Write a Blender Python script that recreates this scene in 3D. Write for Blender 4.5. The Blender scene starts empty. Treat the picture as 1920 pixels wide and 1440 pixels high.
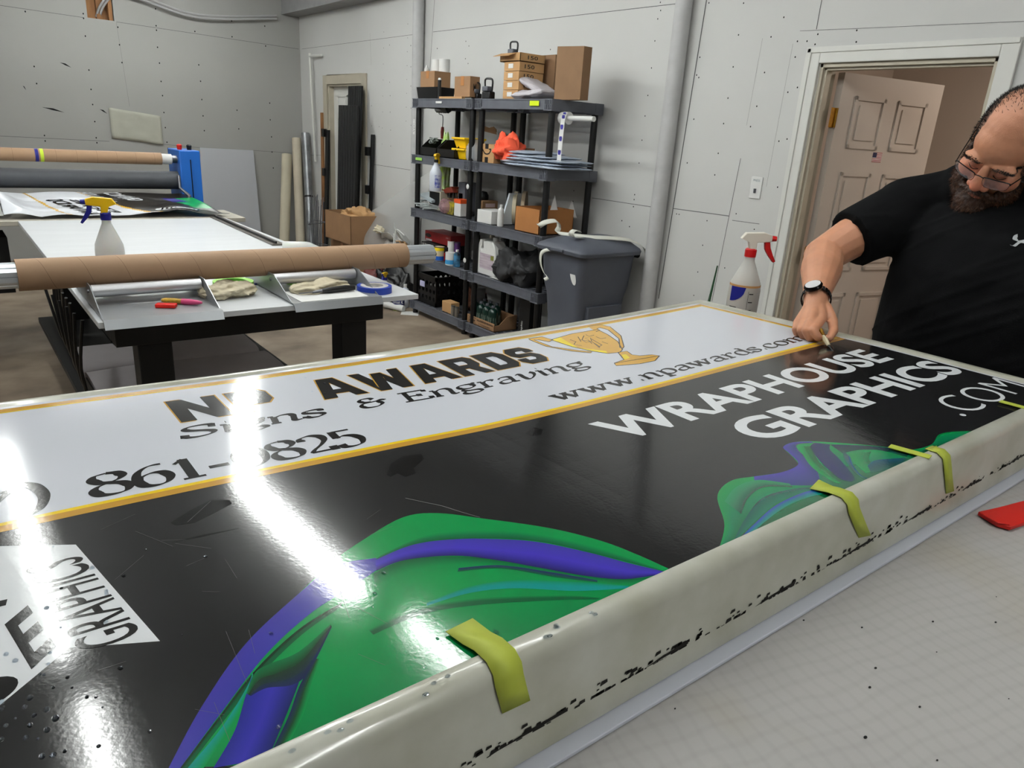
import bpy, bmesh, math, random
import numpy as np
from mathutils import Vector, Matrix, noise
random.seed(7)
scn = bpy.context.scene
col = scn.collection
# ------------------------------------------------------------------ camera
CAM = Vector((0, 0, 1.6)); PITCH = .33057; ROLL = .06511; YAW = .89726; FPX = 1354.0
fw = Vector((math.cos(YAW)*math.cos(PITCH), math.sin(YAW)*math.cos(PITCH), -math.sin(PITCH)))
rt0 = fw.cross(Vector((0, 0, 1))).normalized(); up0 = rt0.cross(fw)
rt = rt0*math.cos(ROLL)+up0*math.sin(ROLL); up = -rt0*math.sin(ROLL)+up0*math.cos(ROLL)
cd = bpy.data.cameras.new('camera'); cam = bpy.data.objects.new('camera', cd); col.objects.link(cam)
cam.matrix_world = Matrix(((rt.x, up.x, -fw.x, CAM.x), (rt.y, up.y, -fw.y, CAM.y), (rt.z, up.z, -fw.z, CAM.z), (0, 0, 0, 1)))
cd.sensor_width = 36; cd.sensor_fit = 'HORIZONTAL'; cd.lens = 36*FPX/1920; cd.clip_start = .02; cd.clip_end = 60
scn.camera = cam
# ------------------------------------------------------------------ world, exposure
w = bpy.data.worlds.new('world'); scn.world = w; w.use_nodes = True
w.node_tree.nodes['Background'].inputs[0].default_value = (.75, .8, .9, 1)
w.node_tree.nodes['Background'].inputs[1].default_value = .12
scn.view_settings.view_transform = 'Standard'; scn.view_settings.look = 'None'
scn.view_settings.exposure = 0.16; scn.view_settings.gamma = 1; scn.view_settings.use_curve_mapping = False
TUBE_POWER = 40.0
# ------------------------------------------------------------------ pixel -> point
def ray(x, y): return fw+rt*((x-960)/FPX)-up*((y-720)/FPX)
def PT(x, y, t): return CAM+ray(x, y)*t
def PX(x, y, X): r = ray(x, y); return CAM+r*(X/r.x)
def PY(x, y, Y): r = ray(x, y); return CAM+r*(Y/r.y)
def PZ(x, y, Z): r = ray(x, y); return CAM+r*((Z-1.6)/r.z)
# ------------------------------------------------------------------ materials
def lin(c):
    if isinstance(c, str): c = [int(c[i:i+2], 16)/255 for i in (0, 2, 4)]
    return tuple((v/12.92 if v <= .04045 else ((v+.055)/1.055)**2.4) for v in c)
MATS = {}
def mat(name, c, rough=.6, metal=0., var=.0, vscale=8., bump=0., bscale=60., spec=.5, coat=0., trans=0., alpha=1., emit=0., c2=None, ior=1.45, stretch=None, sss=0.):
    if name in MATS: return MATS[name]
    m = bpy.data.materials.new(name); m.use_nodes = True; nt = m.node_tree; N = nt.nodes; L = nt.links
    b = N['Principled BSDF']; c = lin(c)
    b.inputs['Base Color'].default_value = (*c, 1); b.inputs['Roughness'].default_value = rough; b.inputs['Metallic'].default_value = metal
    b.inputs['Specular IOR Level'].default_value = spec; b.inputs['Coat Weight'].default_value = coat; b.inputs['Coat Roughness'].default_value = .08
    b.inputs['Transmission Weight'].default_value = trans; b.inputs['Alpha'].default_value = alpha; b.inputs['IOR'].default_value = ior
    if sss: b.inputs['Subsurface Weight'].default_value = sss; b.inputs['Subsurface Radius'].default_value = (.02, .008, .004); b.inputs['Subsurface Scale'].default_value = .5
    if emit: b.inputs['Emission Color'].default_value = (*c, 1); b.inputs['Emission Strength'].default_value = emit
    tc = N.new('ShaderNodeTexCoord'); src = tc.outputs['Object']
    if stretch:
        mp = N.new('ShaderNodeMapping'); mp.inputs['Scale'].default_value = stretch; L.new(src, mp.inputs[0]); src = mp.outputs[0]
    if var or c2:
        n = N.new('ShaderNodeTexNoise'); n.inputs['Scale'].default_value = vscale; n.inputs['Detail'].default_value = 5; L.new(src, n.inputs['Vector'])
        r = N.new('ShaderNodeValToRGB'); r.color_ramp.elements[0].position = .32; r.color_ramp.elements[1].position = .68
        e = lin(c2) if c2 else tuple(v*(1-var) for v in c)
        r.color_ramp.elements[0].color = (*e, 1); r.color_ramp.elements[1].color = (*c, 1)
        L.new(n.outputs['Fac'], r.inputs[0]); L.new(r.outputs[0], b.inputs['Base Color'])
    if bump:
        n2 = N.new('ShaderNodeTexNoise'); n2.inputs['Scale'].default_value = bscale; n2.inputs['Detail'].default_value = 3; L.new(src, n2.inputs['Vector'])
        bp = N.new('ShaderNodeBump'); bp.inputs['Strength'].default_value = bump; bp.inputs['Distance'].default_value = .002
        L.new(n2.outputs['Fac'], bp.inputs['Height']); L.new(bp.outputs[0], b.inputs['Normal'])
    MATS[name] = m; return m
def mat_vc(name, rough=.3, coat=0., bump=0., bscale=900, spec=.5, sss=0.):
    m = mat(name, (.5, .5, .5), rough, coat=coat, bump=bump, bscale=bscale, spec=spec, sss=sss)
    a = m.node_tree.nodes.new('ShaderNodeVertexColor'); a.layer_name = 'Col'
    m.node_tree.links.new(a.outputs[0], m.node_tree.nodes['Principled BSDF'].inputs['Base Color']); return m
# ------------------------------------------------------------------ mesh builder
class MB:
    def __init__(s): s.v = []; s.f = []; s.m = Matrix(); s.c = []
    def add(s, vs, fs, cols=None):
        o = len(s.v); s.v += [s.m @ Vector(p) for p in vs]; s.f += [tuple(i+o for i in f) for f in fs]
        s.c += (list(cols) if cols else [(1, 1, 1)]*len(vs)); return s
    def box(s, a, b):
        (x0, y0, z0), (x1, y1, z1) = a, b
        return s.add([(x0, y0, z0), (x1, y0, z0), (x1, y1, z0), (x0, y1, z0), (x0, y0, z1), (x1, y0, z1), (x1, y1, z1), (x0, y1, z1)],
                     [(0, 3, 2, 1), (4, 5, 6, 7), (0, 1, 5, 4), (1, 2, 6, 5), (2, 3, 7, 6), (3, 0, 4, 7)])
    def bar(s, p0, p1, wd, ht, upv=(0, 0, 1)):
        p0 = Vector(p0); p1 = Vector(p1); d = (p1-p0).normalized(); u = Vector(upv)
        sd = d.cross(u)
        if sd.length < 1e-4: sd = d.cross(Vector((1, 0, 0)))
        sd.normalize(); u = sd.cross(d)
        vs = []
        for p in (p0, p1):
            for a, b in ((-1, -1), (1, -1), (1, 1), (-1, 1)): vs.append(p+sd*(a*wd/2)+u*(b*ht/2))
        return s.add(vs, [(3, 2, 1, 0), (4, 5, 6, 7), (0, 1, 5, 4), (1, 2, 6, 5), (2, 3, 7, 6), (3, 0, 4, 7)])
    def tube(s, pts, r, n=12, cap=True, close=False):
        pts = [Vector(p) for p in pts]; rs = r if isinstance(r, (list, tuple)) else [r]*len(pts)
        vs = []; fs = []; ref = None; K = len(pts)
        for i, p in enumerate(pts):
            d = (pts[min(i+1, K-1)]-pts[max(i-1, 0)]).normalized()
            if ref is None: ref = d.orthogonal().normalized()
            a = (ref-d*ref.dot(d)).normalized(); b = d.cross(a); ref = a
            for k in range(n):
                t = 2*math.pi*k/n; vs.append(p+(a*math.cos(t)+b*math.sin(t))*rs[i])
        for i in range(K-1):
            for k in range(n): fs.append((i*n+k, i*n+(k+1) % n, (i+1)*n+(k+1) % n, (i+1)*n+k))
        if cap: fs += [tuple(range(n-1, -1, -1)), tuple((K-1)*n+k for k in range(n))]
        return s.add(vs, fs)
    def lathe(s, prof, n=24, o=(0, 0, 0), cap=True):
        vs = []; fs = []; K = len(prof)
        for r, z in prof:
            for k in range(n): t = 2*math.pi*k/n; vs.append((o[0]+r*math.cos(t), o[1]+r*math.sin(t), o[2]+z))
        for i in range(K-1):
            for k in range(n): fs.append((i*n+k, i*n+(k+1) % n, (i+1)*n+(k+1) % n, (i+1)*n+k))
        if cap: fs += [tuple(range(n-1, -1, -1)), tuple((K-1)*n+k for k in range(n))]
        return s.add(vs, fs)
    def prism(s, poly, ext):
        ext = Vector(ext); n = len(poly); p = [Vector(q) for q in poly]
        return s.add(p+[q+ext for q in p], [tuple(range(n-1, -1, -1)), tuple(range(n, 2*n))]+[(i, (i+1) % n, n+(i+1) % n, n+i) for i in range(n)])
    def poly(s, pts, colr=(1, 1, 1)): return s.add(pts, [tuple(range(len(pts)))], [colr]*len(pts))
    def grid(s, fn, nu, nv, colf=None):
        vs = [fn(i/nu, j/nv) for j in range(nv+1) for i in range(nu+1)]
        cs = [colf(i/nu, j/nv) for j in range(nv+1) for i in range(nu+1)] if colf else None
        return s.add(vs, [(j*(nu+1)+i, j*(nu+1)+i+1, (j+1)*(nu+1)+i+1, (j+1)*(nu+1)+i) for j in range(nv) for i in range(nu)], cs)
    def ell(s, c, r, rot=None, n=16):
        M = Matrix.Translation(c) @ (rot.to_4x4() if rot else Matrix()) @ Matrix.Diagonal((*r, 1))
        vs = []; fs = []; m = n//2
        for j in range(m+1):
            ph = math.pi*j/m
            for k in range(n): t = 2*math.pi*k/n; vs.append(M @ Vector((math.sin(ph)*math.cos(t), math.sin(ph)*math.sin(t), math.cos(ph))))
        for j in range(m):
            for k in range(n):
                fs.append((j*n+k, (j+1)*n+k, (j+1)*n+(k+1) % n, j*n+(k+1) % n))
        return s.add(vs, fs)
    def capsule(s, a, b, ra, rb):
        a = Vector(a); b = Vector(b); K = 6; d = (b-a).normalized()
        pts = [a-d*ra*math.cos(math.pi/2*i/K) for i in range(K)]+[a, b]+[b+d*rb*math.sin(math.pi/2*(i+1)/K) for i in range(K)]
        rs = [max(.0004, ra*math.sin(math.pi/2*i/K)) for i in range(K)]+[ra, rb]+[max(.0004, rb*math.cos(math.pi/2*(i+1)/K)) for i in range(K)]
        return s.tube(pts, rs, 14)
    def obj(s, name, m, parent=None, origin=None, bevel=0, smooth=True, sharp=35, solid=0, sub=0, vc=False, weld=True, fixn=True):
        """link as ONE mesh object; verts are in world space (or in the parent's local space when the parent is rotated)"""
        me = bpy.data.meshes.new(name)
        if parent is not None and origin is None: origin = ORG.get(parent.name, Vector())
        if origin is None:
            xs = [v.x for v in s.v]; ys = [v.y for v in s.v]; zs = [v.z for v in s.v]
            origin = Vector(((min(xs)+max(xs))/2, (min(ys)+max(ys))/2, min(zs)))
        origin = Vector(origin)
        me.from_pydata([v-origin for v in s.v], [], s.f)
        if vc:
            ca = me.color_attributes.new('Col', 'FLOAT_COLOR', 'POINT')
            for i, c in enumerate(s.c): ca.data[i].color = (*c, 1)
        if weld or fixn:
            bm = bmesh.new(); bm.from_mesh(me)
            if weld: bmesh.ops.remove_doubles(bm, verts=bm.verts, dist=1e-5)
            if fixn: bmesh.ops.recalc_face_normals(bm, faces=bm.faces)
            bm.to_mesh(me); bm.free()
        if smooth:
            for p in me.polygons: p.use_smooth = True
            me.set_sharp_from_angle(angle=math.radians(sharp))
        me.materials.append(m)
        o = bpy.data.objects.new(name, me); col.objects.link(o)
        if parent is not None: o.parent = parent; ORG[o.name] = origin
        else: o.location = origin; ORG[o.name] = origin
        if solid: md = o.modifiers.new('s', 'SOLIDIFY'); md.thickness = solid; md.offset = 0
        if bevel: md = o.modifiers.new('b', 'BEVEL'); md.width = bevel; md.segments = 2; md.limit_method = 'ANGLE'; md.angle_limit = .6
        if sub: md = o.modifiers.new('u', 'SUBSURF'); md.levels = sub; md.render_levels = sub
        return o
ORG = {}
def tag(o, label, cat=None, group=None):
    o['label'] = label
    if cat: o['category'] = cat
    if group: o['group'] = group
    return o
def thing(name, label, cat, loc, rot=None, group=None):
    """an Empty at the thing's base; children are given in world space unless rot is used (then local)"""
    o = bpy.data.objects.new(name, None); col.objects.link(o); o.empty_display_size = .05; o.location = loc
    if rot is not None: o.rotation_euler = rot; ORG[o.name] = Vector()
    else: ORG[o.name] = Vector(loc)
    return tag(o, label, cat, group)
def one(mb, name, m, label, cat, group=None, **k): return tag(mb.obj(name, m, **k), label, cat, group)
def struct(mb, name, m, parent=None, **k):
    o = mb.obj(name, m, parent, **k)
    if parent is None: o['kind'] = 'structure'
    return o
def dup(o, loc, rz=None, label=None, parent=None):
    c = o.copy(); col.objects.link(c); ORG[c.name] = ORG.get(o.name, Vector())
    if parent is None:
        c.location = loc
        if rz is not None: c.rotation_euler = (0, 0, rz) if not isinstance(rz, tuple) else rz
        if label: c['label'] = label
    else: c.parent = parent
    for ch in list(o.children): dup(ch, None, parent=c)
    return c
def text_geo(s):
    cu = bpy.data.curves.new('t', 'FONT'); cu.body = s[0]; cu.offset = s[1]; cu.resolution_u = s[2]
    ob = bpy.data.objects.new('t', cu); col.objects.link(ob)
    me = ob.to_mesh(); vs = [v.co.copy() for v in me.vertices]; fs = [tuple(p.vertices) for p in me.polygons]; ob.to_mesh_clear()
    bpy.data.objects.remove(ob); bpy.data.curves.remove(cu); return vs, fs
def text(mb, s, o, xd, yd, w_, h_, bold=0., res=4, fn=None, c=(1, 1, 1)):
    """flat lettering fitted to the w x h parallelogram at o"""
    vs, fs = text_geo((s, bold, res)); o = Vector(o); xd = Vector(xd).normalized(); yd = Vector(yd).normalized()
    x0 = min(v.x for v in vs); x1 = max(v.x for v in vs); y0 = min(v.y for v in vs); y1 = max(v.y for v in vs)
    out = []
    for v in vs:
        p = o+xd*((v.x-x0)/(x1-x0)*w_)+yd*((v.y-y0)/(y1-y0)*h_)
        out.append(fn(p) if fn else p)
    mb.add(out, fs, [c]*len(out)); return mb
def smoothpts(p, n=6, closed=False):
    p = [Vector(q) if len(q) == 3 else Vector((q[0], q[1], 0)) for q in p]; out = []; K = len(p)
    rng = range(K if closed else K-1)
    for i in rng:
        a = p[(i-1) % K] if closed or i > 0 else p[0]; b = p[i]; c_ = p[(i+1) % K]; d = p[(i+2) % K] if closed or i+2 < K else p[-1]
        for k in range(n):
            t = k/n; out.append(.5*((2*b)+(-a+c_)*t+(2*a-5*b+4*c_-d)*t*t+(-a+3*b-3*c_+d)*t**3))
    if not closed: out.append(p[-1])
    return out
# ================================================================== SETTING
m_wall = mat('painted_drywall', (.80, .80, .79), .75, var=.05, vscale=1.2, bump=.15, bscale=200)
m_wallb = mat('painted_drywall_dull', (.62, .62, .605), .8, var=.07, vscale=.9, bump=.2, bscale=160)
m_trim = mat('white_trim_paint', (.84, .84, .82), .45, var=.05, vscale=5)
m_trimd = mat('yellowed_trim_paint', (.72, .69, .62), .5, var=.12, vscale=6)
m_dark = mat('dark_gap', (.035, .035, .035), .9)
m_black = mat('black_plastic', (.045, .045, .05), .42, var=.3, vscale=12)
m_blackmatte = mat('black_paint', (.035, .035, .037), .55, var=.3, vscale=9)
m_conc = mat('stained_concrete', (.60, .54, .47), .6, c2=(.40, .345, .29), vscale=2.6, bump=.3, bscale=30)
m_beige = mat('beige_hall_paint', (.76, .71, .66), .8, var=.05, vscale=2, bump=.15, bscale=180)
m_ceil = mat('ceiling_board', (.6, .6, .6), .9, var=.1)
m_wood = mat('rough_wood', (.62, .44, .27), .7, c2=(.45, .3, .17), vscale=20, stretch=(1, 1, .1))
m_brass = mat('brass', (.72, .55, .22), .28, metal=1, var=.3, vscale=60)
m_alu = mat('brushed_aluminium', (.72, .72, .73), .32, metal=1, var=.08, vscale=30, stretch=(1, 8, 8))
m_steel = mat('grey_steel', (.5, .5, .52), .35, metal=1, var=.3, vscale=20)
m_white = mat('white_plastic', (.86, .86, .85), .4)
XW, YB, ZC = 3.8, 9.37, 3.15
def boxes(name, m, lst, parent=None, st=True, **k):
    b = MB()
    for a, c_ in lst: b.box(a, c_)
    if st: return struct(b, name, m, parent, smooth=False, **k)
    return b.obj(name, m, parent, smooth=False, **k)
f_ = MB().grid(lambda u, v: (-3.5+u*9.7, -3+v*12.37, 0), 20, 24)
struct(f_, 'floor', m_conc)
struct(MB().box((-3.5, -3, ZC), (3.92, YB, ZC+.1)), 'ceiling', m_ceil)
# right wall, with the two door openings
D2 = (1.47, 2.33, 2.06); D1 = (7.67, 8.56, 2.03)
wr = boxes('wall_right', m_wall, [((XW, -3, 0), (XW+.12, D2[0], ZC)), ((XW, D2[0], D2[2]), (XW+.12, D2[1], ZC)), ((XW, D2[1], 0), (XW+.12, D1[0], ZC)),
    ((XW, D1[0], D1[2]), (XW+.12, D1[1], ZC)), ((XW, D1[1], 0), (XW+.12, YB, ZC))])
hx0, hx1, hz0, hz1 = 1.51, 1.76, 2.49, 2.82
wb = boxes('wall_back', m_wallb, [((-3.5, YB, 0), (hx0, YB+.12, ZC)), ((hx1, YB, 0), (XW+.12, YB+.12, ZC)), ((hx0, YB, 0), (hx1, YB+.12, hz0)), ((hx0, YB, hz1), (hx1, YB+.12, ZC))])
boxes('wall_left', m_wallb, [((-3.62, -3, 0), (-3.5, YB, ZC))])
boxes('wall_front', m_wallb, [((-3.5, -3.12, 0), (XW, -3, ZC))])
# service hole in the back wall with a stud and two pipes bending out of it
hb = boxes('trim_1', m_wood, [((hx0, YB+.12, hz0-.05), (hx1, YB+.14, hz1)), ((hx0+.10, YB+.07, hz0), (hx0+.14, YB+.12, hz1)), ((hx1-.045, YB+.01, hz0), (hx1-.01, YB+.09, hz1))])
pp = MB()
for k in (0, .03):
    pp.tube(smoothpts([(hx0+.1+k, YB+.1, hz0+.03), (hx0+.14+k, YB+.02, hz0+.14), (hx0+.24+k, YB-.06, hz0+.24), (hx0+.5, YB-.08, hz0+.27-k), (2.6, YB-.08, hz0+.17-k), (3.5, YB-.06, hz0+.28-k)], 6), .012, 8)
one(pp, 'conduit_pipe', mat('grey_hose', (.66, .66, .66), .5), 'pair of pale grey hoses coming out of the hole high in the back wall', 'pipe', fixn=False)
# panel seams and nail holes belong to their walls
def strip_x(b, y0, z0, y1, z1, wd=.006, X=XW):
    d = Vector((0, y1-y0, z1-z0)); n = Vector((0, -d.z, d.y)).normalized()*(wd/2); o = Vector((X-.0012, 0, 0))
    p = [o+Vector((0, y0, z0))+n, o+Vector((0, y1, z1))+n, o+Vector((0, y1, z1))-n, o+Vector((0, y0, z0))-n]; b.poly(p)
def strip_y(b, x0, z0, x1, z1, wd=.006, Y=YB):
    d = Vector((x1-x0, 0, z1-z0)); n = Vector((-d.z, 0, d.x)).normalized()*(wd/2); o = Vector((0, Y-.0012, 0))
    b.poly([o+Vector((x0, 0, z0))+n, o+Vector((x1, 0, z1))+n, o+Vector((x1, 0, z1))-n, o+Vector((x0, 0, z0))-n])
sb = MB()
def sx(p, q, wd=.005):
    a = PX(*p, XW); c_ = PX(*q, XW); strip_x(sb, a.y, a.z, c_.y, c_.z, wd*.62)
for p, q, wd in (((566, 92), (797, 62), .005), ((812, 60), (1295, 4), .006), ((484, 290), (606, 291), .005), ((699, 308), (771, 319), .006), ((1110, 371), (1222, 388), .006), ((1263, 391), (1367, 405), .007), ((1373, 413), (1424, 420), .005),
    ((1541, 0), (1531, 55), .007), ((1389, 297), (1335, 565), .006), ((1430, 72), (1400, 235), .002), ((694, 62), (696, 122), .003), ((1325, 0), (1235, 560), .012), ((815, 0), (803, 180), .008), ((1500, 58), (1920, 40), .003), ((1487, 82), (1437, 350), .002),
    ((930, 44), (930, 46), .002)): sx(p, q, wd)
struct(sb, 'panel_seam', mat('seam_shadow', (.36, .36, .36), .9), wr, smooth=False, fixn=False)
sb2 = MB()
for p, q, wd in (((0, 10), (157, 33), .007), ((218, 41), (560, 92), .007), ((0, 255), (205, 265), .007), ((218, 42), (243, 200), .003), ((300, 270), (375, 277), .006), ((475, 282), (560, 288), .006)):
    a = PY(*p, YB); c_ = PY(*q, YB); strip_y(sb2, a.x, a.z, c_.x, c_.z, wd*.6)
struct(sb2, 'panel_seam', MATS['seam_shadow'], wb, smooth=False, fixn=False)
nb = MB()
def dotx(px, py, r=.006):
    r *= .75
    c_ = PX(px, py, XW); nb.poly([(XW-.0015, c_.y+r*math.cos(t*math.pi/4), c_.z+1.2*r*math.sin(t*math.pi/4)) for t in range(8)])
z3 = [(234, 18), (236, 79), (214, 142), (193, 307), (167, 510), (140, 716), (119, 870), (96, 1051), (74, 1223), (598, 22), (858, 24), (820, 262), (780, 502), (741, 736), (708, 927), (668, 1150), (642, 1312), (1064, 277), (1015, 544), (957, 797), (910, 950), (1262, 656), (1190, 692), (1184, 1043), (1123, 1059), (1334, 309), (1415, 257), (1394, 333), (1707, 228), (1703, 315), (506, 563), (522, 582), (485, 894), (435, 1222), (1160, 130), (1262, 310), (1245, 428), (1113, 1404), (530, 430)]
for a, c_ in z3: dotx(1180+a/4, a and c_/4, .0055)
for a, c_ in [(516, 203), (466, 479), (412, 780), (367, 1043), (715, 734), (1047, 300), (843, 125), (173, 127), (201, 132)]: dotx(1240+a/6, 380+c_/6, .005)
for a, c_ in [(1263, 152), (1263, 392), (1263, 608), (1030, 716), (1030, 902), (1035, 1103), (1037, 1283), (1025, 565), (1023, 147), (907, 1065), (820, 830), (1265, 1050), (823, 1056), (1562, 187), (1882, 105), (1878, 300), (1908, 355), (1265, 855), (185, 980), (185, 1170)]: dotx(560+a/6, 60+c_/6, .006)
for a, c_ in [(1801, 100), (1797, 137), (1792, 190), (1705, 295), (1345, 70), (1338, 150), (1762, 340), (1340, 395)]: dotx(740+a/4, 340+c_/4, .006)
for a, c_ in [(603, 32), (570, 152), (596, 198), (1375, 65), (1720, 72), (303, 55), (52, 28)]: dotx(760+a/5.05, 80+c_/5.05, .006)
for k in range(8): dotx(720-k*.5, 60+k*30, .005); dotx(765-k*.5, 45+k*26, .005)
struct(nb, 'nail_hole', MATS['dark_gap'], wr, smooth=False, fixn=False)
nb2 = MB()
def doty(px, py, r=.009, s=1.3):
    r *= .75
    c_ = PY(px, py, YB); nb2.poly([(c_.x+r*math.cos(t*math.pi/4), YB-.0015, c_.z+s*r*math.sin(t*math.pi/4)) for t in range(8)])
for a, c_ in [(142, 65), (468, 77), (470, 103), (480, 203), (663, 153), (672, 252), (686, 352), (878, 145), (880, 170), (886, 266), (897, 355), (906, 458), (914, 538), (922, 633), (930, 718), (939, 800), (945, 835), (1090, 98), (1096, 177), (1118, 365), (1128, 457), (1135, 560), (1142, 652), (1149, 735), (1303, 118), (1305, 207), (1489, 147), (1494, 259), (1517, 580), (1520, 674), (1527, 770), (1530, 855), (1333, 620), (1343, 725), (192, 374), (206, 470), (250, 762), (254, 793), (500, 394), (512, 503), (521, 588), (533, 684), (541, 775), (545, 803), (1537, 945), (875, 50)]: doty(a/3, c_/3)
for x, y, l in ((100, 206, .10), (123, 122, .05), (194, 209, .035), (46, 165, .012)):
    c_ = PY(x, y, YB); nb2.poly([(c_.x-l, YB-.0015, c_.z+.02), (c_.x, YB-.0015, c_.z+.015), (c_.x+l, YB-.0015, c_.z-.02), (c_.x, YB-.0015, c_.z-.004)])
struct(nb2, 'nail_hole', MATS['dark_gap'], wb, smooth=False, fixn=False)
# soffit along the right wall
so = boxes('trim_2', m_ceil, [((3.58, 4.2, 2.80), (XW, YB, 2.83)), ((3.585, 4.2, 2.83), (3.62, YB, ZC))])
# door 1 (far, closed, behind the rails)
boxes('trim_3', m_trimd, [((XW-.02, D1[0]-.11, 0), (XW, D1[0], D1[2]+.1)), ((XW-.02, D1[1], 0), (XW, D1[1]+.11, D1[2]+.1)), ((XW-.02, D1[0], D1[2]), (XW, D1[1], D1[2]+.1)),
    ((XW, D1[0], 0), (XW+.08, D1[0]+.02, D1[2])), ((XW, D1[1]-.02, 0), (XW+.08, D1[1], D1[2])), ((XW, D1[0], D1[2]-.02), (XW+.08, D1[1], D1[2]))], bevel=.004)
d1 = MB().box((XW+.06, D1[0]+.02, 0.005), (XW+.1, D1[1]-.02, D1[2]-.02))
def doorpanels(b, fn, W_, rows, m=.11, g=.1, th=.012):
    pw = (W_-2*m-g)/2
    for z0, z1 in rows:
        for k in (0, 1):
            x0 = m+k*(pw+g); x1 = x0+pw
            for (a, c_, d, e) in ((x0, x1, z0, z0+.02), (x0, x1, z1-.02, z1), (x0, x0+.02, z0, z1), (x1-.02, x1, z0, z1)):
                fn(b, a, c_, d, e, th*.6)
            fn(b, x0+.045, x1-.045, z0+.045, z1-.045, th*.45)
ROWS = [(.22, .82), (.96, 1.52), (1.65, 1.92)]
doorpanels(d1, lambda b, a, c_, d, e, t: b.box((XW+.06-t, D1[0]+.02+a, d), (XW+.062, D1[0]+.02+c_, e)), .85, ROWS)
struct(d1, 'door_1', m_trim, smooth=False)
# door 2 (open)
boxes('trim_4', m_trim, [((XW-.02, D2[0]-.075, 0), (XW, D2[0], D2[2]+.075)), ((XW-.02, D2[1], 0), (XW, D2[1]+.075, D2[2]+.075)), ((XW-.02, D2[0], D2[2]), (XW, D2[1], D2[2]+.075)),
    ((XW-.027, D2[1]+.05, 0), (XW-.018, D2[1]+.075, D2[2]+.075)), ((XW-.027, D2[0]-.07, D2[2]+.05), (XW-.018, D2[1]+.075, D2[2]+.075))], bevel=.004)
boxes('trim_5', m_trimd, [((XW, D2[1]-.02, 0), (XW+.13, D2[1], D2[2])), ((XW, D2[0], 0), (XW+.13, D2[0]+.02, D2[2])), ((XW, D2[0], D2[2]-.02), (XW+.13, D2[1], D2[2])),
    ((XW+.02, D2[1]-.033, 0), (XW+.07, D2[1]-.02, D2[2]-.02)), ((XW+.02, D2[0]+.02, D2[2]-.033), (XW+.07, D2[1]-.02, D2[2]-.02))], bevel=.002)
hp = Vector((XW+.15, 2.285, 0)); dd = (Vector((4.71, 2.15, 0))-Vector((3.95, 2.325, 0))).normalized(); dn = Vector((dd.y, -dd.x, 0))
def dl(a, n_, z): return hp+dd*a+dn*n_+Vector((0, 0, z))
def dbox(b, a0, a1, z0, z1, n0, n1):
    b.add([dl(a0, n0, z0), dl(a1, n0, z0), dl(a1, n1, z0), dl(a0, n1, z0), dl(a0, n0, z1), dl(a1, n0, z1), dl(a1, n1, z1), dl(a0, n1, z1)],
          [(0, 3, 2, 1), (4, 5, 6, 7), (0, 1, 5, 4), (1, 2, 6, 5), (2, 3, 7, 6), (3, 0, 4, 7)])
b = MB(); dbox(b, 0, .80, .012, 2.03, -.022, .022)
doorpanels(b, lambda q, a, c_, d, e, t: dbox(q, a, c_, d, e, .02, .022+t), .80, ROWS)
m_door = mat('door_paint', (.74, .70, .66), .5, var=.04, vscale=3)
door2 = struct(b, 'door_2', m_door, smooth=False)
for z in (1.80, 1.05, .25):
    h = MB(); dbox(h, -.002, .0, z-.05, z+.05, -.02, .02); h.tube([dl(-.012, .025, z-.05), dl(-.012, .025, z+.05)], .007, 10)
    h.poly([dl(-.012, .022, z-.05), dl(-.06, .03, z-.05), dl(-.06, .03, z+.05), dl(-.012, .022, z+.05)])
    struct(h, 'hinge', m_brass, door2)
for z, kn in ((.93, 1), (1.06, 0)):
    h = MB(); h.tube([dl(.74, .022, z), dl(.74, .03, z)], .032 if kn else .028, 20); h.tube([dl(.74, .03, z), dl(.74, .05, z)], .012 if kn else .022, 14)
    if kn: h.ell(dl(.74, .068, z), (.027, .027, .027))
    struct(h, 'door_knob' if kn else 'deadbolt', m_brass, door2)
b = MB(); fz = 1.585; fa = .335; FW_, FH = .075, .052
for k in range(7): dbox(b, fa, fa+FW_, fz+k*2*FH/13, fz+(k*2+1)*FH/13, .0222, .0228)
fl = struct(b, 'flag_sticker', mat('sticker_red', (.62, .12, .16), .5), door2, smooth=False)
b = MB()
for k in range(6): dbox(b, fa, fa+FW_, fz+(k*2+1)*FH/13, fz+(k*2+2)*FH/13, .0222, .0228)
struct(b, 'flag_stripe', m_white, fl, smooth=False)
b = MB(); dbox(b, fa, fa+FW_*.42, fz+FH*6/13, fz+FH, .0228, .0232); struct(b, 'flag_canton', mat('sticker_navy', (.1, .12, .28), .5), fl, smooth=False)
# hall behind door 2
boxes('wall_hall_far', m_beige, [((6.1, .2, 0), (6.2, 3.6, 2.5))])
boxes('wall_hall_left', m_beige, [((XW+.12, 3.1, 0), (6.1, 3.2, 2.5))])
boxes('wall_hall_right', m_beige, [((XW+.12, .2, 0), (6.1, .3, 2.5))])
boxes('ceiling_hall', m_beige, [((XW+.12, .2, 2.5), (6.2, 3.2, 2.6))])
boxes('trim_6', m_trim, [((6.07, 1.55, 0), (6.1, 1.64, 2.12)), ((6.07, .6, 2.03), (6.1, 1.55, 2.12))])
# switch plate
t = PX(1418, 352, XW)
b = MB().box((XW-.007, t.y-.038, t.z-.062), (XW, t.y+.038, t.z+.062)); sp = tag(b.obj('light_switch', m_white, bevel=.003), 'white light switch plate with a small printed label beside the doorway casing', 'light switch')
MB().box((XW-.016, t.y-.006, t.z-.03), (XW-.006, t.y+.006, t.z-.005)).obj('toggle', m_steel, sp, bevel=.001)
text(MB(), 'PRESS', (XW-.0075, t.y+.022, t.z+.035), (0, -1, 0), (0, 0, 1), .044, .012).obj('printed_label', mat('label_ink', (.35, .45, .5), .6), sp, smooth=False, fixn=False)
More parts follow.
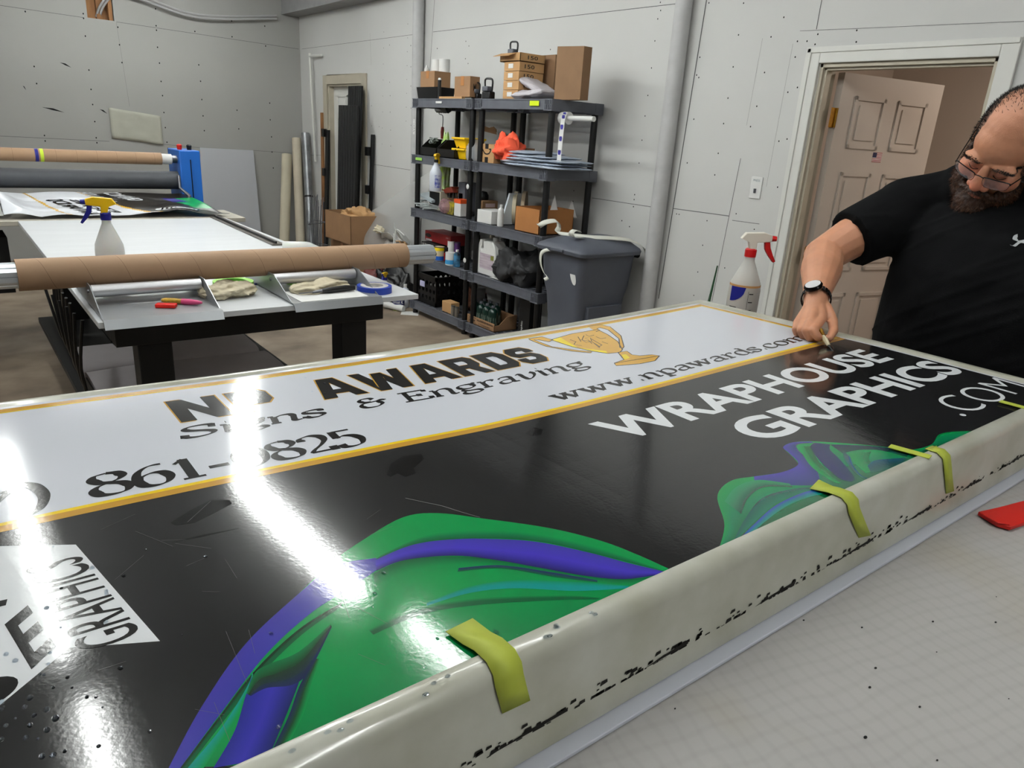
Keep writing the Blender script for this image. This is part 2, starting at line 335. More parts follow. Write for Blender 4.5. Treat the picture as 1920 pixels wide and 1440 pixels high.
# pipes on the right wall
for (px, lab, yy) in ((1307, 'wide white round pipe from floor to ceiling between trash can and doorway', 3.27), (803, 'white round pipe behind the left bay of the black shelves', 6.42)):
    b = MB().tube([(XW-.055, yy, 0), (XW-.055, yy, ZC-.002)], .052, 24)
    o = one(b, 'wall_pipe', mat('pipe_paint', (.74, .74, .74), .5, var=.15, vscale=9), lab, 'pipe', fixn=False)
b = MB().tube(smoothpts([(XW-.03, 8.66, 2.345), (XW-.06, 8.9, 2.345), (XW-.06, 8.93, 2.33), (XW-.06, 8.93, 2.28), (XW-.045, 8.88, 1.15)], 4), .013, 10)
o = one(b, 'pvc_pipe', m_trim, 'thin white plastic pipe with an elbow hanging on the wall near the room corner', 'pipe', fixn=False)
# ------------------------------------------------------------------ fluorescent fixtures
m_tube = mat('lamp_glow', (1, 1, 1), .4, emit=TUBE_POWER)
m_tube.node_tree.nodes['Principled BSDF'].inputs['Emission Color'].default_value = (.97, 1, .98, 1)
def fixture(p, q, lab, nt_=2):
    p = Vector(p); q = Vector(q); d = (q-p).normalized(); s = d.cross(Vector((0, 0, 1)))
    t = thing('fluorescent_fixture', lab, 'ceiling light', (p+q)/2+Vector((0, 0, .0)), group='long fluorescent fixtures under the ceiling')
    up_ = Vector((0, 0, 1))
    MB().prism([p-s*.11+up_*.1, p+s*.11+up_*.1, p+s*.05+up_*.15, p-s*.05+up_*.15], q-p).obj('housing', m_white, t, smooth=False)
    for k in ((-1, 1) if nt_ == 2 else (0,)):
        MB().tube([p+s*.034*k+d*.02+up_*.06, q+s*.034*k-d*.02+up_*.06], .019, 12).obj('tube', m_tube, t)
    for e in (p, q):
        MB().bar(e-s*.1+up_*.065, e+s*.1+up_*.065, .024, .09).obj('end_cap', m_white, t, smooth=False)
ZL = 3.0
for p, q, lab in (((.9, -2.7, ZL), (.9, -.5, ZL), 'added fluorescent fixture behind the viewer, brightening the near side of the sign'), ((1.6, .42, ZL), (1.6, 2.72, ZL), 'long fluorescent fixture above the white sign in the right row'),  # the one behind the viewer is unseen, added to brighten the sign's front
    ((1.5, 2.98, ZL), (1.47, 4.75, ZL), 'fluorescent fixture above the second table in the right row'), ((1.55, 4.85, ZL), (2.05, 6.5, ZL), 'fluorescent fixture ending the right row, slanted to bend its streak on the sign'),  # the slanting one is set askew to shape the streak on the sign
    ((.17, .42, ZL), (.17, 2.86, ZL), 'long fluorescent fixture above the sign in the left row'), ((.14, 3.15, ZL), (.12, 5.9, ZL), 'fluorescent fixture above the second table in the left row'),
    ((-1.7, 3.4, ZL), (-1.7, 5.8, ZL), 'added fluorescent fixture left of the tables, filling in light under them'), ((.6, 7.9, ZL), (2.9, 7.9, ZL), 'added fluorescent fixture crossing the room to light the back wall')):  # both unseen and added: fill under the tables, light for the back wall
    fixture(p, q, lab, 1 if abs(p[0]-.15) < .03 or p[1] == .42 else 2)
hl = thing('hall_fill_light', 'added unseen dome light on the hall ceiling, brightening the hall', 'ceiling light', (5.2, 1.2, 2.44))  # unseen lamp, put in to brighten the hall
MB().lathe([(.001, 0), (.06, .006), (.1, .03), (.11, .06)], 20, (5.2, 1.2, 2.44)).obj('diffuser', mat('hall_fill_glow', (1, .95, .9), .4, emit=110), hl)
# ================================================================== SIGN (pan face) AND ITS TABLE
def ip(x, xs, ys):
    n = len(xs)
    if x <= xs[0]: return ys[0]
    if x >= xs[-1]: return ys[-1]+(x-xs[-1])*(ys[-1]-ys[-2])/(xs[-1]-xs[-2])
    for i in range(n-1):
        if x <= xs[i+1]:
            h = xs[i+1]-xs[i]; t = (x-xs[i])/h
            def m(j):
                if j == 0: return 0
                if j == n-1: return (ys[-1]-ys[-2])/(xs[-1]-xs[-2])
                return (ys[j+1]-ys[j-1])/(xs[j+1]-xs[j-1])
            a = m(i)*h; c_ = m(i+1)*h
            return (2*t**3-3*t*t+1)*ys[i]+(t**3-2*t*t+t)*a+(-2*t**3+3*t*t)*ys[i+1]+(t**3-t*t)*c_
def warp(x, y):
    m = ip(x, [0, .45, .65, 1.0, 1.31, 1.75], [0, -.007, -.012, -.008, 0, .010]); bq = ip(x, [0, .4, .97, 1.4, 1.75], [-.002, -.007, -.002, .008, .022])
    u = max(0, min(1.02, (y-.39)/.87)); k = (m-.51*bq)/(.51*.51-.51); return k*u*u+(bq-k)*u
SZ = 1.18
def SM(x, y, e=0.):
    if -.0031 < e < 0: e = -.003+(e+.003)*.15   # printed layers lie a few hundredths of a millimetre apart
    return Vector((x, y, SZ+warp(x, y)+e))
def SPX(px, py, e=0.):
    if -.0031 < e < 0: e = -.003+(e+.003)*.15
    z = SZ
    for i in range(10): p = PZ(px, py, z); z = SZ+warp(p.x, p.y)+e
    return p
def xend(y): return ip(y, [.38, .50, .654, .797, .978, 1.126, 1.265], [1.792, 1.781, 1.769, 1.754, 1.719, 1.697, 1.672])
X0 = -.78; Y0, Y1 = .38, 1.262
sign = thing('sign_panel', 'long white framed plastic sign face printed with gold-edged lettering, lying across the front table', 'sign', (.5, .8, 1.07))
m_pan = mat('milky_plastic', (.74, .74, .70), .28, vscale=10, coat=.4, c2=(.645, .64, .575))
# closed rounded pan: stations across the width (offset inward, height)
prof = [(-.005, -.112), (-.005, -.096), (0, -.088), (0, -.014), (.004, -.005), (.012, 0.0), (.024, .0005), (.028, -.003), (.034, -.004)]
def edge(o_):   # outline inset by o_
    pts = []
    n = 60
    for i in range(n+1): pts.append((X0+o_+(xend(Y0)-o_*1.7-X0-o_)*i/n, Y0+o_, 0))
    for i in range(1, 20): yv = Y0+o_+(Y1-Y0-2*o_)*i/20; pts.append((xend(yv)-o_*1.7, yv, 0))
    for i in range(n+1): pts.append((xend(Y1-o_)-o_*1.7-(xend(Y1-o_)-o_*1.7-X0-o_)*i/n, Y1-o_, 0))
    for i in range(1, 20): pts.append((X0+o_, Y1-o_-(Y1-Y0-2*o_)*i/20, 0))
    return pts
b = MB(); rings = []
for o_, h in prof:
    e = edge(o_); rings.append([Vector((x, y, SZ+(warp(x, y) if h > -.05 else warp(x, y)*.0)+h)) for x, y, _ in e])
K = len(rings[0]); vs = [p for r_ in rings for p in r_]
b.add(vs, [(i*K+k, i*K+(k+1) % K, (i+1)*K+(k+1) % K, (i+1)*K+k) for i in range(len(rings)-1) for k in range(K)])
b.obj('rim', m_pan, sign, sharp=60, fixn=False)
def bump_gloss(m, s1=.07, sc=220, s2=.05):
    n = m.node_tree; N = n.nodes; L = n.links
    tc = N.new('ShaderNodeTexCoord'); a = N.new('ShaderNodeTexNoise'); a.inputs['Scale'].default_value = sc; a.inputs['Detail'].default_value = 2
    L.new(tc.outputs['Object'], a.inputs['Vector']); bp = N.new('ShaderNodeBump'); bp.inputs['Strength'].default_value = s1; bp.inputs['Distance'].default_value = .0006
    L.new(a.outputs['Fac'], bp.inputs['Height']); L.new(bp.outputs[0], N['Principled BSDF'].inputs['Normal'])
    if 'Coat Normal' in N['Principled BSDF'].inputs: L.new(bp.outputs[0], N['Principled BSDF'].inputs['Coat Normal'])
    return m
GR = .10
m_vw = bump_gloss(mat('white_vinyl', (.80, .81, .84), GR)); m_vk = bump_gloss(mat('black_vinyl', (.115, .115, .118), GR, var=.1, vscale=3, spec=.75))
m_ink = bump_gloss(mat('black_ink', (.075, .07, .07), GR)); m_gold = bump_gloss(mat('gold_ink', (.72, .54, .20), GR)); m_yel = bump_gloss(mat('yellow_ink', (.88, .75, .12), GR))
m_vlet = bump_gloss(mat('white_letter_vinyl', (.86, .87, .88), GR)); m_print = bump_gloss(mat_vc('printed_wave', GR, spec=.8))
def xin(y, o_=.034): return xend(y)-o_*1.7
FX0 = X0+.034; FY0 = Y0+.022; FY1 = Y1-.03
b = MB().grid(lambda u, v: SM(FX0-.002+(xin(FY0+v*(FY1-FY0), .03)-FX0)*u, FY0-.004+v*(FY1+.008-FY0), -.003), 90, 30)
face = b.obj('printed_face', m_vw, sign, sharp=80, fixn=False)
def lay(mb, name, m, vc=False): return mb.obj(name, m, face, smooth=False, vc=vc, fixn=False, weld=False)
def band(y0, y1, x0, x1, e, mb=None):
    mb = mb or MB(); mb.grid(lambda u, v: SM(x0+((x1 if not callable(x1) else x1(y0+(y1-y0)*v))-x0)*u, y0+(y1-y0)*v, e), 80, max(1, int((y1-y0)/.05))); return mb
lay(band(FY0, .836, FX0, lambda y: xin(y, .036), -.0024), 'black_panel', m_vk)
g = band(.834, .848, FX0, lambda y: xin(y, .036), -.0018); band(1.210, 1.224, FX0, lambda y: xin(y, .034), -.0018, g)
g.grid(lambda u, v: SM(xin(.848+v*.376, .034)-.013*(1-u), .848+v*.376, -.0017), 1, 20)
lay(g, 'gold_border', m_gold)
g = band(.848, .855, FX0, lambda y: xin(y, .044), -.0018); band(1.2065, 1.210, FX0, lambda y: xin(y, .044), -.0018, g)
g.grid(lambda u, v: SM(xin(.848+v*.362, .034)-.013-.004*(1-u), .848+v*.362, -.0017), 1, 20)
lay(g, 'yellow_border', m_yel)
fm = lambda e: (lambda p: SM(p.x, p.y, e))
# ---- lettering on the sign
def stroke(mb, pts, wf, e, c=(1, 1, 1)):
    n = len(pts); L_ = []; R_ = []
    for i, p in enumerate(pts):
        d = pts[min(i+1, n-1)]-pts[max(i-1, 0)]; d.normalize(); nn = Vector((-d.y, d.x, 0)); w_ = wf(d)/2
        L_.append(SM(p.x+nn.x*w_, p.y+nn.y*w_, e)); R_.append(SM(p.x-nn.x*w_, p.y-nn.y*w_, e))
    mb.add(L_+R_, [(i, i+1, n+i+1, n+i) for i in range(n-1)], [c]*(2*n))
NIB = math.radians(22)
# serif glyphs: lists of (smooth, points); x-height .5, cap .72, baseline 0; 'b' = thin serif bar
G = {
 'S': (.56, [(1, [(.47, .56), (.46, .66), (.32, .715), (.12, .68), (.06, .55), (.14, .44), (.36, .33), (.48, .22), (.44, .07), (.26, -.01), (.09, .03), (.04, .17)]), (0, [(.475, .50), (.475, .72)]), (0, [(.035, 0), (.035, .2)])]),
 'i': (.28, [(0, [(.14, .47), (.14, .05)]), (1, [(.14, .08), (.17, .01), (.25, .04)]), (0, [(.04, .48), (.15, .48)]), (0, [(.13, .66), (.15, .66)])]),
 'g': (.52, [(1, [(.25, .50), (.1, .46), (.06, .34), (.12, .22), (.25, .18), (.38, .24), (.42, .35), (.36, .47), (.25, .50)]), (1, [(.34, .44), (.42, .52), (.5, .5)]), (1, [(.16, .2), (.09, .1), (.2, .03), (.4, 0), (.47, -.1), (.36, -.2), (.16, -.2), (.06, -.11), (.12, .0)])]),
 'n': (.6, [(0, [(.12, .46), (.12, .02)]), (0, [(.02, .48), (.12, .48)]), (1, [(.12, .36), (.24, .49), (.38, .49), (.45, .38), (.45, .2), (.45, .06), (.5, .01), (.58, .03)]), (0, [(.04, .01), (.21, .01)])]),
 's': (.44, [(1, [(.36, .38), (.34, .47), (.22, .50), (.08, .45), (.08, .34), (.2, .27), (.34, .2), (.37, .1), (.28, .0), (.14, .0), (.05, .1)]), (0, [(.365, .36), (.365, .5)]), (0, [(.045, 0), (.045, .13)])]),
 '&': (.72, [(1, [(.66, .42), (.56, .46), (.5, .36), (.52, .18), (.36, .02), (.14, .02), (.06, .16), (.14, .32), (.34, .38), (.2, .42), (.14, .54), (.22, .66), (.38, .66), (.44, .56)]), (1, [(.3, .37), (.5, .40), (.7, .44)])]),
 'E': (.66, [(0, [(.17, .70), (.17, .02)]), (0, [(.04, .705), (.58, .705)]), (0, [(.04, .01), (.62, .01)]), (0, [(.17, .37), (.42, .37)]), (0, [(.585, .56), (.585, .71)]), (0, [(.625, 0), (.625, .17)]), (0, [(.43, .28), (.43, .46)])]),
 'r': (.46, [(0, [(.14, .46), (.14, .02)]), (0, [(.03, .48), (.14, .48)]), (1, [(.15, .34), (.24, .48), (.36, .49), (.42, .42)]), (0, [(.04, .01), (.26, .01)])]),
 'a': (.54, [(1, [(.36, .46), (.2, .5), (.08, .38), (.06, .18), (.14, .02), (.26, .04), (.36, .2), (.4, .48)]), (1, [(.4, .48), (.38, .2), (.42, .02), (.52, .06)])]),
 'A': (.52, [(1, [(.08, .40), (.16, .49), (.3, .5), (.38, .42), (.38, .2), (.38, .05), (.5, .02)]), (1, [(.38, .3), (.2, .27), (.07, .18), (.08, .04), (.2, .0), (.32, .06), (.38, .14)])]),
 'v': (.54, [(1, [(.03, .46), (.1, .5), (.15, .42), (.16, .2), (.2, .03), (.3, .02), (.44, .2), (.48, .38), (.42, .5)])]),
 'w': (.82, [(0, [(.08, .5), (.24, .0)]), (0, [(.24, .0), (.40, .48)]), (0, [(.36, .5), (.54, .0)]), (0, [(.54, .0), (.72, .5)]), (0, [(0, .49), (.2, .49)]), (0, [(.3, .49), (.5, .49)]), (0, [(.6, .49), (.8, .49)])]),
 'p': (.58, [(0, [(.12, .46), (.12, -.22)]), (0, [(.02, .48), (.12, .48)]), (1, [(.13, .38), (.26, .5), (.42, .46), (.5, .28), (.44, .06), (.28, .0), (.13, .08)]), (0, [(.02, -.22), (.24, -.22)])]),
 'd': (.58, [(0, [(.44, .74), (.44, .02)]), (0, [(.34, .74), (.44, .74)]), (1, [(.43, .38), (.3, .5), (.14, .46), (.06, .26), (.12, .06), (.28, .0), (.43, .1)]), (0, [(.44, .01), (.55, .01)])]),
 'o': (.54, [(1, [(.26, .5), (.1, .43), (.05, .25), (.1, .07), (.26, .0), (.42, .07), (.48, .25), (.42, .43), (.26, .5)])]),
 'c': (.5, [(1, [(.43, .38), (.36, .48), (.24, .5), (.1, .42), (.05, .24), (.12, .06), (.26, .0), (.38, .03), (.46, .12)]), (0, [(.40, .40), (.42, .40)])]),
 'm': (.92, [(0, [(.12, .46), (.12, .02)]), (0, [(.02, .48), (.12, .48)]), (1, [(.12, .36), (.24, .49), (.36, .49), (.42, .38), (.42, .02)]), (1, [(.42, .36), (.56, .49), (.68, .49), (.74, .38), (.74, .02)]), (0, [(.04, .01), (.22, .01)]), (0, [(.34, .01), (.52, .01)]), (0, [(.66, .01), (.86, .01)])]),
 '.': (.24, [(0, [(.09, .05), (.15, .05)])]),
 ' ': (.3, []),
 '-': (.5, [(0, [(.08, .24), (.4, .24)])]),
 '8': (.6, [(1, [(.3, .70), (.14, .66), (.08, .54), (.16, .42), (.3, .37), (.46, .3), (.53, .18), (.46, .04), (.3, .0), (.12, .04), (.05, .18), (.12, .3), (.3, .38), (.44, .45), (.5, .55), (.44, .66), (.3, .70)])]),
 '6': (.6, [(1, [(.5, .68), (.3, .66), (.12, .5), (.06, .26), (.12, .06), (.3, .0), (.46, .06), (.53, .22), (.46, .38), (.3, .42), (.14, .34), (.08, .24)])]),
 '1': (.46, [(0, [(.24, .70), (.24, .02)]), (0, [(.08, .56), (.24, .70)]), (0, [(.08, .01), (.42, .01)])]),
 '0': (.62, [(1, [(.3, .70), (.12, .58), (.06, .35), (.12, .12), (.3, .0), (.48, .12), (.54, .35), (.48, .58), (.3, .70)])]),
 '2': (.6, [(1, [(.08, .52), (.1, .64), (.28, .70), (.46, .62), (.48, .46), (.36, .3), (.16, .14), (.06, .03)]), (0, [(.06, .04), (.5, .04)]), (0, [(.5, .0), (.5, .16)])]),
 '5': (.58, [(0, [(.14, .68), (.48, .68)]), (0, [(.13, .70), (.11, .40)]), (1, [(.11, .40), (.26, .46), (.44, .4), (.52, .24), (.44, .06), (.26, .0), (.1, .03), (.06, .14)])]),
 '7': (.58, [(0, [(.06, .68), (.52, .68)]), (1, [(.52, .68), (.36, .4), (.26, .18), (.24, .0)]), (0, [(.06, .55), (.06, .7)])]),
 ')': (.34, [(1, [(.06, .84), (.2, .68), (.27, .34), (.2, .0), (.06, -.16)])]),
}
def serif(mb, s, x, y, w_, h, e, thick=.15, thin=.035, shear=0.):
    tot = sum(G[ch][0] for ch in s); k = w_/tot; cx = x; kk = (abs(k)+h)/2
    for ch in s:
        aw, ss = G[ch]
        for sm, pts in ss:
            P_ = smoothpts(pts, 6) if sm else [Vector((*p, 0)) for p in pts]
            if not sm:
                a, c_ = P_[0], P_[-1]; P_ = [a.lerp(c_, i/3) for i in range(4)]
            Q = [Vector((cx+(p.x+shear*p.y)*k, y+p.y*h, 0)) for p in P_]
            dot = (ch in '.i' and len(pts) == 2 and abs(pts[0][0]-pts[1][0]) < .09 and pts[0][1] in (.05, .66)) or (ch == 'c' and len(pts) == 2)
            hy = ch == '-'
            stroke(mb, Q, (lambda d: .10*kk) if (dot or hy) else (lambda d: kk*(thin+(thick-thin)*abs(d.x*math.sin(-NIB)+d.y*math.cos(NIB))**1.6)), e)
        cx += aw*k
b = MB(); serif(b, 'Signs', .217, .997, .215, .058, -.0012, .17, .04, .12); serif(b, '&', .490, .997, .058, .060, -.0012, .16, .04); serif(b, 'EngrAving', .566, .995, .425, .060, -.0012, .16, .038, .10)
serif(b, 'www.npAwArds.com', .806, .879, .80, .052, -.0012, .17, .04)
serif(b, '7)', -.035, .872, .085, .088, -.0012, .16, .03); serif(b, '861-0825', .088, .868, .352, .088, -.0012, .17, .03)
lay(b, 'lettering', m_ink)
# block letters: octagonal poly glyphs, unit box
BL = {
 'N': [[(0, 0), (.3, 0), (.3, .5), (.68, 0), (1, 0), (1, 1), (.7, 1), (.7, .5), (.32, 1), (0, 1)]],
 'W': [[(.2, 0), (.38, 0), (.5, .42), (.62, 0), (.8, 0), (1, 1), (.78, 1), (.7, .45), (.58, .85), (.42, .85), (.3, .45), (.22, 1), (0, 1)]],
}
def bar2(mb, pts, wd, fn, e):
    for a, c_ in zip(pts[:-1], pts[1:]):
        d = Vector((c_[0]-a[0], c_[1]-a[1])).normalized(); n = Vector((-d.y, d.x))*wd/2; A = Vector(a)-d*wd*.2; C_ = Vector(c_)+d*wd*.2
        mb.add([fn(p, e) for p in (A+n, C_+n, C_-n, A-n)], [(0, 1, 2, 3)])
def block(mb, s, x, y, w_, h, gap, e, grow=0.):
    wds = {'N': 1, 'P': .86, ' ': .9, 'A': 1.08, 'W': 1.35, 'R': .95, 'D': .92, 'S': .88}; tot = sum(wds[c_] for c_ in s)+gap*(len(s)-1); k = w_/tot; cx = x
    for ch in s:
        cw = wds[ch]*k; g_ = grow
        fn = lambda p, e_, cx=cx, cw=cw: SM(cx+p[0]*cw, y+p[1]*h, e_)
        def P(poly, e_=e):
            c0 = Vector((.5, .5)); mb.add([SM(cx+p[0]*cw+(g_ if p[0] > .5 else -g_), y+p[1]*h+(g_ if p[1] > .5 else -g_), e_) for p in poly], [tuple(range(len(poly)))])
        if ch in 'NW':
            if ch == 'N':
                P([(0, 0), (.3, 0), (.3, 1), (0, 1)]); P([(.7, 0), (1, 0), (1, 1), (.7, 1)]); P([(0, 1), (.32, 1), (1, 0), (.68, 0)])
            else:
                P([(0, 1), (.22, 1), (.40, 0), (.18, 0)]); P([(.18, 0), (.4, 0), (.6, .9), (.4, .9)]); P([(.4, .9), (.6, .9), (.82, 0), (.60, 0)]); P([(.6, 0), (.82, 0), (1, 1), (.78, 1)])
        elif ch == 'P': P([(0, 0), (.34, 0), (.34, 1), (0, 1)]); P([(.3, 1), (.82, 1), (.6, .78), (.3, .78)]); P([(.82, 1), (1, .84), (.66, .72), (.6, .78)]); P([(1, .84), (1, .48), (.66, .56), (.66, .74)]); P([(1, .48), (.82, .3), (.6, .5), (.66, .58)]); P([(.82, .3), (.3, .3), (.3, .5), (.62, .5)])
        elif ch == 'A': P([(0, 0), (.3, 0), (.56, 1), (.3, 1)]); P([(.7, 0), (1, 0), (.7, 1), (.44, 1)]); P([(.2, .2), (.8, .2), (.74, .4), (.26, .4)]); P([(.36, .8), (.64, .8), (.62, 1), (.38, 1)])
        elif ch == 'R': P([(0, 0), (.33, 0), (.33, 1), (0, 1)]); P([(.3, 1), (.82, 1), (.6, .78), (.3, .78)]); P([(.82, 1), (.97, .86), (.64, .74), (.6, .78)]); P([(.97, .86), (.97, .52), (.64, .6), (.64, .76)]); P([(.97, .52), (.8, .36), (.6, .54), (.64, .62)]); P([(.8, .36), (.3, .36), (.3, .56), (.62, .56)]); P([(.45, .42), (.8, .42), (1, 0), (.66, 0)])
        elif ch == 'D': P([(0, 0), (.34, 0), (.34, 1), (0, 1)]); P([(.3, 1), (.78, 1), (.6, .76), (.3, .76)]); P([(.78, 1), (1, .78), (.66, .68), (.6, .76)]); P([(1, .78), (1, .22), (.66, .32), (.66, .68)]); P([(1, .22), (.78, 0), (.6, .24), (.66, .32)]); P([(.78, 0), (.3, 0), (.3, .24), (.6, .24)])
        elif ch == 'S': P([(.2, 1), (.8, 1), (.7, .78), (.34, .78)]); P([(.8, 1), (1, .8), (1, .64), (.66, .64), (.66, .76)]); P([(.2, 1), (0, .8), (.32, .7), (.4, .78)]); P([(0, .8), (0, .56), (.32, .64), (.32, .74)]); P([(0, .56), (.18, .42), (.4, .6), (.32, .66)]); P([(.18, .42), (.62, .42), (.82, .6), (.36, .62)]); P([(.82, .6), (1, .44), (.68, .32), (.6, .42)]); P([(1, .46), (1, .2), (.68, .28), (.68, .4)]); P([(1, .2), (.8, 0), (.6, .22), (.68, .3)]); P([(.8, 0), (.2, 0), (.34, .22), (.66, .22)]); P([(.2, 0), (0, .2), (0, .36), (.34, .36), (.34, .22)])
        cx += (wds[ch]+gap)*k
for g_, e_, nm, mm in ((.0022, -.0015, 'letter_outline', m_gold), (0, -.0009, 'lettering', m_ink)):
    b = MB(); block(b, 'NP', .232, 1.060, .152, .098, .2, e_, g_); block(b, 'AWARDS', .455, 1.062, .495, .098, .09, e_, g_); lay(b, nm, mm)
# sans lettering on the black half
b = MB(); text(b, 'WRAPHOUSE', (.778, .690, 0), (1, 0, 0), (0, 1, 0), .858, .083, .028, 6, fm(-.0012))
text(b, 'GRAPHICS', (.967, .566, 0), (1, 0, 0), (0, 1, 0), .735, .086, .028, 6, fm(-.0012))
text(b, '.COM', (1.390, .446, 0), (1, 0, 0), (0, 1, 0), .325, .072, -.012, 6, fm(-.0012))
# white logo patch on the left
patch = [(.142, .0)]; pl = [SPX(*q, -.0016) for q in ((142, 1021), (300, 1202), (130, 1215), (0, 1322))]
pl += [SM(-.16, .50, -.0016), SM(-.16, .80, -.0016), SPX(0, 1024, -.0016)]
b.poly(pl); lay(b, 'white_lettering', m_vlet)
b = MB(); text(b, 'GRAPHICS', SPX(268, 1183, 0), SPX(150, 1036, 0)-SPX(268, 1183, 0), (-1, -.0, 0), (SPX(150, 1036, 0)-SPX(268, 1183, 0)).length, .047, .005, 5, fm(-.0008))
o_ = SPX(58, 1250, 0); text(b, 'E', o_, SPX(95, 1215, 0)-o_, (SPX(4, 1160, 0)-o_), .028, .075, .03, 5, fm(-.0008))
o_ = SPX(28, 1300, 0); text(b, 'S', o_, (.2, 1, 0), (-1, .1, 0), .030, .075, .03, 5, fm(-.0008)); o_ = SPX(10, 1130, 0); text(b, 'P', o_, (.2, 1, 0), (-1, .1, 0), .03, .06, .03, 5, fm(-.0008))
lay(b, 'logo_lettering', m_ink)
# trophy
def poly_px(pts, e, c, sm=1, mb=None):
    mb = mb or MB(); q = smoothpts([Vector((x, y, 0)) for x, y in pts], 5, True) if sm else [Vector((x, y, 0)) for x, y in pts]
    mb.add([SPX(p.x, p.y, e) for p in q], [tuple(range(len(q)))], [lin(c)]*len(q)); return mb
def line_px(pts, wd, e, c, mb, sm=1):
    q = smoothpts([Vector((x, y, 0)) for x, y in pts], 5) if sm else [Vector((x, y, 0)) for x, y in pts]
    q = [SPX(p.x, p.y, e) for p in q]; stroke(mb, [Vector((p.x, p.y, 0)) for p in q], lambda d: wd, e, lin(c)); return mb
Z5 = lambda L_: [(960+x/2.667, 560+y/2.667) for x, y in L_]
b = MB()
gold = (.80, .62, .26); yl = (.90, .80, .15); ol = (.2, .13, .05)
cup = Z5([(190, 207), (270, 180), (400, 165), (500, 185), (545, 230), (560, 262), (500, 272), (400, 270), (300, 258)])
poly_px(Z5([(195, 205), (300, 175), (420, 155), (440, 160), (480, 180), (530, 215), (552, 255), (540, 268), (480, 274), (400, 262), (300, 240)]), -.0012, gold, 0, b)
poly_px(Z5([(195, 207), (240, 193), (330, 245), (470, 262), (480, 274), (400, 263), (300, 241)]), -.0009, yl, 0, b)
poly_px(Z5([(530, 268), (575, 262), (600, 280), (640, 285), (700, 280), (738, 285), (715, 310), (640, 325), (520, 335), (512, 322), (560, 305), (548, 290)]), -.0012, gold, 0, b)
poly_px(Z5([(548, 280), (570, 278), (590, 296), (560, 305)]), -.0009, yl, 0, b)
for L_ in ([(82, 200), (150, 190), (205, 206), (185, 215), (130, 205), (110, 206), (200, 240), (330, 258), (400, 265), (395, 271), (300, 262), (170, 238), (85, 204)], [(378, 138), (440, 130), (490, 140), (545, 185), (560, 240), (552, 250), (540, 245), (535, 200), (480, 155), (440, 145), (425, 150), (440, 158), (420, 165)]):
    poly_px(Z5(L_), -.0013, gold, 0, b)
trophy = lay(b, 'trophy_print', m_print, vc=True)
b = MB()
for L_ in ([(195, 205), (300, 175), (420, 155), (440, 160), (480, 180), (530, 215), (552, 255), (540, 268), (480, 274), (400, 262), (300, 240), (195, 205)], [(530, 268), (575, 262), (600, 280), (640, 285), (700, 280), (738, 285), (715, 310), (640, 325), (520, 335), (512, 322), (560, 305), (548, 290), (530, 268)], [(512, 322), (620, 305), (738, 285)],
    [(82, 200), (150, 190), (205, 206), (185, 215), (130, 205), (110, 206), (200, 240), (330, 258), (400, 265), (395, 271), (300, 262), (170, 238), (85, 204)], [(378, 138), (440, 130), (490, 140), (545, 185), (560, 240), (552, 250), (540, 245), (535, 200), (480, 155), (440, 145), (425, 150), (440, 158), (420, 165)]):
    line_px(Z5(L_), .0022, -.0004, ol, b, 0)
for L_ in ([(330, 190), (345, 215), (380, 205), (400, 225)], [(360, 185), (350, 205), (372, 220), (398, 212), (392, 196), (366, 198)], [(340, 205), (400, 215), (440, 240)], [(395, 200), (450, 232), (430, 242)], [(410, 222), (440, 246)], [(290, 205), (320, 215), (310, 228), (350, 235)], [(420, 190), (445, 200), (470, 196)], [(450, 215), (480, 225)], [(370, 180), (385, 188), (410, 182)]):
    line_px(Z5(L_), .0018, -.0003, (.25, .18, .1), b, 0)
lay(b, 'trophy_outline', m_print, vc=True)
# colour waves
def ribbon(mb, A, B_, ca, cb, e, n=40, cm=None, soft=0):
    A = smoothpts([Vector((x, y, 0)) for x, y in A], 12); B_ = smoothpts([Vector((x, y, 0)) for x, y in B_], 12)
    at = lambda L_, u: L_[int(u*(len(L_)-1))].lerp(L_[min(int(u*(len(L_)-1))+1, len(L_)-1)], u*(len(L_)-1)-int(u*(len(L_)-1)))
    la, lb = lin(ca), lin(cb); lm = lin(cm) if cm else tuple((p+q)/2 for p, q in zip(la, lb))
    def f(u, v): p = at(A, u).lerp(at(B_, u), v); return SPX(p.x, p.y, e)
    def cf(u, v):
        if v < .5: t = v*2; return tuple(p+(q-p)*t for p, q in zip(la, lm))
        t = v*2-1; return tuple(p+(q-p)*t for p, q in zip(lm, lb))
    mb.grid(f, n, 6, cf); return mb
gr = (.02, .53, .26); gd = (.03, .34, .19); pu = (.23, .21, .58); pd = (.13, .12, .36); te = (.04, .52, .5); dk = (.06, .13, .09)
b = MB()
edgeL = [(452, 1439), (560, 1390), (800, 1281), (1000, 1188), (1130, 1127), (1255, 1069)]
top1 = [(316, 1440), (375, 1330), (458, 1210), (558, 1115), (625, 1052), (683, 1011), (755, 970), (820, 962), (905, 972), (1030, 990), (1130, 1015), (1200, 1042), (1253, 1066)]
ribbon(b, top1, [(330, 1440), (470, 1432), (520, 1407), (600, 1372), (680, 1336), (760, 1300), (830, 1268), (900, 1235), (980, 1197), (1060, 1160), (1130, 1127), (1200, 1095), (1253, 1070)], gr, (.03, .46, .24), -.0020, 60, gr)
ribbon(b, [(700, 1075), (760, 1050), (850, 1043), (950, 1052), (1080, 1075), (1180, 1085), (1235, 1078)], [(705, 1130), (780, 1092), (880, 1075), (980, 1080), (1080, 1098), (1160, 1108), (1225, 1082)], gd, gr, -.0017, 50, (.02, .5, .25))
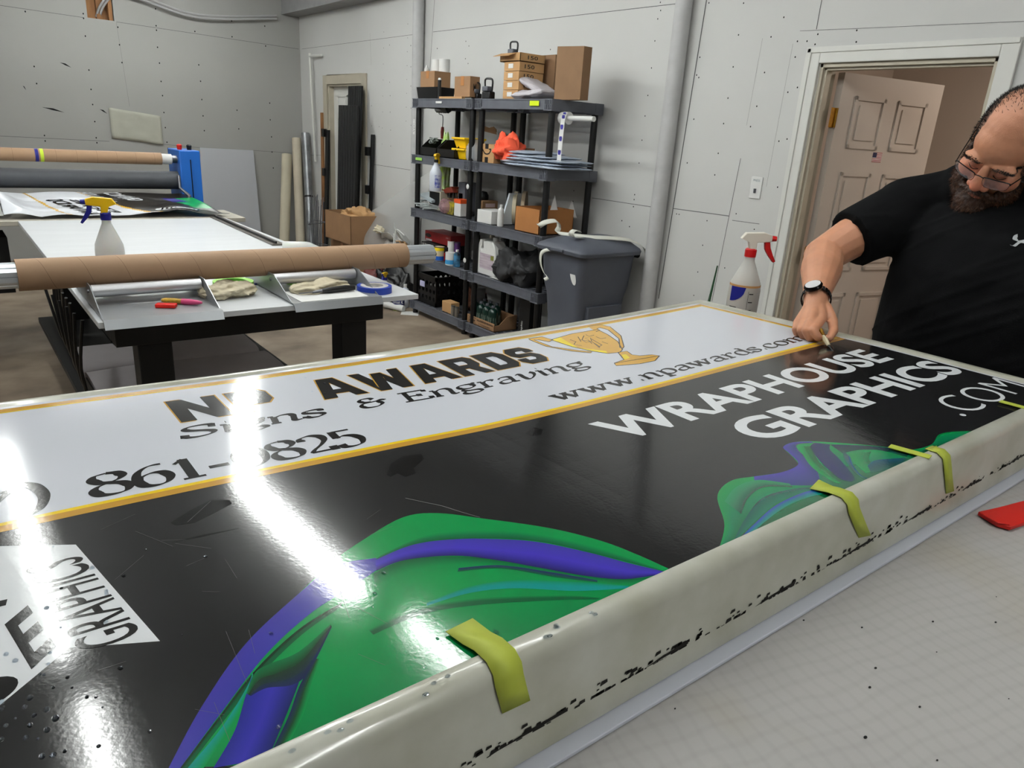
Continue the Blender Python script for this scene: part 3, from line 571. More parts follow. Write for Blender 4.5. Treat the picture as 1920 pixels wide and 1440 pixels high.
ribbon(b, [(316, 1440), (375, 1330), (458, 1210), (558, 1115), (625, 1062), (705, 1046)], [(338, 1440), (418, 1332), (498, 1228), (580, 1152), (650, 1106), (708, 1068)], pu, (.22, .22, .58), -.0014, 50)
ribbon(b, [(703, 1048), (760, 1025), (830, 1012), (900, 1010), (1000, 1015), (1100, 1035), (1180, 1056), (1248, 1072)], [(706, 1070), (760, 1050), (850, 1042), (930, 1050), (1020, 1066), (1100, 1080), (1170, 1086), (1240, 1077)], pu, pd, -.0013, 50, (.25, .2, .68))
ribbon(b, [(715, 1040), (800, 1003), (900, 994), (1000, 1000), (1120, 1026), (1245, 1070)], [(703, 1050), (780, 1020), (880, 1010), (1000, 1014), (1110, 1037), (1246, 1072)], gr, gd, -.0012, 40, (.04, .42, .24))
ribbon(b, [(860, 1065), (940, 1060), (1040, 1074), (1120, 1088)], [(858, 1072), (940, 1066), (1040, 1082), (1120, 1092)], pd, gd, -.0011, 30)
ribbon(b, [(800, 1130), (880, 1100), (965, 1088), (1080, 1091), (1180, 1098)], [(800, 1136), (880, 1112), (965, 1103), (1080, 1108), (1176, 1103)], (.03, .5, .32), te, -.0010, 40, te)
ribbon(b, [(690, 1180), (780, 1140), (900, 1120), (1060, 1115), (1130, 1120)], [(700, 1190), (790, 1152), (900, 1134), (1050, 1125), (1120, 1124)], gr, gd, -.0011, 40, gd)
ribbon(b, [(338, 1440), (410, 1345), (480, 1255), (560, 1180), (640, 1130)], [(352, 1440), (425, 1345), (492, 1262), (566, 1190), (642, 1136)], dk, gd, -.0012, 40, (.04, .3, .18))
ribbon(b, [(352, 1440), (415, 1365), (462, 1290), (473, 1262)], [(382, 1440), (440, 1350), (467, 1290), (475, 1264)], te, gr, -.0011, 30)
ribbon(b, [(400, 1440), (440, 1370), (462, 1300), (480, 1262), (540, 1235)], [(503, 1422), (535, 1345), (556, 1292), (566, 1262), (572, 1235)], (.14, .16, .5), (.1, .14, .35), -.0010, 40, (.2, .19, .62))
ribbon(b, [(462, 1300), (478, 1262), (505, 1245), (560, 1222), (620, 1170)], [(470, 1305), (500, 1290), (548, 1284), (580, 1258), (622, 1176)], (.04, .4, .22), (.1, .14, .3), -.0009, 40, (.1, .2, .13))
ribbon(b, [(503, 1422), (540, 1345), (562, 1285), (590, 1235)], [(535, 1404), (566, 1345), (585, 1285), (600, 1235)], (.1, .12, .3), gr, -.0008, 40, (.08, .25, .14))
lay(b, 'wave_print', m_print, vc=True)
b = MB()
T2 = lambda L_: [(1280+x/3, 700+y/3) for x, y in L_]
ribbon(b, T2([(205, 985), (235, 850), (195, 690), (270, 605), (400, 580), (560, 555), (660, 510), (600, 450), (565, 415), (620, 388), (750, 383), (1000, 400), (1150, 415), (1280, 430), (1400, 400), (1450, 340), (1600, 325), (1690, 335)]),
       T2([(215, 985), (300, 940), (380, 903), (470, 862), (560, 820), (650, 780), (740, 737), (830, 695), (880, 672), (930, 648), (990, 620), (1080, 578), (1150, 545), (1230, 508), (1330, 462), (1440, 412), (1560, 370), (1690, 340)]), gr, gd, -.0020, 90, (.03, .45, .3))
ribbon(b, T2([(400, 580), (560, 555), (650, 510), (600, 450), (565, 415), (620, 388), (720, 384)]), T2([(410, 640), (580, 630), (760, 620), (740, 520), (650, 430), (650, 400), (740, 390)]), pu, (.15, .2, .42), -.0016, 50, (.2, .22, .5))
ribbon(b, T2([(650, 410), (720, 520), (830, 600), (880, 620)]), T2([(720, 410), (770, 500), (860, 580), (900, 610)]), gr, gd, -.0013, 40)
ribbon(b, T2([(740, 390), (720, 420), (780, 500), (880, 590), (950, 610)]), T2([(830, 400), (830, 430), (880, 480), (950, 560), (970, 600)]), (.08, .12, .3), (.05, .2, .3), -.0013, 40, (.1, .12, .34))
ribbon(b, T2([(830, 400), (1000, 405), (1150, 418), (1280, 436)]), T2([(900, 450), (1000, 430), (1120, 435), (1260, 470)]), (.08, .14, .3), (.04, .3, .24), -.0012, 40, (.05, .16, .2))
ribbon(b, T2([(900, 430), (910, 480), (960, 550), (1010, 590)]), T2([(940, 470), (960, 520), (1000, 570), (1040, 590)]), (.05, .4, .3), (.05, .3, .5), -.0011, 30, (.05, .25, .35))
ribbon(b, T2([(940, 450), (960, 500), (1030, 560)]), T2([(1060, 440), (1050, 490), (1120, 545)]), gr, (.03, .42, .25), -.0011, 30)
ribbon(b, T2([(1040, 520), (1080, 490), (1180, 480), (1260, 478)]), T2([(1060, 560), (1110, 550), (1180, 530), (1240, 500)]), (.04, .32, .42), (.03, .35, .25), -.0009, 30, (.04, .25, .3))
ribbon(b, T2([(290, 935), (350, 820), (450, 700), (620, 650), (760, 640)]), T2([(320, 920), (420, 820), (540, 720), (660, 680), (800, 660)]), (.06, .32, .3), (.05, .42, .32), -.0014, 40, (.05, .38, .3))
ribbon(b, T2([(325, 925), (400, 850), (520, 745), (680, 670), (800, 650)]), T2([(400, 890), (470, 830), (580, 750), (700, 700), (830, 670)]), (.15, .22, .6), (.05, .5, .4), -.0012, 40, (.05, .42, .5))
ribbon(b, T2([(235, 720), (300, 640), (420, 600), (600, 620)]), T2([(330, 790), (370, 700), (460, 640), (620, 640)]), (.10, .52, .33), (.1, .3, .24), -.0012, 40, (.15, .45, .32))
lay(b, 'wave_print', m_print, vc=True)
# wet patches, scratches and droplets
m_wet = bump_gloss(mat('wet_film', (.05, .05, .052), .05)); b = MB()
for L_ in ([(1440/2, 0)],): pass
Z1 = lambda L_: [(280+x/2, 560+y/2) for x, y in L_]
for L_ in (Z1([(80, 840), (110, 820), (160, 790), (230, 755), (300, 755), (310, 768), (250, 800), (170, 840), (100, 850)]), Z1([(890, 660), (905, 620), (950, 590), (1020, 582), (1030, 600), (990, 635), (1000, 655), (960, 668), (930, 655), (905, 668)]), Z1([(1410, 505), (1440, 482), (1475, 490), (1470, 510), (1430, 515)]), Z1([(80, 915), (200, 885), (340, 860), (200, 892)])):
    q = [SPX(x, y, -.0019) for x, y in L_]; b.poly(q)
lay(b, 'wet_patch', m_wet)
m_scr = mat('scratch', (.27, .27, .27), .4); b = MB()
for L_ in (Z1([(960, 748), (1040, 765), (1100, 778), (1170, 800), (1240, 820)]),):
    line_px(L_, .0012, -.0007, (1, 1, 1), b)
for k in range(20):
    x = random.uniform(150, 700); y = random.uniform(950, 1380); a = random.choice((.35, -.5, 1.2, -.2))+random.uniform(-.25, .25); l = random.uniform(20, 110)
    p = SPX(x, y); q = SPX(min(x+l*math.cos(a), 1100), min(y+l*math.sin(a), 1500))
    if min(p.y, q.y) < .42: continue
    stroke(b, [Vector((p.x+(q.x-p.x)*t/4, p.y+(q.y-p.y)*t/4, 0)) for t in range(5)], lambda d: .00022, -.0006)
lay(b, 'scratch', m_scr)
m_drop = mat('water_drop', (.9, .95, 1), .03, trans=1, ior=1.33); b = MB()
random.seed(11)
spots = [(random.gauss(60, 40), random.gauss(1330, 80)) for _ in range(26)]+[(random.uniform(10, 900), random.uniform(1000, 1420)) for _ in range(34)]+[(1230+random.gauss(0, 6), 1195+random.gauss(0, 5)) for _ in range(0)]+[(915+random.gauss(0, 22), 1185+random.gauss(0, 10)) for _ in range(10)]+[(random.uniform(560, 630), random.uniform(690, 740)) for _ in range(10)]
for x, y in spots:
    p = SPX(max(2, x), min(y, 1436), -.0025)
    if p.y < .405: continue
    r_ = random.uniform(.0008, .0026); b.ell(p, (r_, r_*random.uniform(1, 1.6), r_*.55), n=8)
for t in range(16):
    x = .05+.4*random.random(); b.ell(SM(x, Y0+.014+random.uniform(-.004, .006), .0002), (.003, .002, .0012), n=8)
lay(b, 'water_droplet', m_drop)
b = MB()
for t in range(520):
    x = random.uniform(.1, 1.8); x = .1+1.7*((int(x*9)+random.random()**1.6*1.0)/15.3 if random.random() < .75 else random.random()); r_ = random.uniform(.0008, .0030)
    u = random.gauss(0, .008); z = 1.086+abs(u)
    b.add([(x-r_*1.8, Y0-.0006, z-r_), (x+r_*1.8, Y0-.0006, z-r_*.6), (x+r_*1.5, Y0-.0006, z+r_), (x-r_*1.3, Y0-.0006, z+r_)], [(0, 1, 2, 3)])
for k in range(9):
    x = .12+.19*k; l = random.uniform(.04, .09); b.add([(x, Y0-.0008, 1.0925), (x+l, Y0-.0008, 1.0935), (x+l, Y0-.0008, 1.098), (x+l*.4, Y0-.0008, 1.0965)], [(0, 1, 2, 3)])
b.obj('mould_speck', mat('mould', (.1, .09, .07), .9), sign, smooth=False, fixn=False)
# masking tape strips hanging over the near edge
m_tape = mat('green_masking_tape', (.66, .70, .24), .6, var=.08, vscale=30)
def tape(x, x2, yin, zdown, lab, wd=.036, skew=0.):
    pth = [SM(x2, yin, .0008), SM((x2+x)/2, (yin+Y0+.02)/2, .0008), SM(x, Y0+.03, .0018), SM(x, Y0+.012, .0022), SM(x, Y0+.002, -.004)]+[Vector((x+skew*k, Y0-.0018, 1.166-(1.166-zdown)*k)) for k in (0, .5, 1)]
    b = MB(); n = len(pth); L_ = []; R_ = []
    for i, p in enumerate(pth):
        jag = random.uniform(-.003, .003) if i in (0, n-1) else 0
        L_.append(p+Vector((-wd/2, jag, jag))); R_.append(p+Vector((wd/2, -jag, -jag)))
    b.add(L_+R_, [(i, i+1, n+i+1, n+i) for i in range(n-1)])
    one(b, 'tape_strip', m_tape, lab, 'tape', 'green tape strips over the near edge of the sign', solid=.0006)
tape(.320, .314, .447, 1.133, 'green masking tape strip nearest the bottom of the photo, folded over the sign edge', .030, .010)
tape(.886, .883, .436, 1.110, 'green masking tape strip second along the near sign edge', .028, .052)
tape(1.165, 1.165, .402, 1.105, 'short green masking tape strip third along the near sign edge, beside a flat strip', .026, .045)
b = MB(); a, c_ = SPX(1668, 836, .001), SPX(1745, 857, .001); b.bar(a, c_, .018, .0008); one(b, 'tape_strip', m_tape, 'flat green masking tape strip lying over the small wave print', 'tape', 'green tape strips over the near edge of the sign')
b = MB(); a, c_ = SPX(1875, 752, .001), SPX(1935, 768, .001); b.bar(a, c_, .018, .0008); one(b, 'tape_strip', m_tape, 'green masking tape strip farthest right, under the word ending', 'tape', 'green tape strips over the near edge of the sign')
# front table
tb = thing('work_table', 'grey-topped work table under the big sign, running along the front', 'table', (.6, .75, 0))
MB().box((-1.0, -.02, 1.02), (2.0, 1.45, 1.05)).obj('tabletop', m_blackmatte, tb, bevel=.003)
for x in (-.9, 1.85):
    for y in (.08, 1.35): MB().box((x-.05, y-.05, 0), (x+.05, y+.05, 1.02)).obj('leg', m_blackmatte, tb, smooth=False)
MB().box((-.9, .1, .25), (1.85, 1.33, .28)).obj('lower_shelf', m_blackmatte, tb, smooth=False)
m_mat = mat('cutting_mat', (.67, .66, .65), .5, var=.06, vscale=6, bump=.1, bscale=90)
nt = m_mat.node_tree; bs = nt.nodes['Principled BSDF']; basesrc = bs.inputs['Base Color'].links[0].from_socket
tc = nt.nodes.new('ShaderNodeTexCoord'); mx_prev = basesrc
for ax, ang, sc in (('a', .25, 17), ('b', .25+math.pi/2, 15)):
    mp = nt.nodes.new('ShaderNodeMapping'); mp.inputs['Rotation'].default_value = (0, 0, ang); nt.links.new(tc.outputs['Object'], mp.inputs[0])
    wv = nt.nodes.new('ShaderNodeTexWave'); wv.inputs['Scale'].default_value = sc; wv.inputs['Distortion'].default_value = 5; wv.inputs['Detail'].default_value = 2; wv.inputs['Detail Scale'].default_value = .6; nt.links.new(mp.outputs[0], wv.inputs['Vector'])
    rp = nt.nodes.new('ShaderNodeValToRGB'); rp.color_ramp.elements[0].position = 0; rp.color_ramp.elements[0].color = (.86, .855, .84, 1); rp.color_ramp.elements[1].position = .35; rp.color_ramp.elements[1].color = (1, 1, 1, 1); nt.links.new(wv.outputs['Fac'], rp.inputs[0])
    mx = nt.nodes.new('ShaderNodeMixRGB'); mx.blend_type = 'MULTIPLY'; mx.inputs[0].default_value = .35; nt.links.new(mx_prev, mx.inputs[1]); nt.links.new(rp.outputs[0], mx.inputs[2]); mx_prev = mx.outputs[0]
ns = nt.nodes.new('ShaderNodeTexNoise'); ns.inputs['Scale'].default_value = 2.3; ns.inputs['Detail'].default_value = 4; nt.links.new(tc.outputs['Object'], ns.inputs['Vector'])
rp = nt.nodes.new('ShaderNodeValToRGB'); rp.color_ramp.elements[0].position = .55; rp.color_ramp.elements[0].color = (1, 1, 1, 1); rp.color_ramp.elements[1].position = .75; rp.color_ramp.elements[1].color = (.86, .79, .62, 1); nt.links.new(ns.outputs['Fac'], rp.inputs[0])
mx = nt.nodes.new('ShaderNodeMixRGB'); mx.blend_type = 'MULTIPLY'; mx.inputs[0].default_value = 1; nt.links.new(mx_prev, mx.inputs[1]); nt.links.new(rp.outputs[0], mx.inputs[2]); nt.links.new(mx.outputs[0], bs.inputs['Base Color'])
def curl(u, v):
    x = -.98+u*2.96; y = .005+v*1.435; z = 1.060
    dx = math.hypot(max(0, .86-x if x > .6 else 9), 0); q = max(0, 1-(y-.005)/.13)*max(0, 1-abs(x-.80)/.22); return (x, y, z+.03*q*q)
one(MB().grid(curl, 70, 40), 'table_mat', m_mat, 'stained grey cutting mat covering the front table', 'mat', solid=.003, fixn=False)
b = MB()
for k in range(24):
    p = PZ(random.uniform(900, 1900), random.uniform(1100, 1430), 1.0622)
    if p.y < .36: r_ = random.uniform(.0006, .0018); b.ell((p.x, p.y, 1.0625), (r_*1.6, r_, r_*.5), n=6)
o = one(b, 'grit', MATS['dark_gap'], 'dark crumbs of grit scattered on the grey mat', 'grit', fixn=False); o['kind'] = 'stuff'
b = MB().box((-.85, .358, 1.0622), (1.86, 1.3, 1.067))
one(b, 'backing_board', mat('white_board', (.78, .79, .83), .5, var=.04, vscale=3), 'flat white board under the sign, its edge showing as a bright strip', 'board', bevel=.001)
# red squeegee
p0 = PZ(1832, 965, 1.0635); pts = [PZ(*q, 1.0635) for q in ((1832, 966), (1868, 958), (1925, 943), (1990, 925), (1990, 960), (1922, 985), (1893, 995), (1868, 988))]
b = MB().prism(pts, (0, 0, .007)); sq = one(b, 'scraper', mat('red_plastic', (.78, .10, .06), .4, sss=.0), 'red plastic wedge scraper on the grey mat at the right edge', 'scraper', bevel=.0015)
q_ = [PZ(*q, 1.0712) for q in ((1843, 967), (1866, 961), (1893, 985), (1870, 982))]; MB().prism(q_, (0, 0, .002)).obj('ridge', MATS['red_plastic'], sq, bevel=.0005)
b = MB(); p = PZ(1140, 1303, 1.0675); b.prism([p, p+Vector((.022, .010, 0)), p+Vector((.024, .006, 0)), p+Vector((.004, -.004, 0))], (0, 0, .0006)); one(b, 'paper_scrap', m_white, 'tiny white sliver of paper on the board beside the nearest tape', 'paper scrap')
# ================================================================== common small builders
m_card = mat('cardboard', (.60, .46, .33), .8, var=.14, vscale=5, bump=.1, bscale=100)
m_card2 = mat('kraft_cardboard', (.72, .56, .38), .8, var=.1, vscale=6)
m_tapeb = mat('packing_tape', (.66, .44, .24), .35)
m_paper = mat('paper', (.85, .85, .84), .7, var=.05)
m_grey = mat('dark_grey_plastic', (.36, .37, .40), .5, var=.18, vscale=14, bump=.1, bscale=80)
m_red = MATS['red_plastic']; m_blue = mat('blue_plastic', (.08, .10, .50), .4); m_yel2 = mat('yellow_plastic', (.93, .75, .06), .4)
m_inkk = mat('print_black', (.06, .06, .06), .6); m_clear = mat('clear_plastic', (.9, .92, .95), .12, alpha=.32); m_foil = mat('translucent_sheet', (.75, .75, .74), .3, alpha=.55)
m_fab = mat('cotton_cloth', (.80, .76, .66), .9, var=.12, vscale=12, bump=.4, bscale=60)
m_grn = mat('green_tape_roll', (.60, .82, .36), .6)
def frombox(a, c_): return MB().box(a, c_)
def SB(p0, pm, p1, ptop, z, xf, d=None):
    y0 = PX(pm, 300, xf).y; y1 = PX(p0, 300, xf).y
    for py in (ptop,): y0 = PX(pm, py, xf).y; y1 = PX(p0, py, xf).y; zt = PX((p0+pm)/2, py, xf).z
    x1 = min(PY(p1, ptop, y0).x, XW-.012) if d is None else xf+d
    return (xf, y0, z), (x1, y1, max(zt, z+.02))
def carton(a, c_, lab, group=None, m=None, tape_=True, lid=True, name='cardboard_box', cat='box', flaps=False, marks=None):
    x0, y0, z0 = a; x1, y1, z1 = c_; t = thing(name, lab, cat, ((x0+x1)/2, (y0+y1)/2, z0), group=group); m = m or m_card
    if flaps:
        b = MB(); w_ = .004
        b.box((x0, y0, z0), (x1, y1, z0+w_)).box((x0, y0, z0), (x0+w_, y1, z1)).box((x1-w_, y0, z0), (x1, y1, z1)).box((x0, y0, z0), (x1, y0+w_, z1)).box((x0, y1-w_, z0), (x1, y1, z1))
    else: b = MB().box(a, c_)
    b.obj('body', m, t, smooth=False)
    if tape_:
        ym = (y0+y1)/2; b = MB().box((x0-.0012, ym-.022, z1-(z1-z0)*.45), (x0, ym+.022, z1+.001)); b.box((x0, ym-.022, z1), (x1, ym+.022, z1+.001)); b.obj('packing_tape', m_tapeb, t, smooth=False)
    if marks:
        b = MB()
        for s, u0, v0, uw, vh, face_ in marks:
            if face_ == 'x': text(b, s, (x0-.0015, y1-(y1-y0)*u0, z0+(z1-z0)*v0), (0, -1, 0), (0, 0, 1), (y1-y0)*uw, (z1-z0)*vh, .01, 2)
            else: text(b, s, (x0+(x1-x0)*u0, y0-.0015, z0+(z1-z0)*v0), (1, 0, 0), (0, 0, 1), (x1-x0)*uw, (z1-z0)*vh, .01, 2)
        b.obj('printed_mark', m_inkk, t, smooth=False, fixn=False)
    return t
def spray_bottle(name, lab, loc, rot, h=.3, r=.045, mbody=None, mhead=None, mtrig=None, mcol=None, liquid=None, level=.4, mliq=None, label_=None, simple=False):
    """local: stands on z=0, nozzle points to +x"""
    t = thing(name, lab, 'spray bottle', loc, rot); k = h/.3
    pr_ = [(r*.9, 0), (r, .008*k), (r, .13*k), (r*.95, .15*k), (r*.62, .185*k), (r*.33, .215*k), (r*.31, .23*k)]
    MB().lathe(pr_, 24).obj('bottle', mbody, t, fixn=False)
    if mliq: MB().lathe([(r*.88, .003), (r*.97, .01*k), (r*.97, .13*k*level*1.2)], 24).obj('liquid', mliq, t, fixn=False)
    MB().lathe([(r*.36, .226*k), (r*.37, .246*k), (r*.30, .25*k)], 18).obj('collar', mcol, t, fixn=False)
    b = MB(); hw = .011*k; P_ = [(-.006, .247), (.012, .247), (.012, .268), (.052, .272), (.052, .290), (.03, .297), (-.022, .293), (-.034, .276), (-.012, .268)]
    b.prism([(x*k, -hw, z*k) for x, z in P_], (0, 2*hw, 0)); b.obj('spray_head', mhead, t, bevel=.002*k)
    b = MB().tube([(.05*k, 0, .281*k), (.066*k, 0, .281*k)], [.009*k, .007*k], 10); b.obj('nozzle', mtrig, t)
    b = MB(); Q = [(.034, .272), (.048, .272), (.052, .255), (.062, .235), (.072, .218), (.066, .214), (.05, .232), (.038, .25)]
    b.prism([(x*k, -hw*.8, z*k) for x, z in Q], (0, hw*1.6, 0)); b.obj('trigger', mtrig, t, bevel=.0015*k)
    return t
# ================================================================== SECOND TABLE
TZ = .92
t2 = thing('work_table', 'white-topped black worktable behind the sign holding the cardboard tube', 'table', (.98, 4.05, 0))
m_t2 = mat('white_table_top', (.80, .81, .82), .4, var=.06, vscale=2.5, stretch=(1, 6, 1))
MB().box((.36, 2.70, TZ-.022), (1.60, 5.40, TZ)).obj('tabletop', m_t2, t2, bevel=.002)
b = MB().box((.44, 2.93, .76), (1.55, 3.02, TZ-.022)); b.box((.44, 3.02, .76), (.53, 5.3, TZ-.022)); b.box((1.46, 3.02, .76), (1.55, 5.3, TZ-.022)); b.obj('apron', m_blackmatte, t2, bevel=.003)
for x in (.58, 1.42):
    for y in (3.02, 5.2): MB().box((x-.062, y-.055, 0), (x+.062, y+.055, .78)).obj('leg', m_blackmatte, t2, bevel=.004)
MB().box((.38, 3.28, .30), (1.30, 5.3, .335)).obj('lower_shelf', m_blackmatte, t2, bevel=.003)
MB().box((1.30, 3.28, .26), (1.37, 5.3, .345)).obj('shelf_rail', m_blackmatte, t2, bevel=.003)
MB().bar((1.36, 3.0, .42), (1.15, 3.1, .28), .02, .04).obj('red_strap', mat('dark_red_strap', (.2, .05, .05), .6), t2)
# coiled dark cables hanging at the left side
b = MB()
for k in range(6): b.tube(smoothpts([(.35-.01*k, 3.0+.12*k, .86), (.33, 3.05+.1*k, .66), (.36, 3.2+.1*k, .48+.03*k), (.35, 3.35+.1*k, .7), (.35, 3.3+.1*k, .86)], 4), .006, 6)
one(b, 'cable_bundle', m_black, 'dark cable loops hanging at the left side of the second table', 'cable', fixn=False)
m_gcl = mat('grey_vinyl_cloth', (.74, .72, .73), .6, var=.12, vscale=6, bump=.25, bscale=14)
for i, (y0, y1, z0, lab) in enumerate(((3.40, 3.76, .335, 'grey folded vinyl bag lying nearest on the shelf under the second table'), (3.80, 4.2, .335, 'grey folded vinyl bag lying behind the nearest one under the second table'))):
    t = thing('folded_bag', lab, 'bag', (.85, (y0+y1)/2, z0)); zt = z0+.10
    def fbag(u, v):
        x = .42+u*.84; a = v*2*math.pi; cy = (y0+y1)/2; hy = (y1-y0)/2
        yy = cy-hy*math.copysign(abs(math.cos(a))**.35, math.cos(a)); zz = z0+.052+.048*math.copysign(abs(math.sin(a))**.6, math.sin(a))
        n = noise.noise(Vector((x*5, yy*6, i*3)))*.007
        return (x, yy, max(z0+.003, zz+(n if math.sin(a) > .1 else 0)+.02*(yy-cy)))
    b = MB().grid(fbag, 26, 30); b.obj('cover', m_gcl, t, fixn=False)
    for xe in (.42, 1.26):
        b = MB()
        for k in range(6): b.tube([(xe+(-.008 if xe < 1 else .008), y0+.02+.009*k, z0+.02+.01*k), (xe+(-.008 if xe < 1 else .008), y0+.05+.009*k, z0+.03+.01*k)], .006, 6)
        b.box((xe-.004, y0+.03, z0+.008), (xe+.004, y1-.03, z0+.07)); b.obj('dark_end', m_black, t, fixn=False)
# roll holders
m_holder = mat('painted_steel_grey', (.60, .61, .62), .35, metal=.6, var=.04)
def holder(x0, x1, lab):
    t = thing('roll_holder', lab, 'roll holder', ((x0+x1)/2, 3.0, TZ), group='pair of metal roll holders')
    b = MB(); p = [(2.70, TZ+.006), (3.28, TZ+.006), (3.28, TZ+.009), (2.69, TZ+.009), (2.672, TZ-.022), (2.675, TZ-.023)]
    b.prism([(x0, y, z) for y, z in p], (x1-x0, 0, 0)); b.obj('base_plate', m_holder, t, smooth=False)
    for x in (x0, x1-.003):
        MB().prism([(x, 2.72, TZ+.009), (x, 3.27, TZ+.009), (x, 3.12, TZ+.085), (x, 2.90, TZ+.085)], (.003, 0, 0)).obj('side_plate', m_holder, t, smooth=False)
    for y in (2.935, 3.085):
        r_ = MB().tube([(x0+.008, y, .979), (x1-.008, y, .979)], .0225, 24).obj('roller', mat('satin_aluminium', (.80, .80, .81), .38, metal=.8), t)
        MB().tube([(x0-.006, y, .979), (x1+.006, y, .979)], .007, 10).obj('axle', m_steel, r_)
holder(.375, .765, 'left grey metal roll holder at the near edge of the second table'); holder(1.035, 1.415, 'right grey metal roll holder at the near edge of the second table')
yc, zc0, zc1 = 3.01, 1.036, 1.036
def octo(x, r_): return [(x, yc+r_*math.cos(math.pi/4*k+math.pi/8), zc0+r_*math.sin(math.pi/4*k+math.pi/8)) for k in range(8)]
m_kraft = mat('kraft_tube', (.62, .50, .39), .7, var=.08, vscale=8, bump=.06, bscale=120)
nt = m_kraft.node_tree; tc = nt.nodes.new('ShaderNodeTexCoord'); sp_ = nt.nodes.new('ShaderNodeSeparateXYZ'); nt.links.new(tc.outputs['Object'], sp_.inputs[0])
at = nt.nodes.new('ShaderNodeMath'); at.operation = 'ARCTAN2'; nt.links.new(sp_.outputs['Z'], at.inputs[0]); nt.links.new(sp_.outputs['Y'], at.inputs[1])
m1 = nt.nodes.new('ShaderNodeMath'); m1.operation = 'MULTIPLY_ADD'; m1.inputs[1].default_value = -1/(2*math.pi); nt.links.new(at.outputs[0], m1.inputs[0])
m0 = nt.nodes.new('ShaderNodeMath'); m0.operation = 'MULTIPLY'; m0.inputs[1].default_value = 1/.125; nt.links.new(sp_.outputs['X'], m0.inputs[0]); nt.links.new(m0.outputs[0], m1.inputs[2])
fr = nt.nodes.new('ShaderNodeMath'); fr.operation = 'FRACT'; nt.links.new(m1.outputs[0], fr.inputs[0]); ls = nt.nodes.new('ShaderNodeMath'); ls.operation = 'LESS_THAN'; ls.inputs[1].default_value = .012; nt.links.new(fr.outputs[0], ls.inputs[0])
bs = nt.nodes['Principled BSDF']; src = bs.inputs['Base Color'].links[0].from_socket; mx = nt.nodes.new('ShaderNodeMixRGB'); mx.inputs[2].default_value = (.16, .09, .05, 1); nt.links.new(ls.outputs[0], mx.inputs[0]); nt.links.new(src, mx.inputs[1]); nt.links.new(mx.outputs[0], bs.inputs['Base Color'])
tt = thing('cardboard_tube', 'long brown spiral-wound cardboard tube lying on the two roll holders', 'tube', (.95, yc, zc0))
b = MB(); n = 36; vs = []; R1, R2 = .0555, .049
for x, r_ in ((.172, R2), (.172, R1), (1.70, R1), (1.70, R2)):
    for k in range(n): a_ = 2*math.pi*k/n; vs.append((x, yc+r_*math.cos(a_), zc0+r_*math.sin(a_)))
b.add(vs, [(i*n+k, i*n+(k+1) % n, (i+1) % 4*n+(k+1) % n, (i+1) % 4*n+k) for i in range(4) for k in range(n)]); b.obj('tube_wall', m_kraft, tt, fixn=False)
m_extr = mat('white_aluminium', (.80, .82, .84), .3, metal=.55)
tr = thing('track_profile', 'pale grooved aluminium profile pushed through the cardboard tube', 'metal bar', (.6, yc, zc0))
b = MB(); pr8 = []
for k in range(8):
    a_ = math.pi/4*k+math.pi/8; a2 = a_+math.pi/4
    p = Vector((math.cos(a_), math.sin(a_)))*.046; q = Vector((math.cos(a2), math.sin(a2)))*.046; m_ = (p+q)/2
    pr8 += [p, m_+(p-m_)*.15, m_*.90, m_+(q-m_)*.15]
b.prism([(-.45, yc+p.x, zc0+p.y) for p in pr8], (2.3, 0, 0)); b.obj('profile', m_extr, tr, smooth=False)
MB().tube([(1.85, yc, zc0), (1.872, yc, zc0)], [.02, .014], 8).obj('end_fitting', m_black, tr)
# things on table two
m_milk = mat('milky_bottle', (.86, .87, .86), .3, alpha=.75, sss=.1); m_orange = mat('orange_liquid', (.93, .66, .36), .2)
p = PZ(208, 556, TZ)
spray_bottle('spray_bottle', 'clear spray bottle with yellow head and blue trigger, standing behind the long tube', (.50, 3.21, TZ), (0, 0, math.radians(168)), .365, .052, m_milk, m_yel2, m_blue, m_blue, mliq=m_orange, level=.3)
spray_bottle('spray_bottle', 'spray bottle lying down behind the tube, only its yellow and blue head showing', (1.38, 3.72, TZ+.046), (math.radians(90), math.radians(0), math.radians(70)), .27, .042, m_milk, m_yel2, m_blue, m_blue)
c_ = PZ(312, 576, TZ+.01); b = MB().box((-.035, -.016, 0), (.035, .016, .014)); o = one(b, 'plastic_card', mat('clear_red', (.85, .12, .08), .2), 'small red plastic block on the left roll holder base', 'block', bevel=.003); o.location = (c_.x, c_.y, TZ+.0095); o.rotation_euler = (0, 0, -.5)
kn = thing('utility_knife', 'pink and gold utility knife lying on the left roll holder base', 'knife', (.66, 2.83, TZ+.02), (0, 0, math.radians(-38)))
MB().tube([(-.075, 0, 0), (-.06, 0, 0), (-.03, 0, 0), (.0, 0, 0)], [.006, .0105, .0105, .009], 12).obj('grip', mat('gold_grip', (.75, .60, .18), .4, var=.4, vscale=90), kn)
MB().tube([(.0, 0, 0), (.03, 0, 0), (.06, 0, 0), (.075, 0, 0)], [.011, .011, .008, .004], 12).obj('body', mat('pink_plastic', (.80, .28, .48), .35), kn)
def ring(ro, ri, h, c_): b = MB(); b.lathe([(ri, 0), (ro, 0), (ro, h), (ri, h), (ri, 0)], 36, c_, cap=False); return b
p = PZ(438, 538, TZ)
t = thing('tape_roll', 'light green masking tape roll on the second table behind the folded cloth', 'tape roll', p); ring(.082, .055, .026, p).obj('tape', m_grn, t, fixn=False); ring(.055, .05, .027, p).obj('core', mat('green_core', (.35, .62, .15), .6), t, fixn=False)
p = PZ(567, 534, TZ)
t = thing('tape_roll', 'light green masking tape roll half under the cloth at the right roll holder', 'tape roll', p); ring(.072, .05, .022, p).obj('tape', m_grn, t, fixn=False)
p = PZ(702, 547, TZ)
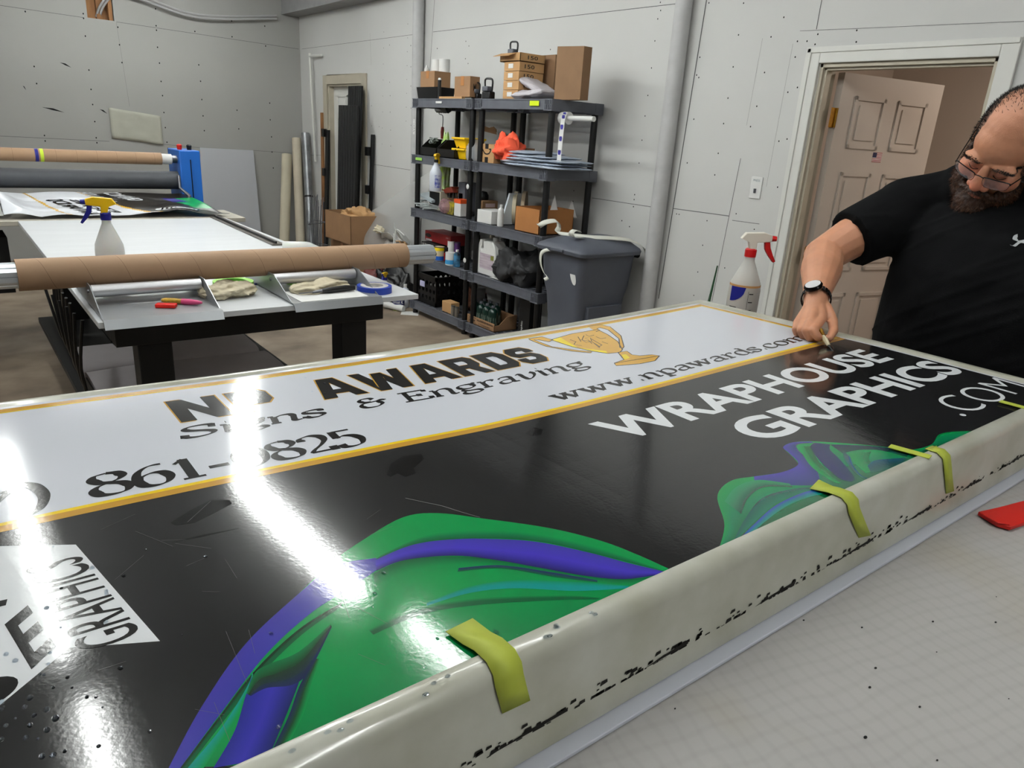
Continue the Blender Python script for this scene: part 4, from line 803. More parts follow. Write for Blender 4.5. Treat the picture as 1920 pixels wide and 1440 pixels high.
t = thing('tape_roll', 'blue masking tape roll beside the right roll holder', 'tape roll', p); ring(.075, .042, .028, p).obj('tape', mat('blue_tape', (.10, .22, .60), .5), t, fixn=False); ring(.06, .038, .029, p).obj('core', mat('core_label', (.78, .76, .74), .6, var=.3, vscale=50), t, fixn=False)
def cloth(lab, c_, L_, W_, H_, rz, seed, m=None, name='cleaning_cloth', cat='cloth', grp=None):
    m = m or m_fab; cs, sn = math.cos(rz), math.sin(rz)
    def f(u, v):
        a = v*2*math.pi; s = u*2-1; prof_ = (1-abs(s)**3.2)**.5 if abs(s) < 1 else 0
        fold = 1+.16*math.sin(7*a+seed+3*s)+.5*noise.noise(Vector((u*4, 1.6*math.cos(a), 1.6*math.sin(a)+seed)))+.35*abs(noise.noise(Vector((u*10, 3*math.cos(a), 3*math.sin(a)+seed))))
        x = s*L_/2; y = W_/2*prof_*math.cos(a)*fold; z = H_/2*prof_*math.sin(a)*fold
        z = max(z, -H_*.42)
        return (c_[0]+x*cs-y*sn, c_[1]+x*sn+y*cs, c_[2]+H_*.43+z)
    return one(MB().grid(f, 46, 50), name, m, lab, cat, grp, fixn=False, sharp=80)
cloth('rolled cream cleaning cloth lying between the two roll holders', PZ(428, 556, TZ), .24, .11, .055, .25, 1.3)
cloth('crumpled cream cloth on the second table seen through the right roll holder', PZ(600, 548, TZ), .28, .11, .05, .2, 4.1)
kn = thing('box_cutter', 'black-handled cutter lying along the right roll holder base', 'knife', (1.26, 2.81, TZ+.024), (0, 0, math.radians(3)))
MB().tube([(-.06, 0, 0), (-.03, 0, 0), (.05, 0, .002), (.09, 0, 0)], [.008, .012, .013, .010], 12).obj('handle', m_black, kn); MB().bar((-.16, 0, -.003), (-.05, 0, 0), .008, .003).obj('blade', m_steel, kn); MB().tube([(-.1, 0, -.003), (-.055, 0, 0)], [.005, .008], 10).obj('neck', m_steel, kn)
kn = thing('pen_knife', 'small silver cutter lying beside the blue tape roll', 'knife', PZ(722, 543, TZ+.006), (0, 0, .85)); MB().bar((-.035, 0, 0), (.035, 0, 0), .01, .007).obj('body', m_white, kn, bevel=.002); MB().bar((-.03, 0, .005), (.01, 0, .005), .004, .003).obj('slider', m_black, kn)
kn = thing('pen', 'thin blue pen beside the green tape roll', 'pen', PZ(474, 534, TZ+.005), (0, 0, .6)); MB().tube([(-.04, 0, 0), (.03, 0, 0), (.042, 0, 0)], [.004, .004, .001], 8).obj('barrel', m_blue, kn)
b = MB().box((1.07, 2.70, TZ+.0095), (1.36, 2.90, TZ+.011)); one(b, 'paper_sheet', m_paper, 'white paper sheet on the right roll holder base', 'paper', smooth=False)
b = MB().box((1.32, 3.32, TZ), (1.47, 3.42, TZ+.03)); one(b, 'tool_case', mat('orange_plastic', (.90, .35, .12), .5), 'orange case behind the right roll holder', 'case', bevel=.004)
# straight edge ruler on the table
rl = thing('cutting_ruler', 'long dark metal cutting ruler near the far right edge of the second table', 'ruler', (1.51, 4.75, TZ))
MB().prism([(1.47, 4.12, TZ+.001), (1.545, 4.12, TZ+.001), (1.57, 5.42, TZ+.001), (1.50, 5.42, TZ+.001)], (0, 0, .008)).obj('blade', mat('dark_anodised', (.42, .40, .37), .35, metal=.8), rl, smooth=False)
MB().bar((1.50, 4.14, TZ+.016), (1.528, 5.4, TZ+.016), .012, .012).obj('rib', m_black, rl); MB().box((1.545, 4.09, TZ+.001), (1.60, 4.13, TZ+.014)).obj('end_clip', m_grn, rl)
o = one(MB().prism([(.38, 2.72, TZ+.0003), (.9, 2.72, TZ+.0003), (.9, 2.721, TZ+.0003), (.38, 2.721, TZ+.0003)], (0, 0, .0003)), 'thread', m_paper, 'loose white thread along the near edge of the second table', 'thread')
# ================================================================== LAMINATOR WITH PRINT
lm = thing('laminator', 'blue laminating machine with cardboard core and grey roller by the back wall', 'machine', (.4, 6.1, 0))
m_lam = mat('blue_enamel', (.10, .38, .72), .4, var=.06)
a = [(1.44, 5.98, .86), (1.44, 6.36, .86), (1.44, 6.34, 1.345), (1.44, 6.00, 1.345)]
def housing(x0):
    b = MB().prism([(x0, 5.98, .2), (x0, 6.36, .2), (x0, 6.34, 1.345), (x0, 6.0, 1.345)], (.15, 0, 0)); b.obj('end_housing', m_lam, lm, bevel=.008)
    b = MB().bar((x0+.075, 5.985, .95), (x0+.075, 5.993, 1.28), .006, .004); b.obj('seam', m_dark, lm)
housing(1.47); housing(-1.2)
MB().tube([(-1.05, 6.08, 1.275), (1.36, 6.08, 1.275)], .043, 24).obj('cardboard_core', m_kraft, lm)
MB().tube([(1.36, 6.08, 1.275), (1.43, 6.08, 1.275)], .037, 20).obj('core_end', m_paper, lm); MB().tube([(1.43, 6.08, 1.275), (1.48, 6.08, 1.275)], .028, 16).obj('core_holder', m_steel, lm)
MB().tube([(-1.05, 6.10, 1.12), (1.47, 6.10, 1.12)], .066, 28).obj('grey_roller', mat('rubber_grey', (.27, .28, .30), .55, var=.1, vscale=12), lm)
MB().box((-1.05, 5.97, .82), (1.47, 6.3, .93)).obj('bed', m_blackmatte, lm, smooth=False)
MB().box((1.2, 5.93, .935), (1.47, 5.98, .985)).obj('guard', m_lam, lm, bevel=.005)
for z, mm in ((1.365, m_red), (1.365, m_black)):
    x = 1.50 if mm is m_red else 1.57
    MB().lathe([(.016, -.02), (.018, 0), (.02, .012), (.012, .02)], 14, (x, 6.1, z)).obj('knob', mm, lm, fixn=False)
MB().tube([(1.45, 5.985, 1.16), (1.44, 5.94, 1.08), (1.50, 5.93, 1.02), (1.47, 5.92, .97)], [.012, .01, .016, .012], 8).obj('crank_lever', m_steel, lm)
b = MB()
for x, mm in ((.56, m_blue), (.59, mat('lime_tape', (.75, .85, .2), .6))):
    MB().tube([(x, 6.08, 1.275), (x+.02, 6.08, 1.275)], .0437, 24).obj('tape_band', mm, lm)
for x in (-1.0, 1.5): MB().box((x-.05, 6.0, 0), (x+.05, 6.3, .2)).obj('foot', m_blackmatte, lm, smooth=False)
# feed table
ft = thing('feed_table', 'pale grey-edged feed table between the second table and the laminator', 'table', (.6, 5.7, 0))
MB().box((-1.0, 5.43, .885), (1.75, 5.93, .915)).obj('tabletop', mat('greige_board', (.68, .66, .61), .5, var=.08), ft, bevel=.003)
for x in (-.9, 1.6):
    for y in (5.5, 5.88): MB().box((x-.04, y-.04, 0), (x+.04, y+.04, .885)).obj('leg', m_blackmatte, ft, smooth=False)
MB().box((-.95, 5.55, .45), (.30, 5.9, .80)).obj('dark_cabinet', m_blackmatte, ft, smooth=False)
# printed vinyl draped from the roller onto the feed table
def pz(x, v):   # v 0 (near edge y=5.48) .. 1 (roller)
    yv = 5.50+v*.52
    z = .918+.012+.115*max(0, v-.15)**1.1+.02*abs(noise.noise(Vector((x*2.2, v*3, 5))))+.03*abs(noise.noise(Vector((x*4, v*1.5, 9))))*(1-v)
    z += .10*math.exp(-((x-.28)/.10)**2)*max(0, math.sin(math.pi*min(1, v*1.15)))*(1 if v > .25 else v*4)
    z += .035*math.exp(-((x-1.32)/.14)**2)*math.exp(-((v-.05)/.25)**2)
    return Vector((x, yv, z))
pv = thing('printed_vinyl', 'wrinkled white and black printed vinyl sheet draped in front of the laminator', 'printed sheet', (.7, 5.75, .92))
def pcol(u, v):
    W_ = lin((.83, .84, .86)); K_ = lin((.16, .15, .14)); Gd = lin((.80, .62, .14))
    x = u; e1 = .46+.20*(1-v); e2 = .98+.22*(1-v)+.0*v; e2 = .78+.42*(1-v)
    if abs(x-e1) < .009: return Gd
    if abs(x-e2) < .011: return Gd
    if x < e2 or x > e2+.72-.1*(1-v): return W_
    if x > e2+.42 and .35 < v < .78 and x < e2+.68:
        return lin((.05, .55, .28)) if not (v > .6 and x < e2+.52) else lin((.2, .18, .5))
    return K_
xs0, xs1 = .30, 1.66
b = MB().grid(lambda u, v: pz(xs0-.25*(v > .3)*0+(xs1-.30*v*.6-xs0)*u, v), 150, 44, lambda u, v: pcol(xs0+(xs1-.18*v-xs0)*u, v))
vz = b.obj('sheet', mat_vc('soft_print', .3), pv, vc=True, fixn=False, sharp=80, solid=.0015)
b = MB().grid(lambda u, v: (xs0-.75+.75*u, 5.55+.47*v, .935+.10*v+.05*math.sin(u*9)*v), 20, 10); b.obj('sheet_end', m_paper, pv, fixn=False)
b = MB()
def vtext(s, x, v, w_, hv, sl=.35):
    vs, fs = text_geo((s, .02, 2)); X = [q.x for q in vs]; Y = [q.y for q in vs]
    out = []
    for q in vs:
        a = (q.x-min(X))/(max(X)-min(X)); c_ = (q.y-min(Y))/(max(Y)-min(Y)); vv = v+a*w_; xx = x+c_*hv-sl*(vv)
        out.append(pz(xx, vv)+Vector((0, -.001, .004)))
    b.add(out, fs)
vtext('AWARDS', .80, .10, .60, .10); vtext('SIGNS', .93, .18, .5, .05); vtext('ETSY', .995, .2, .4, .05)
b.obj('lettering', m_ink, pv, smooth=False, fixn=False)
b = MB(); vtext('GRAPHICS', 1.28, .60, .4, .10); vtext('HOUSE', 1.12, .62, .38, .09)
q = [pz(1.33+.15*math.cos(t), .16+.11*math.sin(t))+Vector((0, -.002, .006)) for t in [k*math.pi/8 for k in range(16)]]; b.poly(q)
b.obj('white_lettering', m_vlet, pv, smooth=False, fixn=False)
b = MB()
for k in range(9): x = 1.21+.03*k; b.add([pz(x, .10)+Vector((0, -.004, .009)), pz(x+.012, .10)+Vector((0, -.004, .009)), pz(x+.035, .23)+Vector((0, -.004, .009)), pz(x+.023, .23)+Vector((0, -.004, .009))], [(0, 1, 2, 3)])
b.obj('mark', m_ink, pv, smooth=False, fixn=False)
# white panel and pale sheet by the back wall
q = [PY(375, 277, 9.33), PY(475, 282, 9.33), PY(489, 445, 9.30), PY(380, 470, 9.30)]
q[2].z = .02; q[3].z = .02; q[2].y = q[3].y = 9.25
one(MB().prism(q, (0, .012, 0)), 'foam_panel', mat('pale_panel', (.70, .71, .73), .6), 'large pale panel leaning on the back wall beside the laminator', 'panel')
def f(u, v): x = 1.61+.52*u; z = 1.30-.045*u+(.32-.01*u)*v; return (x, YB-.006-.02*abs(noise.noise(Vector((u*3, v*3, 2))))-.01*(1-v)*u, z)
one(MB().grid(f, 16, 10), 'paper_sheet', mat('old_sheet', (.66, .66, .61), .8, var=.05), 'off-white wrinkled sheet stuck on the back wall above the laminator', 'sheet', fixn=False, solid=.002)
# tubes leaning in the corner
for (x0, x1, r_, h_, mm, lab) in ((3.33, 3.55, .062, 1.20, mat('cream_tube', (.78, .75, .66), .7, var=.1, vscale=5), 'shorter cream cardboard tube leaning in the far room corner, leftmost'), (3.55, 3.68, .055, 1.40, mat('cream_tube2', (.80, .76, .68), .7, var=.08), 'taller cream cardboard tube leaning in the far room corner, middle'), (3.62, 3.735, .05, 1.47, mat('silver_wrap', (.60, .61, .62), .35, metal=.6, var=.4, vscale=8), 'grey plastic-wrapped tube leaning in the far room corner, rightmost')):
    b = MB(); ya = 8.93 if 'rightmost' not in lab else 8.75; p0 = Vector((x0, ya, .012)); p1 = Vector((x1, 9.28 if 'rightmost' not in lab else 9.12, h_)); b.tube([p0, p1], r_, 24)
    o = one(b, 'cardboard_tube', mm, lab, 'tube', fixn=False)
    if 'rightmost' in lab: MB().tube([p0.lerp(p1, .48), p0.lerp(p1, .495)], r_+.002, 20).obj('strap', m_black, o, origin=ORG[o.name])
b = MB()
for k in range(16):
    x = 3.40+.02*(k % 8)+random.uniform(-.01, .01); y = 8.3+.035*(k//8)+random.uniform(-.02, .02); b.tube([(x, y, 0.005), (x+.10+random.uniform(-.02, .03), y+.12, .70+random.uniform(-.05, .12))], .004, 5)
for z in (.2, .47): b.tube([(3.38, 8.25, z), (3.68, 8.4, z), (3.55, 8.5, z+.02), (3.38, 8.25, z)], .005, 5)
one(b, 'wire_stakes', m_steel, 'bundle of thin metal wire stakes standing in the corner by the far door', 'wire stakes', fixn=False)
# black rails in front of door one
def rails(y0, y1, z0, z1, x, lab, n=5, lean=0.0):
    t = thing('metal_rails', lab, 'rails', (x, (y0+y1)/2, z0)); w_ = (y1-y0)/n
    for k in range(n):
        MB().prism([(x, y0+w_*k+.004, z0), (x+.03, y0+w_*k+.004, z0), (x+.03+lean, y0+w_*k+.004-.0, z1), (x+lean, y0+w_*k+.004, z1)], (0, w_-.008, 0)).obj('rail', m_black, t, bevel=.002)
    return t
rails(7.53, 7.84, 0.01, 2.0, 3.62, 'tall bundle of black metal rails leaning in front of the far door', 6, .09)
rails(7.46, 7.92, 0.01, 1.80, 3.57, 'shorter wider black metal rails leaning in front of the tall bundle', 7, .06)
t = rails(8.50, 8.58, 0.01, 1.53, 3.70, 'narrow black metal rail with brackets leaning left of the far door', 1, .06)
for z in (.6, 1.0, 1.45): MB().box((3.73, 8.56, z), (3.77, 8.63, z+.09)).obj('bracket', m_black, t, smooth=False)
t = rails(7.36, 7.41, 0.01, 1.52, 3.70, 'narrow black metal rail leaning right of the far door', 1, .06)
for z in (.9, 1.3): MB().box((3.72, 7.40, z), (3.76, 7.47, z+.09)).obj('bracket', m_black, t, smooth=False)
b = MB().bar((3.765, 8.70, .01), (3.78, 8.70, 1.72), .02, .07, (0, 1, 0)); one(b, 'wood_lath', m_wood, 'raw wooden lath standing against the wall left of the far door', 'lath')
# cardboard boxes by the far door
carton((3.38, 7.05, 0.0), (3.74, 7.62, .42), 'large brown cardboard box on the floor by the far door, lower of two', tape_=True)
b0 = carton((3.30, 6.95, .425), (3.72, 7.58, .72), 'brown cardboard box stacked on the larger one by the far door', tape_=False, flaps=True)
cloth('crumpled brown packing paper in the top of the stacked cardboard box', (3.5, 7.2, .62), .4, .3, .16, 1.4, 2.2, m_card2, 'packing_paper', 'paper')
def f(u, v):
    y = 7.02-1.05*u; z = .18+.62*v+.42*u*v+.05*math.sin(5*v+u*3); x = 3.45+.22*v-.10*math.sin(3*v)+.05*u; return (x, y+(.30*abs(v-.5))*(1-u), z)
one(MB().grid(f, 20, 20), 'plastic_sheet', m_foil, 'large curved translucent plastic sheet standing left of the shelves', 'sheet', fixn=False)
# ================================================================== TRASH CAN
tc_ = thing('trash_can', 'large dark grey wheeled trash can with a closed lid beside the shelves', 'trash can', (3.42, 3.55, 0))
m_bin = mat('bin_plastic', (.33, .345, .385), .5, var=.16, vscale=5, bump=.15, bscale=60)
def rrect(x0, x1, y0, y1, z, r_=.05, n=5):
    out = []
    for cx, cy, a0 in ((x1-r_, y1-r_, 0), (x0+r_, y1-r_, 1), (x0+r_, y0+r_, 2), (x1-r_, y0+r_, 3)):
        for k in range(n+1): a_ = math.pi/2*(a0+k/n); out.append((cx+r_*math.cos(a_), cy+r_*math.sin(a_), z))
    return out
def loft(b, rings, cap=True):
    K = len(rings[0]); vs = [p for r_ in rings for p in r_]
    fs = [(i*K+k, i*K+(k+1) % K, (i+1)*K+(k+1) % K, (i+1)*K+k) for i in range(len(rings)-1) for k in range(K)]
    if cap: fs += [tuple(range(K-1, -1, -1)), tuple((len(rings)-1)*K+k for k in range(K))]
    return b.add(vs, fs)
A_ = (3.17, 3.68, 3.34, 3.78)
b = MB(); loft(b, [rrect(3.27, 3.62, 3.44, 3.70, .02), rrect(3.25, 3.63, 3.42, 3.72, .10), rrect(3.23, 3.65, 3.395, 3.735, .45), rrect(3.215, 3.655, 3.38, 3.745, .60), rrect(3.195, 3.665, 3.36, 3.76, .68), rrect(3.18, 3.675, 3.345, 3.775, .88), rrect(3.175, 3.68, 3.34, 3.78, .90)])
b.obj('body', m_bin, tc_, bevel=.004)
b = MB(); loft(b, [rrect(3.30, 3.60, 3.36, 3.42, .30, .01), rrect(3.28, 3.60, 3.36, 3.42, .56, .01)]); b.obj('front_panel', m_bin, tc_, bevel=.006)
b = MB(); loft(b, [rrect(3.15, 3.70, 3.315, 3.80, .895), rrect(3.145, 3.705, 3.31, 3.805, .92), rrect(3.155, 3.70, 3.32, 3.795, .935), rrect(3.20, 3.68, 3.36, 3.76, .958), rrect(3.26, 3.67, 3.42, 3.70, .985), rrect(3.34, 3.62, 3.50, 3.62, .995)])
lid = b.obj('lid', m_bin, tc_, bevel=.003)
MB().box((3.135, 3.50, .905), (3.16, 3.62, .925)).obj('lid_grip', m_bin, lid, bevel=.004)
MB().tube([(3.70, 3.36, .89), (3.70, 3.76, .89)], .022, 14).obj('hinge_bar', m_black, tc_)
for y in (3.40, 3.72): MB().tube([(3.66, y, .11), (3.66, y-.05 if y < 3.5 else y+.05, .11)], .11, 24).obj('wheel', m_black, tc_)
lb = MB(); c_ = Vector((3.192, 3.435, .76)); lb.add([(c_.x-.004+.0*math.cos(t), c_.y+.026*math.cos(t)+.02*math.sin(t), c_.z+.055*math.sin(t)) for t in [k*math.pi/8 for k in range(16)]], [tuple(range(16))]); lb.obj('white_tag', m_paper, tc_, smooth=False, fixn=False)
def strip(lab, pts, wd, nrm, name='vinyl_strip', m=None, grp=None):
    P_ = smoothpts(pts, 6); b = MB(); n = len(P_); L_ = [p+Vector(nrm)*wd/2 for p in P_]; R_ = [p-Vector(nrm)*wd/2 for p in P_]
    b.add(L_+R_, [(i, i+1, n+i+1, n+i) for i in range(n-1)]); return one(b, name, m or m_fab2, lab, 'strip', grp, fixn=False, solid=.0015)
m_fab2 = mat('white_vinyl_scrap', (.84, .84, .80), .5)
strip('curled white vinyl strip lying across the trash can lid with a looped end', [(3.30, 3.95, 1.02), (3.22, 3.85, 1.03), (3.22, 3.78, 1.065), (3.28, 3.74, 1.075), (3.32, 3.76, 1.03), (3.28, 3.73, 1.0), (3.30, 3.65, 1.0), (3.38, 3.50, 1.0), (3.50, 3.42, 1.0), (3.64, 3.38, .985), (3.74, 3.34, .93), (3.77, 3.32, .82)], .055, (0, .8, .35))
strip('small curled white vinyl roll standing on the trash can lid', [(3.30, 3.50, 1.0), (3.22, 3.50, 1.005), (3.20, 3.50, 1.03), (3.23, 3.50, 1.05), (3.27, 3.50, 1.035)], .05, (0, 1, 0))
strip('white vinyl scrap hanging out from under the trash can lid', [(3.17, 3.62, .90), (3.145, 3.66, .90), (3.13, 3.70, .87), (3.14, 3.71, .80), (3.15, 3.68, .74), (3.15, 3.64, .72), (3.14, 3.66, .70)], .03, (0, .8, .5))
# ================================================================== SHELVES
DZ = [.12, .54, .945, 1.395, 1.845]
def shelf_unit(y0, y1, lab):
    t = thing('storage_shelf', lab, 'shelf', (3.53, (y0+y1)/2, 0), group='pair of black plastic shelf units'); x0, x1 = 3.30, 3.765
    first = None
    for x in (x0+.035, x1-.035):
        for y in (y0+.04, y1-.04): MB().tube([(x, y, 0), (x, y, DZ[-1]-.02)], .0235, 16).obj('post', m_black, t, fixn=False)
    def deck(z):
        b = MB(); h = .068; e = .018
        b.box((x0, y0+.07, z-h), (x0+e, y1-.07, z)); b.box((x0-.006, y0+.08, z-h), (x0+.004, y1-.08, z-h+.014)); b.box((x0-.004, y0+.07, z-.008), (x0, y1-.07, z))
        b.box((x1-e, y0+.07, z-h), (x1, y1-.07, z)); b.box((x0+.07, y0, z-h), (x1-.07, y0+e, z)); b.box((x0+.07, y1-e, z-h), (x1-.07, y1, z)); b.box((x0+.07, y0-.004, z-h), (x1-.07, y0, z-h+.012))
        for k in range(15): yy = y0+.06+(y1-y0-.12)*k/14; b.box((x0+.01, yy-.012, z-.014), (x1-.01, yy+.012, z-.003))
        for k in range(6): xx = x0+.05+(x1-x0-.1)*k/5; b.box((xx-.01, y0+.01, z-.018), (xx+.01, y1-.01, z-.006))
        o = b.obj('shelf_deck', m_grey, t, smooth=False, weld=False)
        for x in (x0+.035, x1-.035):
            for y in (y0+.04, y1-.04):
                c_ = MB(); c_.box((x-.037, y-.042, z-h-.006), (x+.037, y+.042, z+.001))
                for k in range(5): yy = y-.034+.017*k; c_.box((x-.042, yy-.003, z-h-.004), (x-.036, yy+.003, z-.002))
                c_.box((x-.042, y-.04, z-h*.5-.003), (x-.036, y+.04, z-h*.5+.003)); c_.box((x-.043, y-.043, z-h-.006), (x-.036, y+.043, z-h+.003)); c_.box((x-.043, y-.043, z-.006), (x-.036, y+.043, z+.001))
                c_.obj('corner_socket', m_grey, o, smooth=False, weld=False)
    for z in DZ: deck(z)
    return t
s1 = shelf_unit(3.90, 4.79, 'right bay of the two black and grey plastic shelf units, next to the trash can'); s2 = shelf_unit(4.83, 5.72, 'left bay of the two black and grey plastic shelf units, nearer the far door')
def sticker(p0, p1, z, dz, m, par, name='sticker', X=3.2925):
    y0 = PX(p0, 200, X).y; y1 = PX(p1, 200, X).y; MB().box((X-.0015, min(y0, y1), z-dz), (X, max(y0, y1), z)).obj(name, m, par, smooth=False)
sticker(817, 828, 1.825, .016, m_paper, s2); sticker(781, 793, 1.375, .022, m_grn, s2)
MB().box((3.2895, 4.03, 1.80), (3.292, 4.13, 1.832)).obj('level_vial', mat('lime_vial', (.80, .88, .1), .4, emit=0), s1, bevel=.004)
for z, u in ((.62, s2), (1.20, s2)): MB().ell((3.311, 4.87, z+.0), (.004, .02, .02)).obj('white_dot', m_paper, u)
text(MB(), 'RYOBI', (3.3105, 5.70, 1.56), (0, 0, 1), (0, 1, 0), .12, .035, .03, 2).obj('sticker', m_paper, s2, smooth=False, fixn=False)
# ---- top deck
z = DZ[4]
def trayrings(a, c_, t_=.01): return None
a, c_ = SB(782, 822, 853, 163, z+.002, 3.33); b = MB(); loft(b, [rrect(a[0], c_[0], a[1], c_[1], z+.002, .03), rrect(a[0]-.01, c_[0]+.01, a[1]-.01, c_[1]+.01, z+.075, .03), rrect(a[0]-.012, c_[0]+.012, a[1]-.012, c_[1]+.012, z+.09, .03)])
case_ = one(b, 'tool_case', m_black, 'black plastic case at the left end of the top shelf', 'case'); zt = z+.09
a, c_ = SB(787, 813, 845, 133, zt, 3.36); a = (3.37, a[1], zt+.001); c_ = (min(c_[0], 3.72), c_[1], c_[2])
carton(a, c_, 'cardboard box on the black case at the left end of the top shelf'); bt = c_[2]
for px_, lab in ((819, 'left paper towel roll on the cardboard box, top shelf'), (833, 'right paper towel roll on the cardboard box, top shelf')):
    p = (3.50, PX(px_, 138, 3.50).y, bt+.001); t = thing('paper_roll', lab, 'paper roll', p, group='paper rolls on the top shelf'); MB().lathe([(.02, 0), (.045, 0), (.045, .10), (.02, .10)], 24, p).obj('paper', m_paper, t, fixn=False)
b = MB().lathe([(.02, 0), (.022, .02), (.01, .035), (.004, .05)], 10, (3.41, c_[1]-.03, bt+.001)); one(b, 'cap', m_white, 'small white nozzle cap on the box edge, top shelf', 'cap', fixn=False)
b = MB(); y = PX(824, 180, 3.32).y
t = thing('brush_tool', 'black upright roller tool with a wooden base at the front of the top shelf', 'tool', (3.32, y, z)); MB().tube([(3.318, y, z-.02), (3.318, y, z+.14)], .014, 14).obj('grip', m_black, t); MB().tube([(3.318, y, z+.14), (3.318, y, z+.155)], [.014, .010], 14).obj('cap', m_paper, t)
MB().box((3.31, y-.34, z+.001), (3.34, y+.01, z+.016)).obj('wooden_batten', m_card2, t, smooth=False)
a, c_ = SB(853, 882, 900, 143, z+.017, 3.35); carton(a, c_, 'tan cardboard box marked with black writing, middle of the top shelf', marks=[('MU', .35, .3, .5, .35, 'y')])
def clamp(px, py, x, lab, s=1., zb=None):
    p = PX(px, py, x); zz = z if zb is None else zb; y = p.y; t = thing('tool_clamp', lab, 'tool', (x, y, zz))
    MB().box((x-.025*s, y-.05*s, zz+.001), (x+.03*s, y+.05*s, zz+.055*s)).obj('body', m_black, t, bevel=.008); MB().box((x-.035*s, y-.035*s, zz+.055*s), (x+.02*s, y+.035*s, zz+.09*s)).obj('head', m_grey, t, bevel=.006)
    MB().tube(smoothpts([(x, y-.045*s, zz+.05*s), (x, y-.05*s, zz+.13*s), (x, y+.0*s, zz+.145*s), (x, y+.045*s, zz+.135*s), (x, y+.035*s, zz+.06*s)], 4), .007*s, 8).obj('handle', m_black, t, fixn=False)
clamp(915, 180, 3.37, 'black tool with loop handle, left of the slim box stack'); clamp(893, 180, 3.42, 'smaller black and blue tool behind the tan box, top shelf', .85)
# slim boxes
a, c_ = SB(944, 972, 992, 118, z, 3.33); hh = .062
for k in range(4):
    carton((3.34, a[1]-.004*(k % 2), z+.001+hh*k), (3.56, c_[1], z+hh*(k+1)-.002), ['slim kraft box at the bottom of the stack on the top shelf', 'second slim kraft box from the bottom of the stack', 'third slim kraft box from the bottom of the stack', 'slim kraft box just under the open one on the stack'][k], 'slim kraft boxes stacked on the top shelf', m_card2, False, marks=[('150', .2, .3, .4, .45, 'y')])
    MB().box((3.3385, c_[1]-.10, z+.02+hh*k), (3.3395, c_[1]-.045, z+.05+hh*k)).obj('label', m_paper, bpy.data.objects['cardboard_box'] if False else case_, smooth=False) if False else None
    o = MB().box((3.338, c_[1]-.105, z+.018+hh*k), (3.3395, c_[1]-.05, z+.048+hh*k)); par = [q for q in bpy.data.objects if q.name.startswith('cardboard_box') and q.type == 'EMPTY'][-1]; o.obj('label', m_paper, par, smooth=False)
zt = z+hh*4
t = carton((3.335, a[1]-.01, zt), (3.56, c_[1]+.05, zt+.055), 'open slim kraft box jutting out at the top of the stack', 'slim kraft boxes stacked on the top shelf', m_card2, False, flaps=True, marks=[('150', .3, .3, .4, .45, 'y')])
MB().prism([(3.335, a[1]+.04, zt+.05), (3.335, c_[1]+.05, zt+.05), (3.28, c_[1]+.06, zt+.03), (3.28, a[1]+.05, zt+.03)], (0, 0, .003)).obj('flap', m_card2, t, smooth=False)
clamp(962, 110, 3.42, 'black tool with loop handle sitting in the open slim box', .9, zt+.01)
# big cardboard sheets
a, c_ = SB(988, 1042, 1048, 104, z, 3.60, .10); carton((3.60, a[1], z+.001), (3.70, c_[1]+.0, c_[2]), 'upright flat cardboard box behind the white bags, top shelf', m=mat('dull_cardboard', (.52, .40, .29), .85, var=.1), tape_=False)
y0 = PX(1102, 185, 3.42).y; y1 = PX(1030, 185, 3.36).y
t = thing('cardboard_box', 'tall flattened cardboard box leaning at the right end of the top shelf', 'box', (3.5, (y0+y1)/2, z)); MB().prism([(3.37, y0+.02, z+.001), (3.40, y1, z+.001), (3.39, y1-.01, z+.33), (3.36, y0+.01, z+.315)], (.07, 0, 0)).obj('body', MATS['dull_cardboard'], t, smooth=False)
def pillow(lab, c_, L_, W_, H_, rz, ry, m, seed, name='poly_bag', cat='bag', grp=None, crumple=.3):
    M = Matrix.Translation(c_) @ Matrix.Rotation(rz, 4, 'Z') @ Matrix.Rotation(ry, 4, 'Y')
    def f(u, v):
        a_ = v*2*math.pi; s = u*2-1; pr_ = (1-abs(s)**4)**.5 if abs(s) < 1 else 0
        n_ = 1+crumple*(noise.noise(Vector((u*4, 2*math.cos(a_), 2*math.sin(a_)+seed)))+.6*abs(noise.noise(Vector((u*9, 4*math.cos(a_), 4*math.sin(a_)+seed)))))
        return M @ Vector((s*L_/2, W_/2*math.copysign(abs(math.cos(a_))**.6, math.cos(a_))*(.85+.15*pr_)*(1+.25*(n_-1)), H_/2*pr_*math.sin(a_)*n_))
    return one(MB().grid(f, 40, 44), name, m, lab, cat, grp, fixn=False, sharp=80)
m_poly = mat('grey_poly', (.78, .76, .78), .35, var=.15, vscale=7)
p = PX(1000, 178, 3.40); pillow('white plastic mailer bag lying lowest on the top shelf', (3.42, p.y, z+.035), .30, .22, .06, math.radians(100), .1, m_poly, 3); pillow('white plastic mailer bag tilted over the other one on the top shelf', (3.44, p.y+.02, z+.095), .30, .18, .05, math.radians(95), -.35, m_poly, 8)
